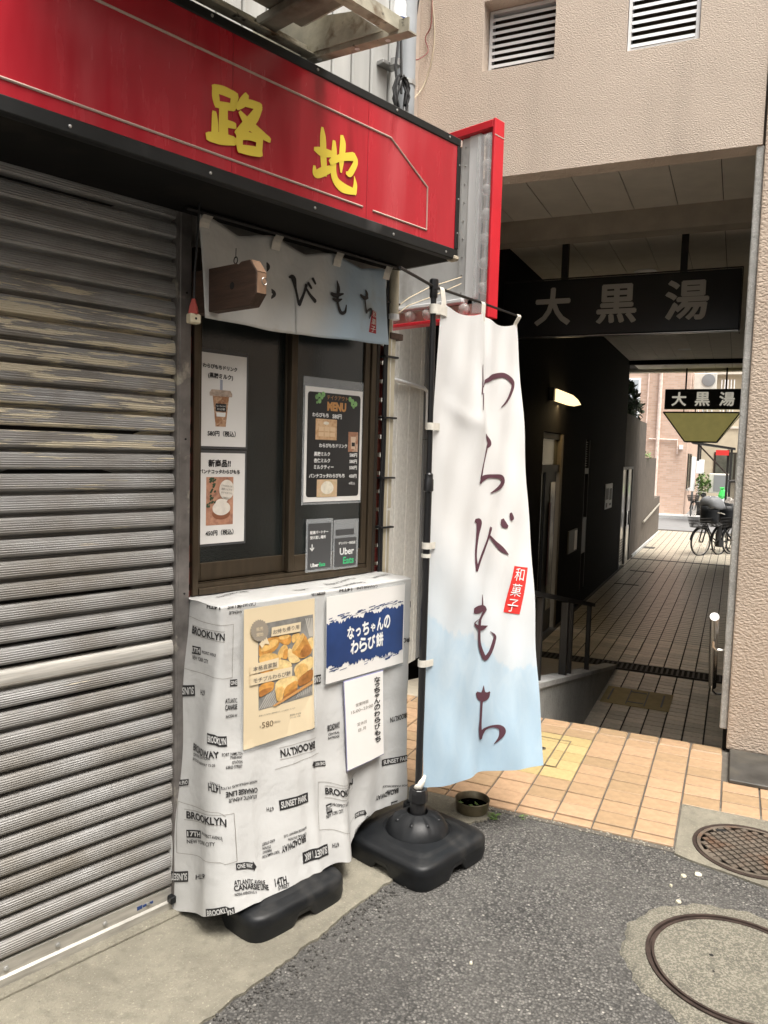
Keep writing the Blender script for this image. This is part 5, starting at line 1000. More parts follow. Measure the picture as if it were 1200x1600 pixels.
    mb = MB(t); tx(mb, '販売', 165, 332, 232, 40, .0068); tx(mb, '開始', 165, 388, 232, 40, .0068); mb.build('lettering', M['creampaper'])
    # ---- navy banner in clear sleeve
    t = thing('navy_sign', FAC, (.69, .21, .71), 'white sheet with navy brush band and white hand lettering pinned on the counter', 'poster')
    mp = plane(.484, .896, .716, 1.022, .2205, -.002, .002, (.208, .206, .216, .208))
    rect(t, 'sleeve', mp, -.01, 1.01, -.02, 1.03, 0, M['plastic']); rect(t, 'paper', mp, 0, 1, 0, 1, .0012, M['paper'], solid=.0006)
    random.seed(6); mb = MB(t); N = 80; top = []; bot = []
    for i in range(N + 1):
        x = i / N * .985; top.append((x, .685 + .065 * x + .016 * math.sin(i * .33) + random.uniform(-.022, .022))); bot.append((x, .18 - .03 * x + .012 * math.sin(i * .41) + random.uniform(-.022, .022)))
    for i in range(N): 
        for j in range(14):
            f = lambda q, v: (bot[q][0], bot[q][1] + (top[q][1] - bot[q][1]) * v)
            mb.face([mp(*f(i, j / 14), .0024), mp(*f(i + 1, j / 14), .0024), mp(*f(i + 1, (j + 1) / 14), .0024), mp(*f(i, (j + 1) / 14), .0024)])
    for i in range(70):      # dry-brush dashes
        x = random.uniform(.02, .93); l = random.uniform(.02, .09); up = random.random() < .6
        y = (.70 + .065 * x + random.uniform(.0, .055)) if up else (.165 - .03 * x - random.uniform(.0, .05)); h = random.uniform(.004, .010)
        mb.face([mp(x, y, .0022 + i * 3e-6), mp(min(.985, x + l), y + .01, .0022 + i * 3e-6), mp(min(.985, x + l), y + .01 + h, .0022 + i * 3e-6), mp(x, y + h, .0022 + i * 3e-6)])
    mb.build('navy_print', M['navy'])
    mb = MB(t); Q = lambda x, y: mp(x, y, .0034)
    def row(s, x0, y0, dx, dy, h):
        for i, ch in enumerate(s):
            sm = ch in 'っゃ'; put(mb, ch, Q, x0 + i * dx, y0 + i * dy - (.02 if sm else 0), h=h * (.62 if sm else 1) * random.uniform(.92, 1.06), w=dx * (.60 if sm else .86), bold=.035, rot=random.uniform(-.06, .06))
    row('なっちゃんの', .285, .535, .094, .008, .15); row('わらび餅', .335, .355, .108, .006, .165); mb.build('lettering', M['white'])
    # ---- opening hours sheet
    t = thing('hours_notice', FAC, (.68, .22, .39), 'white opening hours notice with vertical handwriting below the navy sign', 'notice')
    mp = plane(.570, .778, .388, .706, .228, .004, .005, (.216, .212, .240, .222))
    rect(t, 'sleeve', mp, -.012, 1.012, -.012, 1.012, 0, mat('violet_edge_sleeve', (.36, .36, .58), .2)); rect(t, 'paper', mp, 0, 1, 0, 1, .0014, M['paper'], solid=.0006)
    mb = MB(t); Q = lambda x, y: mp(x, y, .0030)
    random.seed(19); s = 'なっちゃんのわらびもち'; y = .955
    for ch in s:
        h = .042 if ch in 'っゃ' else .066; put(mb, ch, Q, .83 + random.uniform(-.015, .015), y - h / 2, h=h * .92, w=.13 if h < .05 else .16, bold=.018, shear=random.uniform(-.1, .05)); y -= h * 1.16
    mb.build('lettering', M['ink'])
    mb = MB(t); put(mb, '営業時間', Q, .42, .70, w=.33, h=.040); put(mb, '15:00~23:00', Q, .42, .635, w=.58, h=.034); put(mb, '定休日', Q, .40, .475, w=.25, h=.040); put(mb, '日.月', Q, .40, .405, w=.20, h=.036); mb.build('lettering', M['greyink'])
counter_posters()
# ================================================================== weighted bases and banner
def base_parts(t, cs, cn):
    """water-filled square base, lobed edge, domed middle; local axes follow the shop front"""
    H = .20; seg = 96
    def rad(a, half, rc=.075):       # rounded square
        c, s = math.cos(a), math.sin(a); p = 7.
        return half / (abs(c) ** p + abs(s) ** p) ** (1 / p)
    mb = MB(t); rings = []
    for half, z, notch in ((.190, .0, 1), (.200, .003, 1), (.205, .030, 1), (.2035, .050, 0), (.2045, .053, 0), (.203, .076, 0), (.1995, .084, 0), (.192, .090, 0)):
        ring = []
        for k in range(seg):
            a = k * 2 * math.pi / seg; r = rad(a, half); zz = z
            if notch:
                m = min(abs(((a - q + math.pi) % (2 * math.pi)) - math.pi) for q in (0, math.pi / 2, math.pi, 3 * math.pi / 2))
                g = 1 - sst(.12, .26, m); zz = z + g * (.034 - z * .4)
            ring.append(mb.V((cs + r * math.cos(a), cn + r * math.sin(a), zz)))
        rings.append(ring)
    # top plate to dome: blend square into circle
    for rr, z in ((.180, .094), (.168, .096), (.163, .098), (.157, .104), (.150, .105), (.134, .109), (.128, .110), (.126, .106), (.121, .106), (.117, .116), (.106, .132), (.088, .149), (.066, .163), (.048, .170), (.044, .173), (.040, .173), (.038, .160)):
        ring = []
        for k in range(seg):
            a = k * 2 * math.pi / seg; w = sst(.12, .175, rr); r = rad(a, rr * (.98)) * w + rr * (1 - w); zz = z
            if .06 < rr < .115:
                g = .5 + .5 * math.cos(4 * (a - math.pi / 4)); zz += .006 * (sst(.35, .75, g)) * math.sin(math.pi * min(1, max(0, (rr - .05) / .065)))
            ring.append(mb.V((cs + r * math.cos(a), cn + r * math.sin(a), zz)))
        rings.append(ring)
    for A_, B_ in zip(rings, rings[1:]):
        for k in range(seg): mb.bm.faces.new((A_[k], A_[(k + 1) % seg], B_[(k + 1) % seg], B_[k]))
    mb.build('tank', M['plasticblack'], smooth=True)
    for q in range(4):
        for e in (-.36, .36):
            a = q * math.pi / 2 + math.pi / 4 + e - .02; r = .083; mb = MB(t)
            mb.lathe((cs + r * math.cos(a), cn + r * math.sin(a), .147), [(.009, -.004), (.0085, .005), (.006, .009), (.0, .0105)], 10); mb.build('dimple', M['plasticblack'], smooth='all')
    a = math.radians(-62); r = .088
    mb = MB(t); c = (cs + r * math.cos(a), cn + r * math.sin(a), .140); mb.lathe(c, [(.024, -.02), (.024, .022), (.022, .026), (.012, .027), (.012, .034), (.0, .035)], 18); mb.build('filler_cap', M['plasticblack'], smooth=True)
def bases_and_banner():
    t = thing('weighted_block', FAC, (.28, .175, 0), 'black plastic weighted base half under the counter cloth', 'weight'); base_parts(t, .280, .160)
    ps, pn = .866, .332
    t = thing('banner_stand', FAC, (ps, pn, 0), 'black pole on a square weighted plastic base carrying the tall banner', 'banner stand'); base_parts(t, ps, pn)
    mb = MB(t); mb.lathe((ps, pn, 0), [(.030, .155), (.030, .215), (.029, .217)], 20); mb.build('socket', M['poleblack'], smooth=True)
    mb = MB(t); prof = []
    for k in range(20): pass
    mb.lathe((ps, pn, 0), [(.036, .213), (.037, .216), (.037, .248), (.034, .262), (.032, .264), (.014, .265)], 12); mb.build('clamp_collar', M['poleblack'])
    mb = MB(t); mb.tube([(ps, pn, .2), (ps + .001, pn, 1.42)], .0135, 16); mb.build('lower_pole', M['poleblack'], smooth=True)
    mb = MB(t); mb.lathe((ps + .001, pn, 0), [(.0135, 1.385), (.0185, 1.39), (.0185, 1.43), (.016, 1.434), (.016, 1.45), (.0115, 1.455)], 16); mb.build('pole_joint', M['poleblack'], smooth=True)
    mb = MB(t); mb.tube([(ps + .001, pn, 1.43), (ps - .002, pn - .003, 2.11)], .0105, 16); mb.build('upper_pole', M['poleblack'], smooth=True)
    mb = MB(t); mb.lathe((ps - .002, pn - .003, 0), [(.0125, 2.085), (.0145, 2.09), (.0145, 2.112), (.0165, 2.114), (.0165, 2.148), (.013, 2.152), (0, 2.152)], 16); mb.build('pole_head', M['poleblack'], smooth=True)
    # the cross bar runs through the head
    hw = wpt(FAC, (ps - .002, pn - .003, 2.125)); d = (Vector((.556, 3.315, 0)) - Vector((hw.x, hw.y, 0))); e = Vector((hw.x + d.x, hw.y + d.y, 2.112)); l = Vector((.03, 2.60, 2.137))
    inv = Matrix.Rotation(-FAC.rot, 3, 'Z')
    def toF(w): q = inv @ (w - FAC.o); return (q.x, -q.y, q.z)
    mb = MB(t); mb.tube([toF(l), toF(hw), toF(hw + d * .5 + Vector((0, 0, -.004))), toF(e)], [.0055, .0055, .005, .0045], 8); mb.build('cross_bar', M['poleblack'], smooth=True)
    # ---- the tall banner
    b = thing('tall_banner', WLD, (.165, 2.825, .25), 'tall white to blue vertical banner with plum brush lettering on the pole', 'banner')
    mb = MB(b); mb.surf(flag, lin(0, 1, 80), lin(0, 1, 170), uv=True); mb.build('cloth', M['flag'], smooth='all', recalc=False)
    def fl(u, v, lift=.0):
        p = Vector(flag(u, v)); h = .004; q = Vector(flag(min(1, u + h), v)) - Vector(flag(max(0, u - h), v)); r = Vector(flag(u, min(1, v + h))) - Vector(flag(u, max(0, v - h)))
        n = q.cross(r).normalized()
        if n.y > 0: n = -n
        return p + n * lift
    W, Hh = .56, 1.80
    for i0, i1 in ((0, 3), (3, 6), (6, 11), (11, 16), (16, 20)):
        mb = MB(b)
        for k, st in enumerate(FLAG_STROKES[i0:i1]): brush(mb, st, lambda x, y, k: fl(min(1, max(0, x)), y, .0022 + .0004 * k), ax=W, ay=Hh, k=k, n=8)
        mb.build('lettering', M['plum'], recalc=False)
    q = [tuple(p) for p in FLAG_STAMP]; q = [(min(.985, x), y) for x, y in q]
    P4 = lambda u, v: tuple((1 - v) * ((1 - u) * q[0][i] + u * q[1][i]) + v * ((1 - u) * q[3][i] + u * q[2][i]) for i in range(2))
    mb = MB(b); mb.surf(lambda u, v: fl(*P4(u, v), .0022), lin(0, 1, 9), lin(0, 1, 20)); mb.build('stamp', M['redink'], recalc=False)
    mb = MB(b)
    for i, ch in enumerate('和菓子'): put(mb, ch, lambda x, y: fl(*P4(x, 1 - y), .0036), .5, 1 - (i + .5) / 3, h=.27, w=.66, bold=-.003)
    mb.build('lettering', M['white'], recalc=False)
    # straps: round the pole on the left, over the bar on top
    pw = wpt(FAC, (ps, pn, 0))
    for z, wd in ((2.045, .034), (1.625, .026), (1.187, .024), (.745, .026), (1.150, .014)):
        v = (2.078 - z) / 1.816; a = fl(0., v); mb = MB(b)
        c = wpt(FAC, (ps + .0, pn, z)); r = .017; pts = []
        for k in range(13):
            an = math.pi * .1 + k * math.pi * 1.8 / 12; pts.append((c.x + r * math.cos(an + math.pi * .0), c.y + r * math.sin(an)))
        if wd > .02:
            b0 = fl(.06, v, .003); pts = [(b0.x, b0.y)] + [(c.x + r * math.cos(an), c.y + r * math.sin(an)) for an in [-.9 - k * .42 for k in range(11)]] + [(a.x, a.y)]
        mb.surf(lambda u, w: (pts[int(u)][0], pts[int(u)][1], z - wd / 2 + wd * w), list(range(len(pts))), [0, .5, 1]); mb.build('strap', M['strap'], solid=.0015)
    for u in (.03, .5, .97):
        a = fl(u, .0); bar = hw + (e - hw) * (.04 + .95 * u); mb = MB(b); dx, dy = d.normalized().x * .014, d.normalized().y * .014
        top = [a - Vector((0, 0, .03)), a, bar + Vector((.006, -.004, -.003)), bar + Vector((.003, -.002, .006)), bar + Vector((-.006, .004, 0))]
        mb.surf(lambda i, w: (top[int(i)].x + dx * w, top[int(i)].y + dy * w, top[int(i)].z), list(range(5)), [-1, 1]); mb.build('tab', M['strap'], solid=.0015)
    mb = MB(b); a = fl(0, .985); c = wpt(FAC, (ps, pn, .27))
    mb.tube([(a.x + .006, a.y, .31), (c.x + .012, c.y - .012, .292), (c.x + .004, c.y - .016, .275), (c.x - .010, c.y - .014, .271), (c.x - .016, c.y - .006, .266)], [.006, .012, .014, .010, .003], 8); mb.build('knotted_tail', M['strap'], smooth='all')
bases_and_banner()
def bowl():
    x, y = .413, 3.186; t = thing('tin_dish', WLD, (x, y, 0), 'round tin dish with old leaves on the kerb behind the banner base', 'dish')
    mb = MB(t); mb.lathe((x, y, .009), [(.058, 0), (.067, .002), (.070, .010), (.0735, .046), (.0755, .050), (.0735, .052), (.0705, .049), (.066, .012), (.0, .010)], 36); mb.build('shell', M['brass'], smooth=True)
    mb = MB(t); mb.lathe((x, y, .009), [(.0675, .022), (.0, .022)], 30); mb.build('water', M['water'])
    random.seed(31)
    for i in range(16):
        a, r = random.random() * 6.3, random.random() ** .5 * .055; px, py = x + r * math.cos(a), y + r * math.sin(a); an = random.random() * 6.3; q = random.uniform(.006, .016)
        mb = MB(t); c, s = math.cos(an), math.sin(an)
        mb.face([(px + q * c, py + q * s, .034 + random.random() * .004), (px - q * .35 * s, py + q * .35 * c, .036), (px - q * c, py - q * s, .034), (px + q * .35 * s, py - q * .35 * c, .037 + random.random() * .004)]); mb.build('leaf', M['leafl'] if random.random() < .5 else M['bark'])
    for k, (wx, wy, n_, sc, lb) in enumerate(((.495, 3.125, 18, .028, 'small green weed beside the tin dish'), (.62, 3.14, 9, .016, 'tiny green weed in the joint at the tile edge'))):
        mb = MB(WLD, (wx, wy, 0)); random.seed(40 + k)
        for i in range(n_):
            a = random.random() * 6.3; l = sc * random.uniform(.5, 1.2); cx, cy = wx + random.gauss(0, sc * .4), wy + random.gauss(0, sc * .4); h = random.uniform(.2, .9) * sc
            mb.face([(cx, cy, .005), (cx + l * .4 * math.cos(a + .5), cy + l * .4 * math.sin(a + .5), h), (cx + l * math.cos(a), cy + l * math.sin(a), h * .9), (cx + l * .4 * math.cos(a - .5), cy + l * .4 * math.sin(a - .5), h)])
        mb.build('weed', M['leafl'], label=lb, cat='plant', recalc=False)
bowl()
# ================================================================== things above the sign
def upper_things():
    t = thing('ac_bracket', FAC, (-.1, .35, 2.66), 'rusty cream angle iron bracket holding the outdoor unit above the sign', 'bracket')
    def angle(p, q, w=.035, th=.004, up=1, side=(0, 1)):
        # L section from p to q: a flat flange and an upright flange
        mb = MB(t); d = Vector(q) - Vector(p); h = Vector((0, 0, 1)); sd = Vector((side[0], side[1], 0))
        pts = [(0, 0), (w, 0), (w, th), (th, th), (th, w), (0, w)]
        P = [tuple(Vector(p) + sd * a + h * b * up) for a, b in pts]; mb.prism(P, tuple(d)); return mb.build('angle_iron', M['rusty'])
    angle((-1.2, .305, 2.695), (.30, .305, 2.695)); angle((-1.2, .675, 2.655), (.30, .675, 2.655), side=(0, -1)); 
    angle((.268, .0, 2.735), (.268, .71, 2.640), side=(1, 0)); angle((-.55, .0, 2.735), (-.55, .71, 2.640), side=(1, 0))
    mb = MB(t); mb.prism([(.262, .03, 2.74), (.262, .62, 2.668), (.262, .50, 2.76), (.262, .10, 2.86), (.262, .03, 2.86)], (.004, 0, 0)); mb.build('gusset', M['rusty'])
    for n in (.18, .34, .5, .62):
        mb = MB(t); mb.lathe((.285, n, 2.735 - .134 * n + .0045 - .004), [(.008, -.002), (0, -.0022)], 8); mb.build('bolt_hole', M['white'])
    t = thing('outdoor_unit', FAC, (-.25, .5, 2.72), 'air conditioner outdoor unit with stained underside on the bracket above the sign', 'air conditioner')
    mb = MB(t); mb.box(-.62, .215, .345, .645, 2.745, 3.32, .012, 2); sh = mb.build('shell', M['acwhite'])
    mb = MB(t); mb.box(-.60, .195, .36, .63, 2.735, 2.7445, .004); mb.build('drain_pan', M['acunder'])
    for s in (-.5, .1):
        mb = MB(t); mb.box(s - .03, s + .03, .31, .69, 2.706, 2.7345, .004); mb.build('foot', M['acunder'])
    for s, n in ((-.2, .5), (-.05, .43), (.02, .55)):
        mb = MB(t); mb.lathe((s, n, 2.7348), [(.016, 0), (.014, -.004), (0, -.005)], 12); mb.build('drain_hole', M['gap'])
    t = thing('downpipe', FAC, (1.0, .03, 2.6), 'grey vertical downpipe at the corner of the white siding', 'pipe')
    mb = MB(t); mb.tube([(1.005, .035, 2.45), (1.005, .035, 7)], .036, 18); mb.build('pipe', M['pipe'], smooth=True)
    for z in (2.95, 3.6):
        mb = MB(t); mb.lathe((1.005, .035, z), [(.037, 0), (.039, .001), (.039, .018), (.037, .019)], 18); mb.build('clip', M['steel'])
    t = thing('cable_entry', FAC, (.90, .08, 3.2), 'white porcelain cable entry head with black leads by the downpipe', 'cable entry')
    mb = MB(t); mb.lathe((.905, .085, 3.13), [(.020, 0), (.026, .004), (.028, .02), (.024, .028), (.024, .07), (.02, .08), (0, .081)], 16); mb.build('head', M['whitemetal'], smooth=True)
    mb = MB(t); mb.lathe((.905, .085, 3.13), [(.0285, .006), (.0285, .012)], 16); mb.build('blue_ring', M['navy'])
    for dx in (-.008, .009):
        mb = MB(t); mb.tube([(.905 + dx, .085, 3.135), (.905 + dx, .088, 3.05), (.90 + dx * 2, .09, 2.96), (.912 + dx, .09, 2.88)], .005, 6); mb.build('lead', M['cable'], smooth=True)
    t = thing('cable_coil', FAC, (.92, .09, 2.8), 'coil of black cable hanging on the siding above the sign', 'cable')
    mb = MB(t); pts = []
    for k in range(60):
        a = k * .52; pts.append((.905 + .030 * math.cos(a) + .028 * math.sin(a) * .4 + .0004 * k, .095 + .008 * math.sin(k * 1.9), 2.865 + .075 * math.sin(a) - .02 * math.cos(a)))
    pts.append((.965, .09, 2.79)); pts.append((.985, .08, 2.70)); mb.tube(pts, .0052, 6); mb.build('loop', M['cable'], smooth=True)
    mb = MB(t); mb.tube([(.955, .10, 2.81), (.968, .09, 2.795)], .016, 8); mb.build('tie', M['cable'])
    mb = MB(t); mb.box(.86, .94, .0145, .05, 2.985, 3.0, .002); mb.lathe((.905, .07, 2.99), [(.02, -.01), (.02, .014)], 12); mb.build('wall_hook', M['steel'])
    t = thing('shop_corner_conduit', FAC, (.97, .03, 1.0), 'cream conduit and tied cables running up the brick corner of the shop', 'conduit')
    mb = MB(t); mb.tube([(.968, .038, 2.06), (.966, .038, 2.26)], .021, 14); mb.build('upper_pipe', M['creampipe'], smooth=True)
    mb = MB(t); mb.lathe((.968, .038, 2.05), [(.024, 0), (.024, .02), (.022, .021)], 14); mb.build('coupling', M['whitemetal'])
    mb = MB(t); mb.box(.962, .998, .004, .030, 1.30, 1.98, .003); mb.box(.966, .998, .004, .026, .75, 1.29, .003); mb.build('trunking', M['creampipe'])
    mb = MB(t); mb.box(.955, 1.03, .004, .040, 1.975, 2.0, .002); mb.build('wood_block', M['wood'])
    for k, (dx, m) in enumerate(((0, 'cable'), (.010, 'creamcable'), (.018, 'creamcable'), (-.012, 'cable'), (.024, 'greysiding'))):
        mb = MB(t); mb.tube([(.945 + dx, .026 + .004 * k, 2.24), (.948 + dx, .03, 2.05), (.942 + dx * .9, .032, 1.85), (.948 + dx, .030, 1.6), (.944 + dx * 1.1, .030, 1.3), (.95 + dx, .028, .9)], .0042 if m != 'cable' else .006, 6); mb.build('cable', M[m], smooth=True)
    for z in (2.11, 1.9, 1.66, 1.42, 1.22):
        mb = MB(t); mb.box(.925, 1.002, .0, .044, z, z + .007); mb.build('cable_tie', M['cable'])
    t = thing('loose_wire', FAC, (1.0, .05, 2.2), 'thin pale wires slanting from the conduit to the bulb sign', 'wire')
    for dz in (0, .03):
        mb = MB(t); mb.tube([(.96, .05, 2.06 + dz), (1.1, .0, 2.13 + dz), (1.3, -.06, 2.2 + dz * 1.5), (1.6, -.12, 2.32 + dz)], .0025, 5); mb.build('wire', M['creamcable'], smooth=True)
upper_things()
def bulb_sign():
    t = thing('bulb_sign', FAC, (1.7, -.3, 2.17), 'projecting red framed sign with clear bulbs and silver panel past the fascia', 'sign')
    s = 1.70; D = .17
    mb = MB(t); mb.box(s + .004, s + .038, -1.1, -.172, 2.275, 3.02); mb.build('silver_panel', M['panelmetal'])
    mb = MB(t); mb.box(s - .006, s + .004, -.212, -.168, 2.272, 3.022, .002); ed = mb.build('rivet_strip', M['panelmetal'])
    for k in range(9):
        mb = MB(t); mb.lathe((s - .0065, -.192, 2.30 + k * .085), [(.005, 0), (.004, -.003), (0, -.0035)], 8, axis=0); mb.build('rivet', M['steel'], parent=ed)
    mb = MB(t); mb.box(s - .012, s + .02, -.1675, -.102, 2.268, 3.024, .003); mb.box(s - .030, s + .02, -1.1, -.168, 2.252, 2.270, .003); mb.build('white_band', M['whitemetal'])
    mb = MB(t); mb.box(s + .028, s + .038, -.1015, -.0222, 2.19, 3.02); mb.box(s + .028, s + .038, -1.1, -.102, 2.19, 2.2515); mb.build('channel', M['pinkpanel'])
    # red frame
    mb = MB(t); mb.box(s - .035, s + .040, -.0215, -.006, 2.166, 3.062, .003); mb.build('frame', M['redframe'])
    mb = MB(t); mb.box(s - .033, s + .039, -1.1, -.022, 3.024, 3.060, .003); mb.build('frame', M['redframe'])
    mb = MB(t); mb.box(s - .033, s + .039, -1.1, -.022, 2.168, 2.185, .003); mb.build('frame', M['redframe'])
    mb = MB(t); mb.box(s - .0365, s + .0405, -.006, -.0045, 2.985, 2.989); mb.build('frame_joint', M['whiteline'])
    for k in range(7):
        z = 2.31 + k * .112; mb = MB(t); mb.lathe((s - .004, -.060, z), [(.030 * math.sin(a), .030 * -math.cos(a)) for a in lin(.05, 3.09, 10)], 16); b = mb.build('bulb', M['bulb'], smooth='all')
        mb = MB(t); mb.lathe((s + .016, -.060, z), [(.013, 0), (.013, .018)], 10, axis=0); mb.build('holder', M['whitemetal'], parent=b)
    for k in range(8):
        n = -.17 - k * .115; mb = MB(t); mb.lathe((s - .004, n, 2.222), [(.030 * math.sin(a), .030 * -math.cos(a)) for a in lin(.05, 3.09, 10)], 16); b = mb.build('bulb', M['bulb'], smooth='all')
        mb = MB(t); mb.lathe((s + .016, n, 2.222), [(.013, 0), (.013, .018)], 10, axis=0); mb.build('holder', M['whitemetal'], parent=b)
    mb = MB(t); mb.box(s - .006, s + .0, -.0645, -.0555, 2.28, 3.0); mb.build('lamp_tube', M['whitemetal'])
    mb = MB(t); mb.box(s - .037, s - .0355, -.1005, -.0225, 2.19, 3.0); mb.build('clear_cover', M['plastic'])
    # arm that carries it, back to the shop
    mb = MB(t); mb.box(s - .45, s + .05, -.9, -.87, 2.95, 2.99); mb.box(s - .75, s + .05, -.9, -.87, 2.3, 2.34); mb.build('arm', M['steel'])
bulb_sign()
# ================================================================== beige building with the passage
def beige_building():
    t = thing('beige_building', ALY, (1.0, 0, 0), 'beige stucco building with an open passage through its ground floor', 'building')
    # front wall with two vent openings
    V = [(-1.471, -1.062, 3.695, 4.075), (-.682, -.322, 3.662, 4.06)]
    rc = sorted({-1.86, 2.5 - 2.5 + .0, *[v[0] for v in V], *[v[1] for v in V]}); zc = sorted({3.10, 8.5, *[v[2] for v in V], *[v[3] for v in V]})
    mb = MB(t)
    for a, b in zip(rc, rc[1:]):
        for c, d in zip(zc, zc[1:]):
            m0, m1 = (a + b) / 2, (c + d) / 2
            if any(v[0] < m0 < v[1] and v[2] < m1 < v[3] for v in V): continue
            mb.face([(a, 0, c), (b, 0, c), (b, 0, d), (a, 0, d)])
    for r0, r1, z0, z1 in V:
        q = [(r0, z0), (r1, z0), (r1, z1), (r0, z1)]
        for (a, b), (c, d) in zip(q, q[1:] + q[:1]): mb.face([(a, 0, b), (c, 0, d), (c, .16, d), (a, .16, b)])
    mb.face([(-1.86, 0, 3.10), (0, 0, 3.10), (0, .138, 3.10), (-1.86, .138, 3.10)]); mb.face([(-2.2, .138, 3.10), (.3, .138, 3.10), (.3, .138, 3.6), (-2.2, .138, 3.6)])
    mb.build('front_wall', M['stucco'], weld=True)
    mb = MB(t); mb.box(-2.5, 6, .165, 11.9, 3.56, 8.5); mb.build('upper_storeys', M['midwall'])
    # return wall coming forward on the left, above head height
    mb = MB(t); mb.box(-2.3, -1.861, -.40, .2, 3.35, 8.5); mb.build('side_wall', M['stucco'])
    # right pier
    mb = MB(t); mb.box(.012, 5, -.012, .5, .022, 8.5, .01, 2); mb.build('pier', M['stucco2'])
    mb = MB(t); mb.box(-.026, .0115, .01, .30, .12, 3.099, .006); mb.build('edge_strip', M['strip'])
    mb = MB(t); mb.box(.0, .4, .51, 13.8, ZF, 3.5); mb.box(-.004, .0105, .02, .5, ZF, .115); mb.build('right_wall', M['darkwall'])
    for i, (r0, r1, z0, z1) in enumerate(V):
        dd = .105 if i == 0 else .02
        mb = MB(t); w = .018
        mb.box(r0 + .004, r0 + .004 + w, dd, dd + .05, z0 + .004, z1 - .004); mb.box(r1 - .004 - w, r1 - .004, dd, dd + .05, z0 + .004, z1 - .004); mb.box(r0 + .0225, r1 - .0225, dd, dd + .05, z0 + .004, z0 + .02); mb.box(r0 + .0225, r1 - .0225, dd, dd + .05, z1 - .02, z1 - .004); v = mb.build('vent', M['whitemetal'])
        mb = MB(t); mb.box(r0 + .002, r1 - .002, dd + .06, dd + .07, z0 + .002, z1 - .002); mb.build('vent_backing', M['bark'], parent=v)
        n = 9
        for k in range(n):
            z = z0 + .026 + k * (z1 - z0 - .05) / n
            mb = MB(t); mb.prism([(r0 + .023, dd - .004, z - .005), (r0 + .023, dd - .002, z + .013), (r0 + .023, dd + .040, z + .029), (r0 + .023, dd + .042, z + .026), (r0 + .023, dd + .004, z + .004)], (r1 - r0 - .046, 0, 0)); mb.build('louvre', M['whitemetal'], parent=v)
    # passage: left wall, ceiling boards, beams
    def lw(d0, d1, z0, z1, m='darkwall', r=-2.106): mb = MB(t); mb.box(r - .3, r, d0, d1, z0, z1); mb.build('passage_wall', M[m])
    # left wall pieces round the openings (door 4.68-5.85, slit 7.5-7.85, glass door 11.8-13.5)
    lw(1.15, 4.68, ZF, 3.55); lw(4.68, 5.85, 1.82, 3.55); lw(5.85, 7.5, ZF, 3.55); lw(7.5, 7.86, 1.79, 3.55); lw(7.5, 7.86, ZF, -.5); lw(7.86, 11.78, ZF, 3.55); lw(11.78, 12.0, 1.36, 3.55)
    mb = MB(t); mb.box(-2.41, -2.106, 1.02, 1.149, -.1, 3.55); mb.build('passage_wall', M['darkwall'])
    Z = 3.48; mb = MB(t); mb.box(-2.5, .3, .14, 13.8, Z + .012, Z + .07); mb.build('ceiling_back', M['djoint'])
    R0 = -2.10; w = .322
    for d0, d1 in ((.14, 2.10), (2.28, 5.5), (5.505, 8.7), (8.705, 11.9), (12.02, 13.55)):
        r = R0 - .06
        while r < 0:
            a, b = max(r, -2.103), min(r + w - .006, -.002)
            if b - a > .03: mb = MB(t); mb.box(a, b, d0 + .003, d1 - .003, Z, Z + .012); mb.build('ceiling_board', M['ceil'])
            r += w
    mb = MB(t); mb.box(-2.104, -.001, 2.10, 2.28, 3.305, 3.50); mb.build('beam', M['beam'])
    mb = MB(t); mb.box(-2.104, -.001, 11.9, 12.02, 3.40, 3.50); mb.build('beam', M['darkwall'])
    mb = MB(t); mb.box(-2.6, .3, 13.55, 13.8, 3.42, 3.70); mb.build('beam', M['beamfar'])
    for r, d in ((-1.01, 4.22), (-.985, 10.4), (-.98, 12.6)):
        mb = MB(t); mb.lathe((r, d, Z - .001), [(.11, 0), (.112, -.006), (.085, -.010), (.08, -.004)], 28); f = mb.build('downlight', M['whitemetal'], smooth=True)
        mb = MB(t); mb.lathe((r, d, Z - .002), [(.08, 0), (.03, -.001), (.0, -.001)], 20); mb.build('reflector', M['stainless'], parent=f)
    # grab rail on the pier, going down with the steps
    g = thing('stair_handrail', ALY, (-.08, 0, .5), 'short stainless handrail on the right wall of the passage steps', 'handrail')
    mb = MB(g); mb.tube([(-.080, -.30 + .1, .752), (-.080, .66, .165)], .022, 16); mb.build('rail', M['stainless'], smooth=True)
    for d, z in ((.02, .60), (.60, .20)):
        mb = MB(g); mb.tube([(-.080, d, z - .015), (-.080, d + .01, z - .05), (-.06, d + .02, z - .07), (.03, d + .03, z - .07)], .008, 8); mb.build('bracket', M['stainless'], smooth=True)
    # steel plate lying against the pier
    mb = MB(ALY, (.4, -.22, 0)); mb.box(.030, .95, -.445, -.016, .012, .030, .003); mb.build('steel_plate', M['slab'], label='worn dark steel plate lying on the tiles at the foot of the pier', cat='plate')
beige_building()
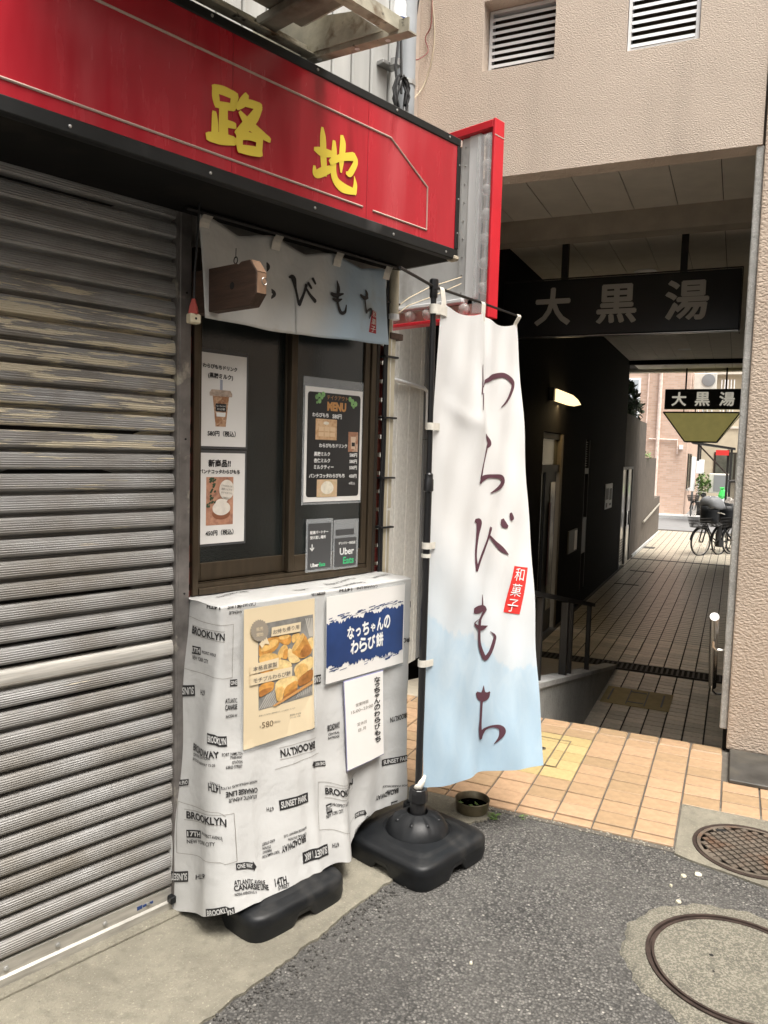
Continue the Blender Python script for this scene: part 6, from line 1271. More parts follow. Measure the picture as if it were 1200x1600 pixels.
def left_siding():
    t = thing('grey_siding_wall', ALY, (-2.1, .3, 0), 'rough grey grooved panel wall beyond the shop corner', 'wall')
    mb = MB(t); mb.box(-2.4, -2.112, -2.2, .86, 0, 3.2); mb.build('backing', M['djoint'])
    e = [-.9, -.42, -.225, -.03, .17, .375, .575, .776]
    for a, b in zip(e, e[1:]):
        mb = MB(t); mb.box(-2.115, -2.10, a + .006, b - .006, .0, 3.2, .003); mb.build('panel', M['greysiding'])
    mb = MB(t); mb.box(-2.13, -2.098, .776, .84, .0, 3.2, .003); mb.build('corner_post', M['greysiding'])
    mb = MB(t); mb.box(-2.16, -2.088, .842, .935, .01, 1.62, .003); mb.box(-2.16, -2.092, .842, .935, 1.624, 3.2, .003); mb.build('door_frame', M['greytrim'])
    mb = MB(t); mb.box(-2.25, -2.15, .935, 1.02, .0, 3.2); mb.build('dark_gap', M['gap'])
    p = thing('wall_pipe', ALY, (-2.06, .5, 1.9), 'thin white pipe running along and down the grey panel wall', 'pipe')
    mb = MB(p); mb.tube([(-2.075, -.3, 2.005), (-2.075, .78, 1.985), (-2.07, .83, 1.965), (-2.07, .84, 1.9), (-2.07, .84, 1.70)], .013, 10); mb.build('pipe', M['whitemetal'], smooth=True)
left_siding()
def wall_wires():
    t = thing('wall_wires', ALY, (-1.83, -.1, 3.9), 'loose black, cream and red wires hanging in the corner of the beige wall', 'wire')
    mb = MB(t); mb.tube([(-1.845, -.02, 4.6), (-1.846, -.05, 4.25), (-1.846, -.12, 4.0), (-1.846, -.24, 3.86), (-1.846, -.42, 3.78)], .013, 8); mb.build('black_cable', M['cable'], smooth=True)
    for m, pts in (('creamcable', [(-1.80, -.008, 4.6), (-1.79, -.008, 4.2), (-1.765, -.008, 3.98), (-1.775, -.008, 3.82), (-1.82, -.008, 3.68), (-1.85, -.10, 3.56), (-1.85, -.22, 3.48)]), ('redcable', [(-1.79, -.012, 4.3), (-1.785, -.012, 4.02), (-1.82, -.012, 3.94), (-1.80, -.012, 3.86), (-1.845, -.06, 3.80), (-1.848, -.16, 3.76), (-1.848, -.24, 3.70), (-1.848, -.38, 3.70)])):
        mb = MB(t); mb.tube([p[:3] for p in catmull(pts, 4)], .0032, 5); mb.build('thin_wire', M[m], smooth=True)
wall_wires()
def passage():
    random.seed(77)
    # steps between the street and the passage floor
    mb = MB(ALY); nst = 4; run = .34
    for i in range(nst): mb.box(-1.078, -.001, .046 + i * run, .046 + (i + 1) * run if i < nst - 1 else 1.5, ZF - .2, -(i + 1) * .1825 + 0)
    mb.build('steps', M['ptile'], kind='structure')
    # ramp on the left
    mb = MB(ALY); mb.prism([(-2.10, .046, -.002), (-2.10, 4.15, ZF + .001), (-2.10, 4.15, ZF - .3), (-2.10, .046, ZF - .3)], (.90, 0, 0)); mb.build('ramp', M['ptile'], kind='structure')
    # granite side wall of the ramp and its railing
    t = thing('ramp_side_wall', ALY, (-1.14, 2.0, ZF), 'speckled grey granite wall tapering along the ramp', 'wall')
    zt = lambda d: .150 - .2130 * d
    mb = MB(t); mb.prism([(-1.185, .05, ZF - .1), (-1.185, 4.1, ZF - .1), (-1.185, 4.1, zt(4.1)), (-1.185, .05, zt(.05))], (.104, 0, 0)); mb.build('body', M['granite'])
    mb = MB(t); mb.prism([(-1.205, .03, zt(.03)), (-1.205, 4.15, zt(4.15)), (-1.205, 4.15, zt(4.15) + .035), (-1.205, .03, zt(.03) + .035)], (.136, 0, 0)); mb.build('coping', M['granitecap'])
    r = thing('ramp_railing', ALY, (-1.13, 1.5, 0), 'dark metal railing standing on the granite ramp wall', 'railing')
    zr = lambda d: .752 - .2035 * d
    mb = MB(r); mb.box(-1.155, -1.105, 0, .001, 0, .001) if False else None; mb.prism([(-1.158, -.35, zr(-.35) - .02), (-1.158, 2.70, zr(2.7) - .02), (-1.158, 2.70, zr(2.7) + .012), (-1.158, -.35, zr(-.35) + .012)], (.046, 0, 0)); mb.build('handrail', M['darkframe'])
    for d, w in ((.58, .019), (1.42, .028), (1.66, .019), (2.50, .019)):
        mb = MB(r); mb.box(-1.13 - w, -1.13 + w, d - w, d + w, zt(d) + .03, zr(d) - .02, .004); mb.build('post', M['darkframe'])
    # floor
    mb = MB(ALY, (0, 0, ZF)); mb.face([(-2.2, 1.3, ZF - .006), (.3, 1.3, ZF - .006), (.3, 22, ZF - .006), (-3.2, 22, ZF - .006), (-3.2, 13.8, ZF - .006), (-2.2, 13.8, ZF - .006)]); fl = mb.build('passage_floor', M['djoint'], kind='structure')
    me = tile_mesh('floor_tile', .1475, .1035, .010, M['ptile'], .0015)
    cells = []
    d = 2.02
    while d < 21.5:
        for i in range(-22, 1):
            r = .02 + (i - .5) * TP
            if r < (-2.09 if d < 12.4 else -3.1) or r > -.02: continue
            if 4.11 < d < 4.40: continue
            if r < -1.2 and d < 4.16: continue
            cells.append((r, d))
        d += TD
    near = [c for c in cells if c[0] > -1.2 and c[1] < 4.2] + [c for c in cells if c[1] > 4.3]
    near = near[:290]
    for r, d in near:
        inst(me, 'tile', fl, (r, d, -.0005 + random.uniform(-.0006, .0006)), (random.uniform(-.004, .004), random.uniform(-.004, .004), 0))
    s = set(near); mb = MB(ALY, (0, 0, ZF))
    for r, d in cells:
        if (r, d) in s: continue
        z = ZF + random.uniform(-.0012, .0006); a, b = .0738, .0515
        mb.face([(r - a, d - b, z), (r + a, d - b, z), (r + a, d + b, z), (r - a, d + b, z)])
    mb.build('tile_field', M['ptile'], parent=fl, kind='stuff')
    # yellow guide plate with bars
    p = thing('guide_plate', ALY, (-.75, 3.1, ZF), 'pale yellow inspection plate in the passage floor below the steps', 'plate')
    mb = MB(p); mb.box(-1.052, -.448, 2.86, 3.40, ZF + .001, ZF + .006); mb.build('plate', mat('dull_yellow_plate', (.46, .36, .17), .6, var=(10, .12)))
    for a, b, c, d in ((-1.00, -.985, 2.95, 3.32), (-.53, -.515, 2.95, 3.32), (-.82, -.68, 2.96, 2.975), (-.82, -.68, 3.29, 3.305), (-.83, -.822, 2.9, 3.36), (-.67, -.662, 2.9, 3.36)):
        mb = MB(p); mb.box(a, b, c, d, ZF + .0065, ZF + .011); mb.build('bar', M['greytrim'])
    # drain grating across
    g = thing('drain_grating', ALY, (-1.0, 4.25, ZF), 'black drain grating across the passage floor at the foot of the ramp', 'grating')
    mb = MB(g); mb.box(-2.1, -.005, 4.125, 4.385, ZF - .005, ZF - .002); mb.build('channel', M['gap'])
    mb = MB(g); mb.box(-2.1, -.005, 4.125, 4.14, ZF - .0015, ZF + .004); mb.box(-2.1, -.005, 4.37, 4.385, ZF - .0015, ZF + .004)
    r = -2.09
    while r < -.02: mb.box(r, r + .022, 4.141, 4.369, ZF - .0015, ZF + .004); r += .052
    mb.build('bar', M['darkframe'], kind='stuff')
    for nm, a in (('floor_slot', (-1.86, -1.40, 11.69, 11.76)), ('floor_slot', (-1.91, -1.49, 9.88, 9.95))):
        mb = MB(ALY, (a[0], a[2], ZF)); mb.box(*a, ZF + .001, ZF + .004); mb.build(nm, M['gap'], label='narrow dark floor slot %s in the passage' % ('nearer the glass door' if a[2] > 11 else 'nearer the street'), cat='slot')
    mb = MB(ALY, (-1.95, 16.2, ZF)); mb.box(-2.1, -1.80, 16.0, 16.4, ZF + .001, ZF + .005); mb.build('drain_cover', M['slab'], label='small dark square drain cover on the bright tiles at the far end', cat='cover')
    mb = MB(ALY, (0, 13.75, ZF)); mb.box(-2.1, -.01, 13.68, 13.80, ZF + .0012, ZF + .005); mb.build('threshold_strip', M['darkframe'], kind='structure')
passage()
def passage_fittings():
    X = -2.106
    # big hanging sign
    t = thing('passage_sign', ALY, (-1.05, 2.75, 2.6), 'large unlit black sign with grey characters hanging in the passage mouth', 'sign')
    mb = MB(t); mb.box(-2.095, -.075, 2.75, 2.90, 2.622, 3.120, .006); mb.build('box', M['signblack'])
    mb = MB(t); mb.box(-2.094, -.074, 2.744, 2.752, 2.606, 2.621); mb.box(-2.094, -.074, 2.744, 2.752, 3.121, 3.133); mb.box(-.0735, -.066, 2.744, 2.90, 2.606, 3.133); mb.build('rim', M['darkframe'])
    mb = MB(t); mb.box(-2.09, -.08, 2.738, 2.7435, 2.6095, 2.6135); mb.build('chrome_line', M['stainless'])
    q = lambda x, y: (x, 2.7468, y)
    for ch, r, z, w in (('大', -1.630, 2.882, .315), ('黒', -1.068, 2.880, .330), ('湯', -.492, 2.882, .335)): mb = MB(t); put(mb, ch, q, r, z, h=.325, w=w, bold=.022, lift=(0, -.0005, 0)); mb.build('character', M['signchar'])
    for r in (-1.55, -.535):
        mb = MB(t); mb.box(r - .028, r + .028, 2.80, 2.86, 3.134, 3.478); mb.build('hanger', M['darkframe'])
    # far sign with hanging lantern box
    t = thing('far_sign', ALY, (-.8, 13.4, 2.6), 'smaller black sign with white characters at the far end of the passage', 'sign')
    mb = MB(t); mb.box(-1.525, -.012, 13.40, 13.52, 2.607, 3.034, .005); mb.build('box', M['signblack'])
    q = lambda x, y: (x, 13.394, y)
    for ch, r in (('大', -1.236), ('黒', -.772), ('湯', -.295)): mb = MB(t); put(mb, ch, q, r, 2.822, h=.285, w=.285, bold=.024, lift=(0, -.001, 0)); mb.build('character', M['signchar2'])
    for r in (-1.115, -.325):
        mb = MB(t); mb.box(r - .016, r + .016, 13.44, 13.48, 3.035, 3.479); mb.build('hanger', M['darkframe'])
    t = thing('hanging_lantern', ALY, (-.77, 13.8, 1.9), 'olive panelled lantern shaped like an upturned pyramid below the far sign', 'lantern')
    top = [(-1.525, 13.30, 2.535), (-.025, 13.30, 2.535), (-.025, 14.30, 2.535), (-1.525, 14.30, 2.535)]; bot = [(-1.09, 13.62, 1.925), (-.45, 13.62, 1.925), (-.45, 14.0, 1.925), (-1.09, 14.0, 1.925)]
    for k in range(4):
        mb = MB(t); a, b, c, d = top[k], top[(k + 1) % 4], bot[(k + 1) % 4], bot[k]; mb.face([a, b, c, d]); mb.build('panel', M['frost'], solid=.006)
        mb = MB(t); mb.tube([a, d], .016, 6); mb.tube([a, b], .018, 6); mb.tube([d, c], .016, 6); mb.build('frame_bar', M['darkframe'])
    mb = MB(t); mb.face(bot); mb.build('panel', M['frost'])
    for r in (-1.13, -.30, -.9):
        mb = MB(t); mb.tube([(r, 13.46, 2.53), (r, 13.46, 2.606)], .012, 6); mb.build('hanger', M['darkframe'])
    # wall lamp, lit
    t = thing('wall_lamp', ALY, (X, 5.4, 2.2), 'lit curved wall lamp glowing warm above the passage door', 'lamp')
    prof = [(X + .01, 2.20), (X + .03, 2.335), (X + .08, 2.33), (X + .15, 2.27), (X + .19, 2.205), (X + .10, 2.185)]
    mb = MB(t); mb.prism([(a, 4.95, b) for a, b in prof], (0, .95, 0)); mb.build('shade', M['lampshade'])
    mb = MB(t); mb.box(X - .0, X + .06, 4.86, 4.94, 2.19, 2.345, .004); mb.build('end_cap', M['darkframe'])
    ld = bpy.data.lights.new('lamp_glow', 'AREA'); ld.energy = 3.0; ld.color = (1, .72, .36); ld.shape = 'RECTANGLE'; ld.size = .9; ld.size_y = .08
    lo = bpy.data.objects.new('lamp_glow', ld); C.objects.link(lo); lo.parent = t; lo.location = (.10, .0, -.035)
    # door with transom
    t = thing('passage_door', ALY, (X, 5.2, ZF), 'dark framed glazed door with transom below the wall lamp', 'door')
    def fbox(n, r0, r1, d0, d1, z0, z1, m): mb = MB(t); mb.box(r0, r1, d0, d1, z0, z1); return mb.build(n, m)
    fbox('frame', X - .08, X - .02, 4.69, 4.75, ZF, 1.81, M['darkframe']); fbox('frame', X - .09, X - .0, 5.72, 5.84, ZF, 1.81, mat('pale_jamb', (.20, .165, .115), .6)); fbox('frame', X - .08, X - .02, 4.751, 5.719, 1.74, 1.81, M['darkframe']); fbox('frame', X - .08, X - .015, 4.751, 5.719, 1.33, 1.42, M['darkframe'])
    fbox('transom_glass', X - .06, X - .05, 4.751, 5.719, 1.421, 1.739, M['dimglass'])
    d = fbox('door_leaf', X - .07, X - .03, 5.02, 5.62, ZF + .02, 1.329, M['darkframe'])
    mb = MB(t); mb.box(X - .032, X - .022, 5.30, 5.56, ZF + .30, 1.20); mb.build('glass', mat('lit_room_glass', (.38, .34, .25), .25, var=(3, .5)), parent=d)  # pale pane colour stands in for the lit room behind
    mb = MB(t); mb.box(X - .021, X - .015, 5.22, 5.32, -.1, .95); mb.build('notice', mat('maroon_notice', (.10, .03, .02), .6), parent=d)
    fbox('side_glass', X - .06, X - .05, 4.751, 5.0, ZF + .02, 1.329, M['dimglass'])
    # slit window
    t = thing('slit_window', ALY, (X, 7.68, .4), 'tall slit window with blinds in the dark passage wall', 'window')
    fbox('backing', X - .2, X - .15, 7.5, 7.86, -.5, 1.79, mat('slit_backing', (.32, .31, .27), .3, var=(5, .6)))
    fbox('frame', X - .10, X - .002, 7.50, 7.53, -.5, 1.79, M['darkframe']); fbox('frame', X - .10, X - .002, 7.83, 7.86, -.5, 1.79, M['darkframe']); fbox('rail', X - .1, X - .004, 7.531, 7.829, 1.27, 1.36, M['darkframe']); fbox('rail', X - .1, X - .004, 7.531, 7.829, .05, .60, M['darkframe'])
    for k in range(11): fbox('blind_slat', X - .08, X - .03, 7.532, 7.828, 1.39 + k * .036, 1.40 + k * .036, M['alum'])
    # notices
    t = thing('wall_notice', ALY, (X, 10.0, .6), 'pair of pale printed notices on the dark passage wall', 'notice')
    fbox('sheet', X, X + .006, 9.60, 10.42, .61, 1.06, M['paper']); mb = MB(t)
    for a, b, z0, z1 in ((9.66, 9.98, .78, .98), (10.06, 10.36, .76, .97), (9.7, 9.85, .64, .72), (10.1, 10.3, .66, .7)): mb.box(X + .0062, X + .008, a, b, z0, z1)
    mb.build('print', M['greyink'])
    t = thing('intercom', ALY, (X, 6.7, .2), 'white intercom panel with a lit slot beside the passage door', 'intercom')
    fbox('plate', X, X + .02, 6.40, 7.02, .17, .49, mat('intercom_plate', (.10, .095, .075), .5)); fbox('screen', X + .0205, X + .024, 6.80, 6.99, .19, .47, mat('intercom_face', (.66, .62, .52), .4))
    # glass double door near the exit
    t = thing('glass_double_door', ALY, (X, 12.6, ZF), 'pale glazed double door near the bright end of the passage', 'door')
    fbox('frame', X - .06, X + .005, 11.785, 11.87, ZF, 1.35, M['darkframe']); fbox('frame', X - .06, X + .005, 13.42, 13.50, ZF, 1.35, M['darkframe']); fbox('frame', X - .06, X + .005, 11.871, 13.419, 1.29, 1.35, M['darkframe']); fbox('mullion', X - .05, X + .012, 12.55, 12.72, ZF + .01, 1.289, M['darkframe'])
    for a, b in ((11.872, 12.549), (12.721, 13.418)):
        l = fbox('leaf', X - .04, X - .015, a, b, ZF + .012, 1.288, M['doorpale'])  # pale leaf colour stands in for daylight reflected and seen through glass
        mb = MB(t); mb.tube([(X + .03, b - .12 if a < 12 else a + .12, .10), (X + .03, b - .12 if a < 12 else a + .12, .40)], .014, 8); mb.build('handle', M['darkframe'], parent=l)
    for k in range(9): fbox('louvre', X - .0145, X - .006, 11.95, 12.45, -.62 + k * .055, -.595 + k * .055, M['slab'])
passage_fittings()
# ================================================================== beyond the passage
def leafy(name, fr, org, c, rad, n, size, m, label, cat='plant', stem=None, seed=1, group=None):
    random.seed(seed); t = thing(name, fr, org, label, cat, group); mb = MB(t)
    for i in range(n):
        while True:
            q = Vector((random.uniform(-1, 1), random.uniform(-1, 1), random.uniform(-1, 1)))
            if q.length < 1: break
        p = Vector((c[0] + q.x * rad[0], c[1] + q.y * rad[1], c[2] + q.z * rad[2])); s = size * random.uniform(.6, 1.3)
        a = Vector((random.gauss(0, 1), random.gauss(0, 1), random.gauss(0, 1))).normalized(); b = a.cross(Vector((.3, .2, .9))).normalized()
        mb.face([tuple(p - a * s), tuple(p + b * s * .45), tuple(p + a * s), tuple(p - b * s * .45)])
    mb.build('foliage', m, recalc=False)
    if stem:
        for q in stem:
            mb = MB(t); mb.tube(q, [.016, .012, .008][:len(q)] if len(q) <= 3 else .012, 6); mb.build('stem', M['bark'])
    return t
def beyond():
    X = -2.106
    t = thing('garden_wall', ALY, (X, 15, ZF), 'brown stepped side wall with a sloping handrail past the passage roof', 'wall')
    for d0, d1, z in ((12.0, 14.36, 2.44), (14.362, 15.75, 2.40), (15.752, 18.7, 1.55), (18.702, 20.5, .40)):
        mb = MB(t); 
        if d0 < 12.5: mb.box(X - .3, X - .001, 12.001, 13.5, 1.352, z); mb.box(X - .3, X - .001, 13.502, d1, ZF, z)
        else: mb.box(X - .3, X, d0, d1, ZF, z)
        mb.build('wall_panel', M['midwall'])
    mb = MB(t); mb.box(X - .001, X + .03, 13.9, 20.5, ZF, ZF + .06); mb.build('plinth', M['granitecap'])
    h = thing('sloping_handrail', ALY, (X, 17.5, 0), 'pale metal handrail fixed to the brown side wall at the far end', 'handrail')
    mb = MB(h); mb.tube([(X + .06, 15.6, -.04), (X + .06, 19.8, .21)], .026, 10); mb.build('rail', M['alum'], smooth=True)
    for d, z in ((16, -.02), (19.3, .18)): mb = MB(h); mb.tube([(X + .06, d, z), (X + .05, d, z - .06), (X, d, z - .07)], .012, 6); mb.build('bracket', M['darkframe'])
    leafy('wall_shrub', ALY, (X - .15, 13, 2.4), (X - .12, 12.9, 2.78), (.22, .55, .42), 420, .075, M['leaf'], 'dark leafy shrub growing on top of the side wall', stem=[[(X - .15, 12.9, 2.42), (X - .14, 12.95, 2.7), (X - .1, 13.0, 3.1)]], seed=3)
    leafy('wall_shrub', ALY, (X - .15, 14, 2.4), (X - .08, 14.0, 2.62), (.2, .42, .26), 170, .07, M['leaf'], 'smaller drooping shrub at the end of the high side wall', stem=[[(X - .12, 14.0, 2.4), (X - .1, 14.1, 2.6), (X - .05, 14.2, 2.8)]], seed=5)
    leafy('wall_weed', ALY, (X - .1, 16.5, 1.55), (X - .02, 16.4, 1.6), (.1, .3, .12), 40, .05, M['leafl'], 'small bright weed on the lower step of the side wall', seed=6)
    # cross street and kerb
    mb = MB(ALY, (0, 24, ZF)); mb.face([(-20, 21.5, ZF - .010), (20, 21.5, ZF - .010), (20, 27.2, ZF - .010), (-20, 27.2, ZF - .010)]); mb.build('cross_street', M['roadfar'], kind='structure')
    mb = MB(ALY, (0, 27, ZF)); mb.box(-20, 20, 27.2, 27.45, ZF - .02, ZF + .10, .01); mb.box(-20, 20, 27.451, 28.3, ZF - .02, ZF + .095); mb.build('far_kerb', M['granitecap'], kind='structure')
    # brick building
    t = thing('brick_building', ALY, (-5, 29, ZF), 'salmon brick building across the far street with drainpipes', 'building')
    mb = MB(t); mb.box(-12, -1.86, 28.3, 40, ZF - .02, 13); mb.build('wall', M['brickfar'])
    mb = MB(t); mb.box(-4.42, -3.72, 28.24, 28.298, 3.1, 4.75); f = mb.build('window', M['whitemetal']); mb = MB(t); mb.box(-4.34, -3.80, 28.22, 28.239, 3.18, 4.67); mb.build('pane', mat('sky_pane', (.42, .46, .50), .1), parent=f)
    for r, w, z0, m in ((-2.96, .075, ZF, 'pinkpanel'), (-3.42, .025, 2.2, 'pinkpanel')):
        mb = MB(t); mb.tube([(r, 28.22, z0), (r, 28.22, 12)], w, 10); mb.build('drainpipe', M[m], smooth=True)
    mb = MB(t); mb.tube([(-3.3, 28.24, 2.33), (-2.22, 28.24, 2.30), (-2.2, 28.24, 1.75)], .03, 8); mb.build('conduit', M['pinkpanel'])
    mb = MB(t); mb.box(-2.14, -2.0, 28.12, 28.298, 1.93, 2.1, .01); mb.build('wall_camera', M['whitemetal'])
    for d in (29.2, 30.9):
        mb = MB(t); mb.box(-1.858, -1.82, d, d + .75, .35, 1.78); f = mb.build('window', M['sashdk']); mb = MB(t); mb.box(-1.819, -1.81, d + .06, d + .69, .42, 1.72); mb.build('pane', M['dimglass'], parent=f); mb = MB(t); mb.box(-1.858, -1.76, d - .04, d + .79, .27, .345); mb.build('sill', M['granitecap'], parent=f)
    # things on the far side lane
    t = thing('cream_building', ALY, (1, 42, ZF), 'cream rendered building closing the view at the end of the lane', 'building')
    mb = MB(t); mb.box(-1.859, 9, 42, 50, ZF, 14); mb.build('wall', M['cream'])
    mb = MB(t); mb.box(-1.2, .9, 41.95, 41.999, .35, 2.0); f = mb.build('window', M['sashdk']); mb = MB(t); mb.box(-1.1, -.2, 41.93, 41.949, .42, 1.93); mb.box(-.1, .8, 41.93, 41.949, .42, 1.93); mb.build('pane', M['dimglass'], parent=f)
    mb = MB(t); mb.box(-1.8, 9, 41.93, 41.999, 3.3, 3.42); mb.build('string_course', M['beamfar'])
    mb = MB(t); mb.box(-1.8, 9, 41.5, 41.999, 6.2, 6.6); mb.build('eaves', M['beamfar'])
    mb = MB(t); mb.box(-1.2, 1.8, 41.88, 41.94, 6.75, 8.6); f = mb.build('window', M['alum'])
    for k in range(9): mb = MB(t); mb.box(-1.15, 1.75, 41.80, 41.87, 6.85 + k * .19, 6.98 + k * .19); mb.build('shutter_slat', M['whitemetal'], parent=f)
    # wall unit on the brick building's side, high up
    t = thing('wall_air_conditioner', ALY, (-1.4, 29.4, 4), 'air conditioner unit with piping high on the side of the brick building', 'air conditioner')
    mb = MB(t); mb.box(-1.80, -.95, 29.2, 29.55, 4.35, 5.0, .02); s = mb.build('shell', M['acwhite']); mb = MB(t); mb.lathe((-1.25, 29.19, 4.72), [(.25, 0), (.24, -.02), (.05, -.03), (0, -.03)], 20, axis=1); mb.build('fan_grille', M['greytrim'], parent=s)
    for k in range(4):
        r = -1.7 + k * .17; mb = MB(t); mb.tube([(r, 29.3, 4.35), (r + .03, 29.3, 4.1), (r + .1, 29.32, 3.95), (r + .12, 29.4, 3.4)], .03, 6); mb.build('pipe', M['whitemetal'])
    for k in range(5):
        r = -.8 + k * .12; mb = MB(t); mb.tube([(r, 31, 3.4), (r, 31, 4.9)], .022, 6); mb.build('pipe', M['whitemetal'])
    # lean-to shelter
    t = thing('bike_shelter', ALY, (-.6, 26, ZF), 'dark lean-to shelter frame with sloping roof over the parked bicycles', 'shelter')
    mb = MB(t); mb.prism([(-1.55, 25.4, 2.12), (-.10, 25.0, 1.92), (-.10, 25.0, 1.99), (-1.55, 25.4, 2.20)], (0, 1.6, 0)); mb.build('roof', M['darkframe'])
    for r, d in ((-.22, 25.1), (-.32, 25.5)): mb = MB(t); mb.box(r - .04, r + .04, d - .04, d + .04, ZF, 1.93); mb.build('post', M['darkframe'])
    mb = MB(t); mb.tube([(-1.28, 25.4, 2.05), (-.28, 25.3, 1.02)], .03, 6); mb.build('brace', M['rustring']); mb = MB(t); mb.box(-1.34, -1.26, 25.36, 25.44, 1.5, 2.1); mb.build('post', M['darkframe'])
    mb = MB(t); mb.box(-.72, -.30, 25.02, 25.04, 1.72, 1.90); mb.build('red_board', M['redink'])
    t = thing('lane_fence', ALY, (-.05, 24, ZF), 'dark slatted fence at the right edge of the lane', 'fence')
    for k in range(7): mb = MB(t); mb.box(-.22 + .03 * k, -.20 + .03 * k, 23.8 + k * .25, 23.95 + k * .25, ZF, .85); mb.build('slat', M['darkframe'])
    mb = MB(t); mb.tube([(-.24, 23.7, .87), (.02, 25.6, .87)], .025, 6); mb.build('top_rail', M['darkframe'])
    t = thing('white_cabinet', ALY, (-1.5, 27, ZF), 'tall white locker standing by the brick building corner', 'cabinet')
    mb = MB(t); mb.box(-1.66, -1.5, 28.4, 28.6, .3, 1.65, .01); mb.build('tall_box', M['whitemetal']); mb = MB(t); mb.box(-1.48, -1.2, 28.4, 28.7, 1.0, 1.55, .01); mb.build('meter_box', M['whitemetal']); mb = MB(t); mb.box(-1.62, -1.54, 28.45, 28.55, ZF, .299); mb.build('stand', M['greytrim'])
    t = thing('ground_air_conditioner', ALY, (-.7, 29, ZF), 'grey outdoor unit on a stand beside the potted plant in the lane', 'air conditioner')
    mb = MB(t); mb.box(-1.0, -.20, 28.6, 28.95, .25, 1.02, .02); s = mb.build('shell', M['acwhite']); mb = MB(t); mb.box(-.82, -.26, 28.58, 28.599, .32, .96); mb.build('grille', M['greytrim'], parent=s); mb = MB(t); mb.box(-1.05, -.2, 28.6, 28.95, -.1, .12, .01); mb.build('crate', M['whitemetal']); mb = MB(t); mb.box(-.95, -.3, 28.65, 28.9, ZF, -.101); mb.build('stand', M['darkframe'])
    leafy('potted_plant', ALY, (-1.25, 28.6, ZF), (-1.22, 28.5, .58), (.30, .25, .48), 230, .10, M['leafl'], 'green potted plant in front of the grey outdoor unit', stem=[[(-1.2, 28.5, -.2), (-1.2, 28.5, .3), (-1.25, 28.5, .7)]], seed=9)
    mb = MB(ALY, (-1.2, 28.5, ZF)); mb.lathe((-1.2, 28.5, 0), [(.16, ZF), (.22, -.12), (.20, -.12), (.18, -.16), (0, -.16)], 14); mb.build('plant_pot', M['darkframe'], label='dark pot holding the green plant in the lane', cat='pot')
    mb = MB(ALY, (-.48, 27.9, 0)); mb.lathe((-.48, 27.9, .08), [(.0, 0), (.10, .02), (.17, .12), (.12, .27), (.05, .34), (.09, .42), (0, .40)], 9)
    random.seed(3)
    for v in mb.bm.verts: v.co += Vector((random.uniform(-.03, .03), random.uniform(-.03, .03), random.uniform(-.03, .03)))
    mb.build('green_bag', M['greenbag'], label='bright green plastic bag hanging by the bicycles', cat='bag')
beyond()
def spw(x): return math.copysign(abs(x) ** .6, x)
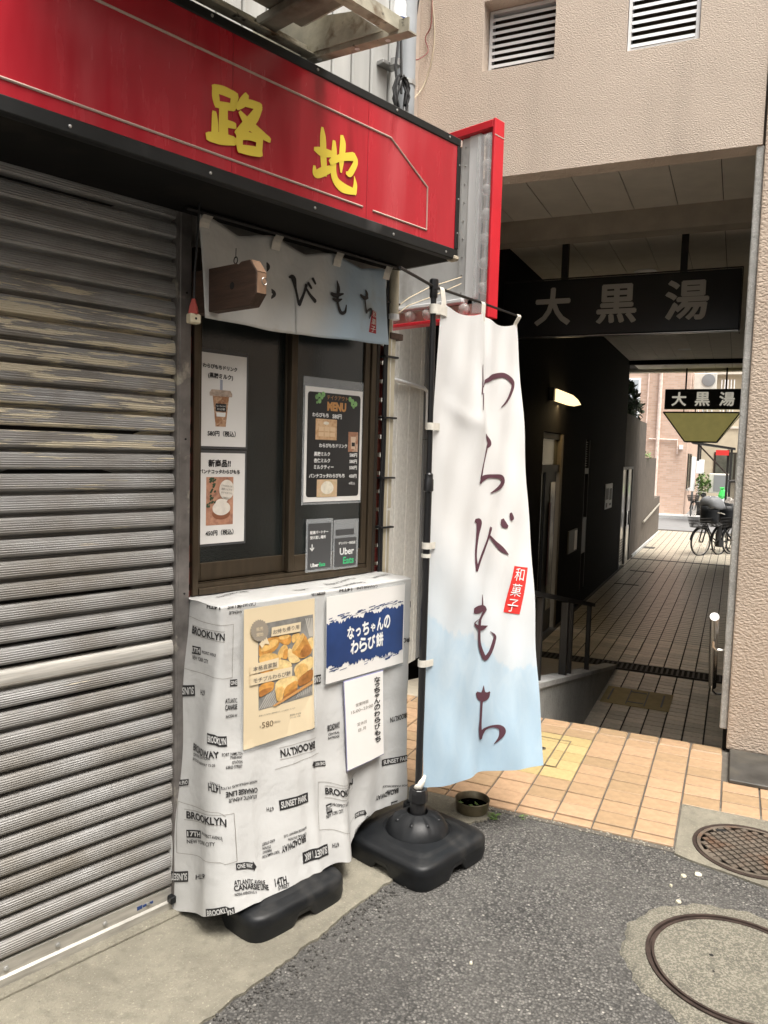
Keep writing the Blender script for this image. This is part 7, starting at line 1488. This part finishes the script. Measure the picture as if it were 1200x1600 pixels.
def bicycle(r, d, ang, label, sc=1., fancy=True, hood=True, group='bicycles parked at the far end', wheel_r=.33):
    """rough city bicycle; ang: direction from front wheel to rear wheel in the passage frame"""
    t = thing('bicycle', ALY, (r, d, ZF), label, 'bicycle', group)
    ca, sa = math.cos(ang), math.sin(ang)
    def P(x, y, z): return (r + (x * ca - y * sa) * sc, d + (x * sa + y * ca) * sc, ZF + z * sc)
    W = wheel_r
    for x in (0., 1.10):
        mb = MB(t); mb.tube([P(x + W * math.cos(k * math.pi / 16), 0, W + W * math.sin(k * math.pi / 16)) for k in range(33)], .019 * sc, 6, cap=False); w = mb.build('wheel', M['rubber'], smooth='all')
        mb = MB(t); mb.tube([P(x + (W - .03) * math.cos(k * math.pi / 12), 0, W + (W - .03) * math.sin(k * math.pi / 12)) for k in range(25)], .008 * sc, 5, cap=False); mb.build('rim', M['alum'], parent=w)
        mb = MB(t)
        for k in range(14): a = k * 2 * math.pi / 14; mb.tube([P(x, .015 * (-1) ** k, W), P(x + (W - .03) * math.cos(a), 0, W + (W - .03) * math.sin(a))], .0022 * sc, 3)
        mb.build('spokes', M['alum'], parent=w); mb = MB(t); mb.tube([P(x, -.05, W), P(x, .05, W)], .022 * sc, 8); mb.build('hub', M['alum'], parent=w)
        mb = MB(t); fa = [(.25 + .1 * k) * math.pi for k in range(8)] if x == 0 else [(.1 + .1 * k) * math.pi for k in range(9)]
        mb.surf(lambda a, y: P(x + (W + .03) * math.cos(a), y, W + (W + .03) * math.sin(a)), fa, [-.03, 0, .03]); mb.build('mudguard', M['darkframe'], solid=.003)
    mb = MB(t); R = .017 * sc
    for q in ([(0, .05, W), (.12, .05, .70)], [(0, -.05, W), (.12, -.05, .70)], [(.12, 0, .68), (.20, 0, .98)], [(.15, 0, .78), (.40, 0, .42), (.66, 0, .28)], [(.15, 0, .70), (.38, 0, .34), (.66, 0, .26)], [(.66, 0, .27), (.80, 0, .80)], [(.66, 0, .28), (1.10, .04, W)], [(.76, 0, .66), (1.10, -.04, W)]): mb.tube([P(*p) for p in q], R, 7)
    mb.build('frame', M['poleblack'], smooth=True)
    mb = MB(t); mb.tube([P(.20, 0, .98), P(.22, 0, 1.02), P(.24, .12, 1.04), P(.32, .26, 1.03), P(.42, .29, 1.00)], .012 * sc, 7); mb.tube([P(.22, 0, 1.02), P(.24, -.12, 1.04), P(.32, -.26, 1.03), P(.42, -.29, 1.00)], .012 * sc, 7); mb.build('handlebar', M['alum'], smooth=True)
    mb = MB(t); mb.tube([P(.72, 0, .86), P(.80, 0, .89), P(.94, 0, .90)], [.03 * sc, .07 * sc, .11 * sc], 8); mb.build('saddle', M['plasticblack'], smooth='all')
    mb = MB(t); mb.tube([P(.66, -.06, .27), P(.66, .06, .27)], .09 * sc, 14); mb.build('crank', M['darkframe']); mb = MB(t); mb.box(0, .001, 0, .001, 0, .001) if False else None; mb.tube([P(.66, .09, .27), P(.62, .10, .12)], .012 * sc, 6); mb.tube([P(.60, .06, .11), P(.60, .18, .11)], .02 * sc, 6); mb.build('pedal', M['darkframe'])
    # basket
    mb = MB(t); lo, hi = (.17, .12), (.21, .17)
    for k in range(4):
        z = .68 + k * .075; f = k / 3; a = lo[0] + (hi[0] - lo[0]) * f; b = lo[1] + (hi[1] - lo[1]) * f
        q = [P(-.08 - a, -b, z), P(-.08 + a, -b, z), P(-.08 + a, b, z), P(-.08 - a, b, z), P(-.08 - a, -b, z)]
        for u, v in zip(q, q[1:]): mb.tube([u, v], .006 * sc, 4)
    for i in range(13):
        f = i / 12 * 2 - 1
        for sgn in (-1, 1):
            mb.tube([P(-.08 + lo[0] * f, lo[1] * sgn, .68), P(-.08 + hi[0] * f, hi[1] * sgn, .905)], .004 * sc, 4)
            mb.tube([P(-.08 + lo[0] * sgn, lo[1] * f, .68), P(-.08 + hi[0] * sgn, hi[1] * f, .905)], .004 * sc, 4)
    mb.face([P(-.25, -.12, .68), P(.09, -.12, .68), P(.09, .12, .68), P(-.25, .12, .68)]); mb.build('basket', M['darkframe'])
    if fancy:
        # rear child seat under a grey rain cover and a battery
        mb = MB(t); mb.surf(lambda u, v: P(1.02 + (.20 - .05 * v) * math.cos(u), (.21 - .03 * v) * math.sin(u), .72 + .52 * v), [k * math.pi / 8 for k in range(17)], lin(0, 1, 5)); mb.build('child_seat', M['plasticblack'], smooth='all', solid=.02)
        if hood: mb = MB(t); mb.surf(lambda u, v: P(.34 + .27 * spw(math.cos(u)) * spw(math.cos(v)) - .08 * math.sin(v), .23 * spw(math.sin(u)) * spw(math.cos(v)), 1.16 + .24 * math.sin(v) + .015 * math.sin(u * 5)), [k * math.pi / 10 for k in range(21)], lin(-.15, 1.5, 8)); mb.build('rain_cover', M['greycover'], smooth='all', solid=.006)
        mb = MB(t); mb.surf(lambda u, v: P(.62 + .09 * math.cos(u), .05 * math.sin(u), .34 + .34 * v), [k * math.pi / 6 for k in range(13)], [0, 1]); mb.build('battery', M['darkframe'])
        mb = MB(t); mb.surf(lambda u, v: P(.26 + .22 * math.cos(u), .19 * math.sin(u), .78 + .40 * v), [k * math.pi / 8 for k in range(17)], lin(0, 1, 4)); mb.build('front_child_seat', M['plasticblack'], smooth='all', solid=.02)
    return t
def bikes():
    a = math.atan2(.80, .60)
    bicycle(-.70, 15.30, a, 'black bicycle with basket and covered child seats nearest the passage')
    bicycle(-.30, 15.85, a + .12, 'black bicycle parked close behind the one with the covered seat', fancy=True, hood=False)
    bicycle(-.02, 16.5, a + .2, 'rightmost bicycle half hidden by the beige pier', fancy=False)
    bicycle(-1.45, 27.6, math.atan2(.9, .3), 'distant bicycle leaning by the brick building corner', fancy=False)
    t = thing('folded_umbrella_cover', ALY, (-.1, 16.4, .4), 'crumpled pale plastic cover draped over the bicycles by the pier', 'cover')
    random.seed(12); mb = MB(t)
    mb.surf(lambda u, v: (-.34 + .52 * u + .03 * math.sin(9 * v), 16.1 + .5 * v + .05 * math.sin(7 * u), .42 + .16 * math.sin(3.0 * u) * (1 - abs(v - .5)) + .05 * math.sin(13 * u + 5 * v) + .04 * math.sin(21 * v + 8 * u)), lin(0, 1, 22), lin(0, 1, 16)); mb.build('sheet', mat('crinkled_plastic', (.60, .55, .50), .35, bump=(30, .02), var=(20, .3)), smooth=False)
bikes()

# ================================================================== unseen building across the street, put in to shade the shop front
def opposite():
    t = thing('opposite_shade_building', FAC, (0, 5.6, 0), 'unseen grey building added across the narrow street to shade the shop front', 'building')
    mb = MB(t); mb.box(-9, 7.0, 5.6, 9, -.01, 6.2); mb.build('wall', mat('opposite_render', (.60, .57, .53), .85, var=(2, .1)))
    for k in range(5):
        for z in (1.0, 4.2):
            a = -7.5 + k * 2.9; mb = MB(t); mb.box(a, a + 1.6, 5.55, 5.599, z, z + 1.5); w = mb.build('window', M['sash']); mb = MB(t); mb.box(a + .07, a + 1.53, 5.53, 5.549, z + .07, z + 1.43); mb.build('pane', M['glass'], parent=w)
opposite()
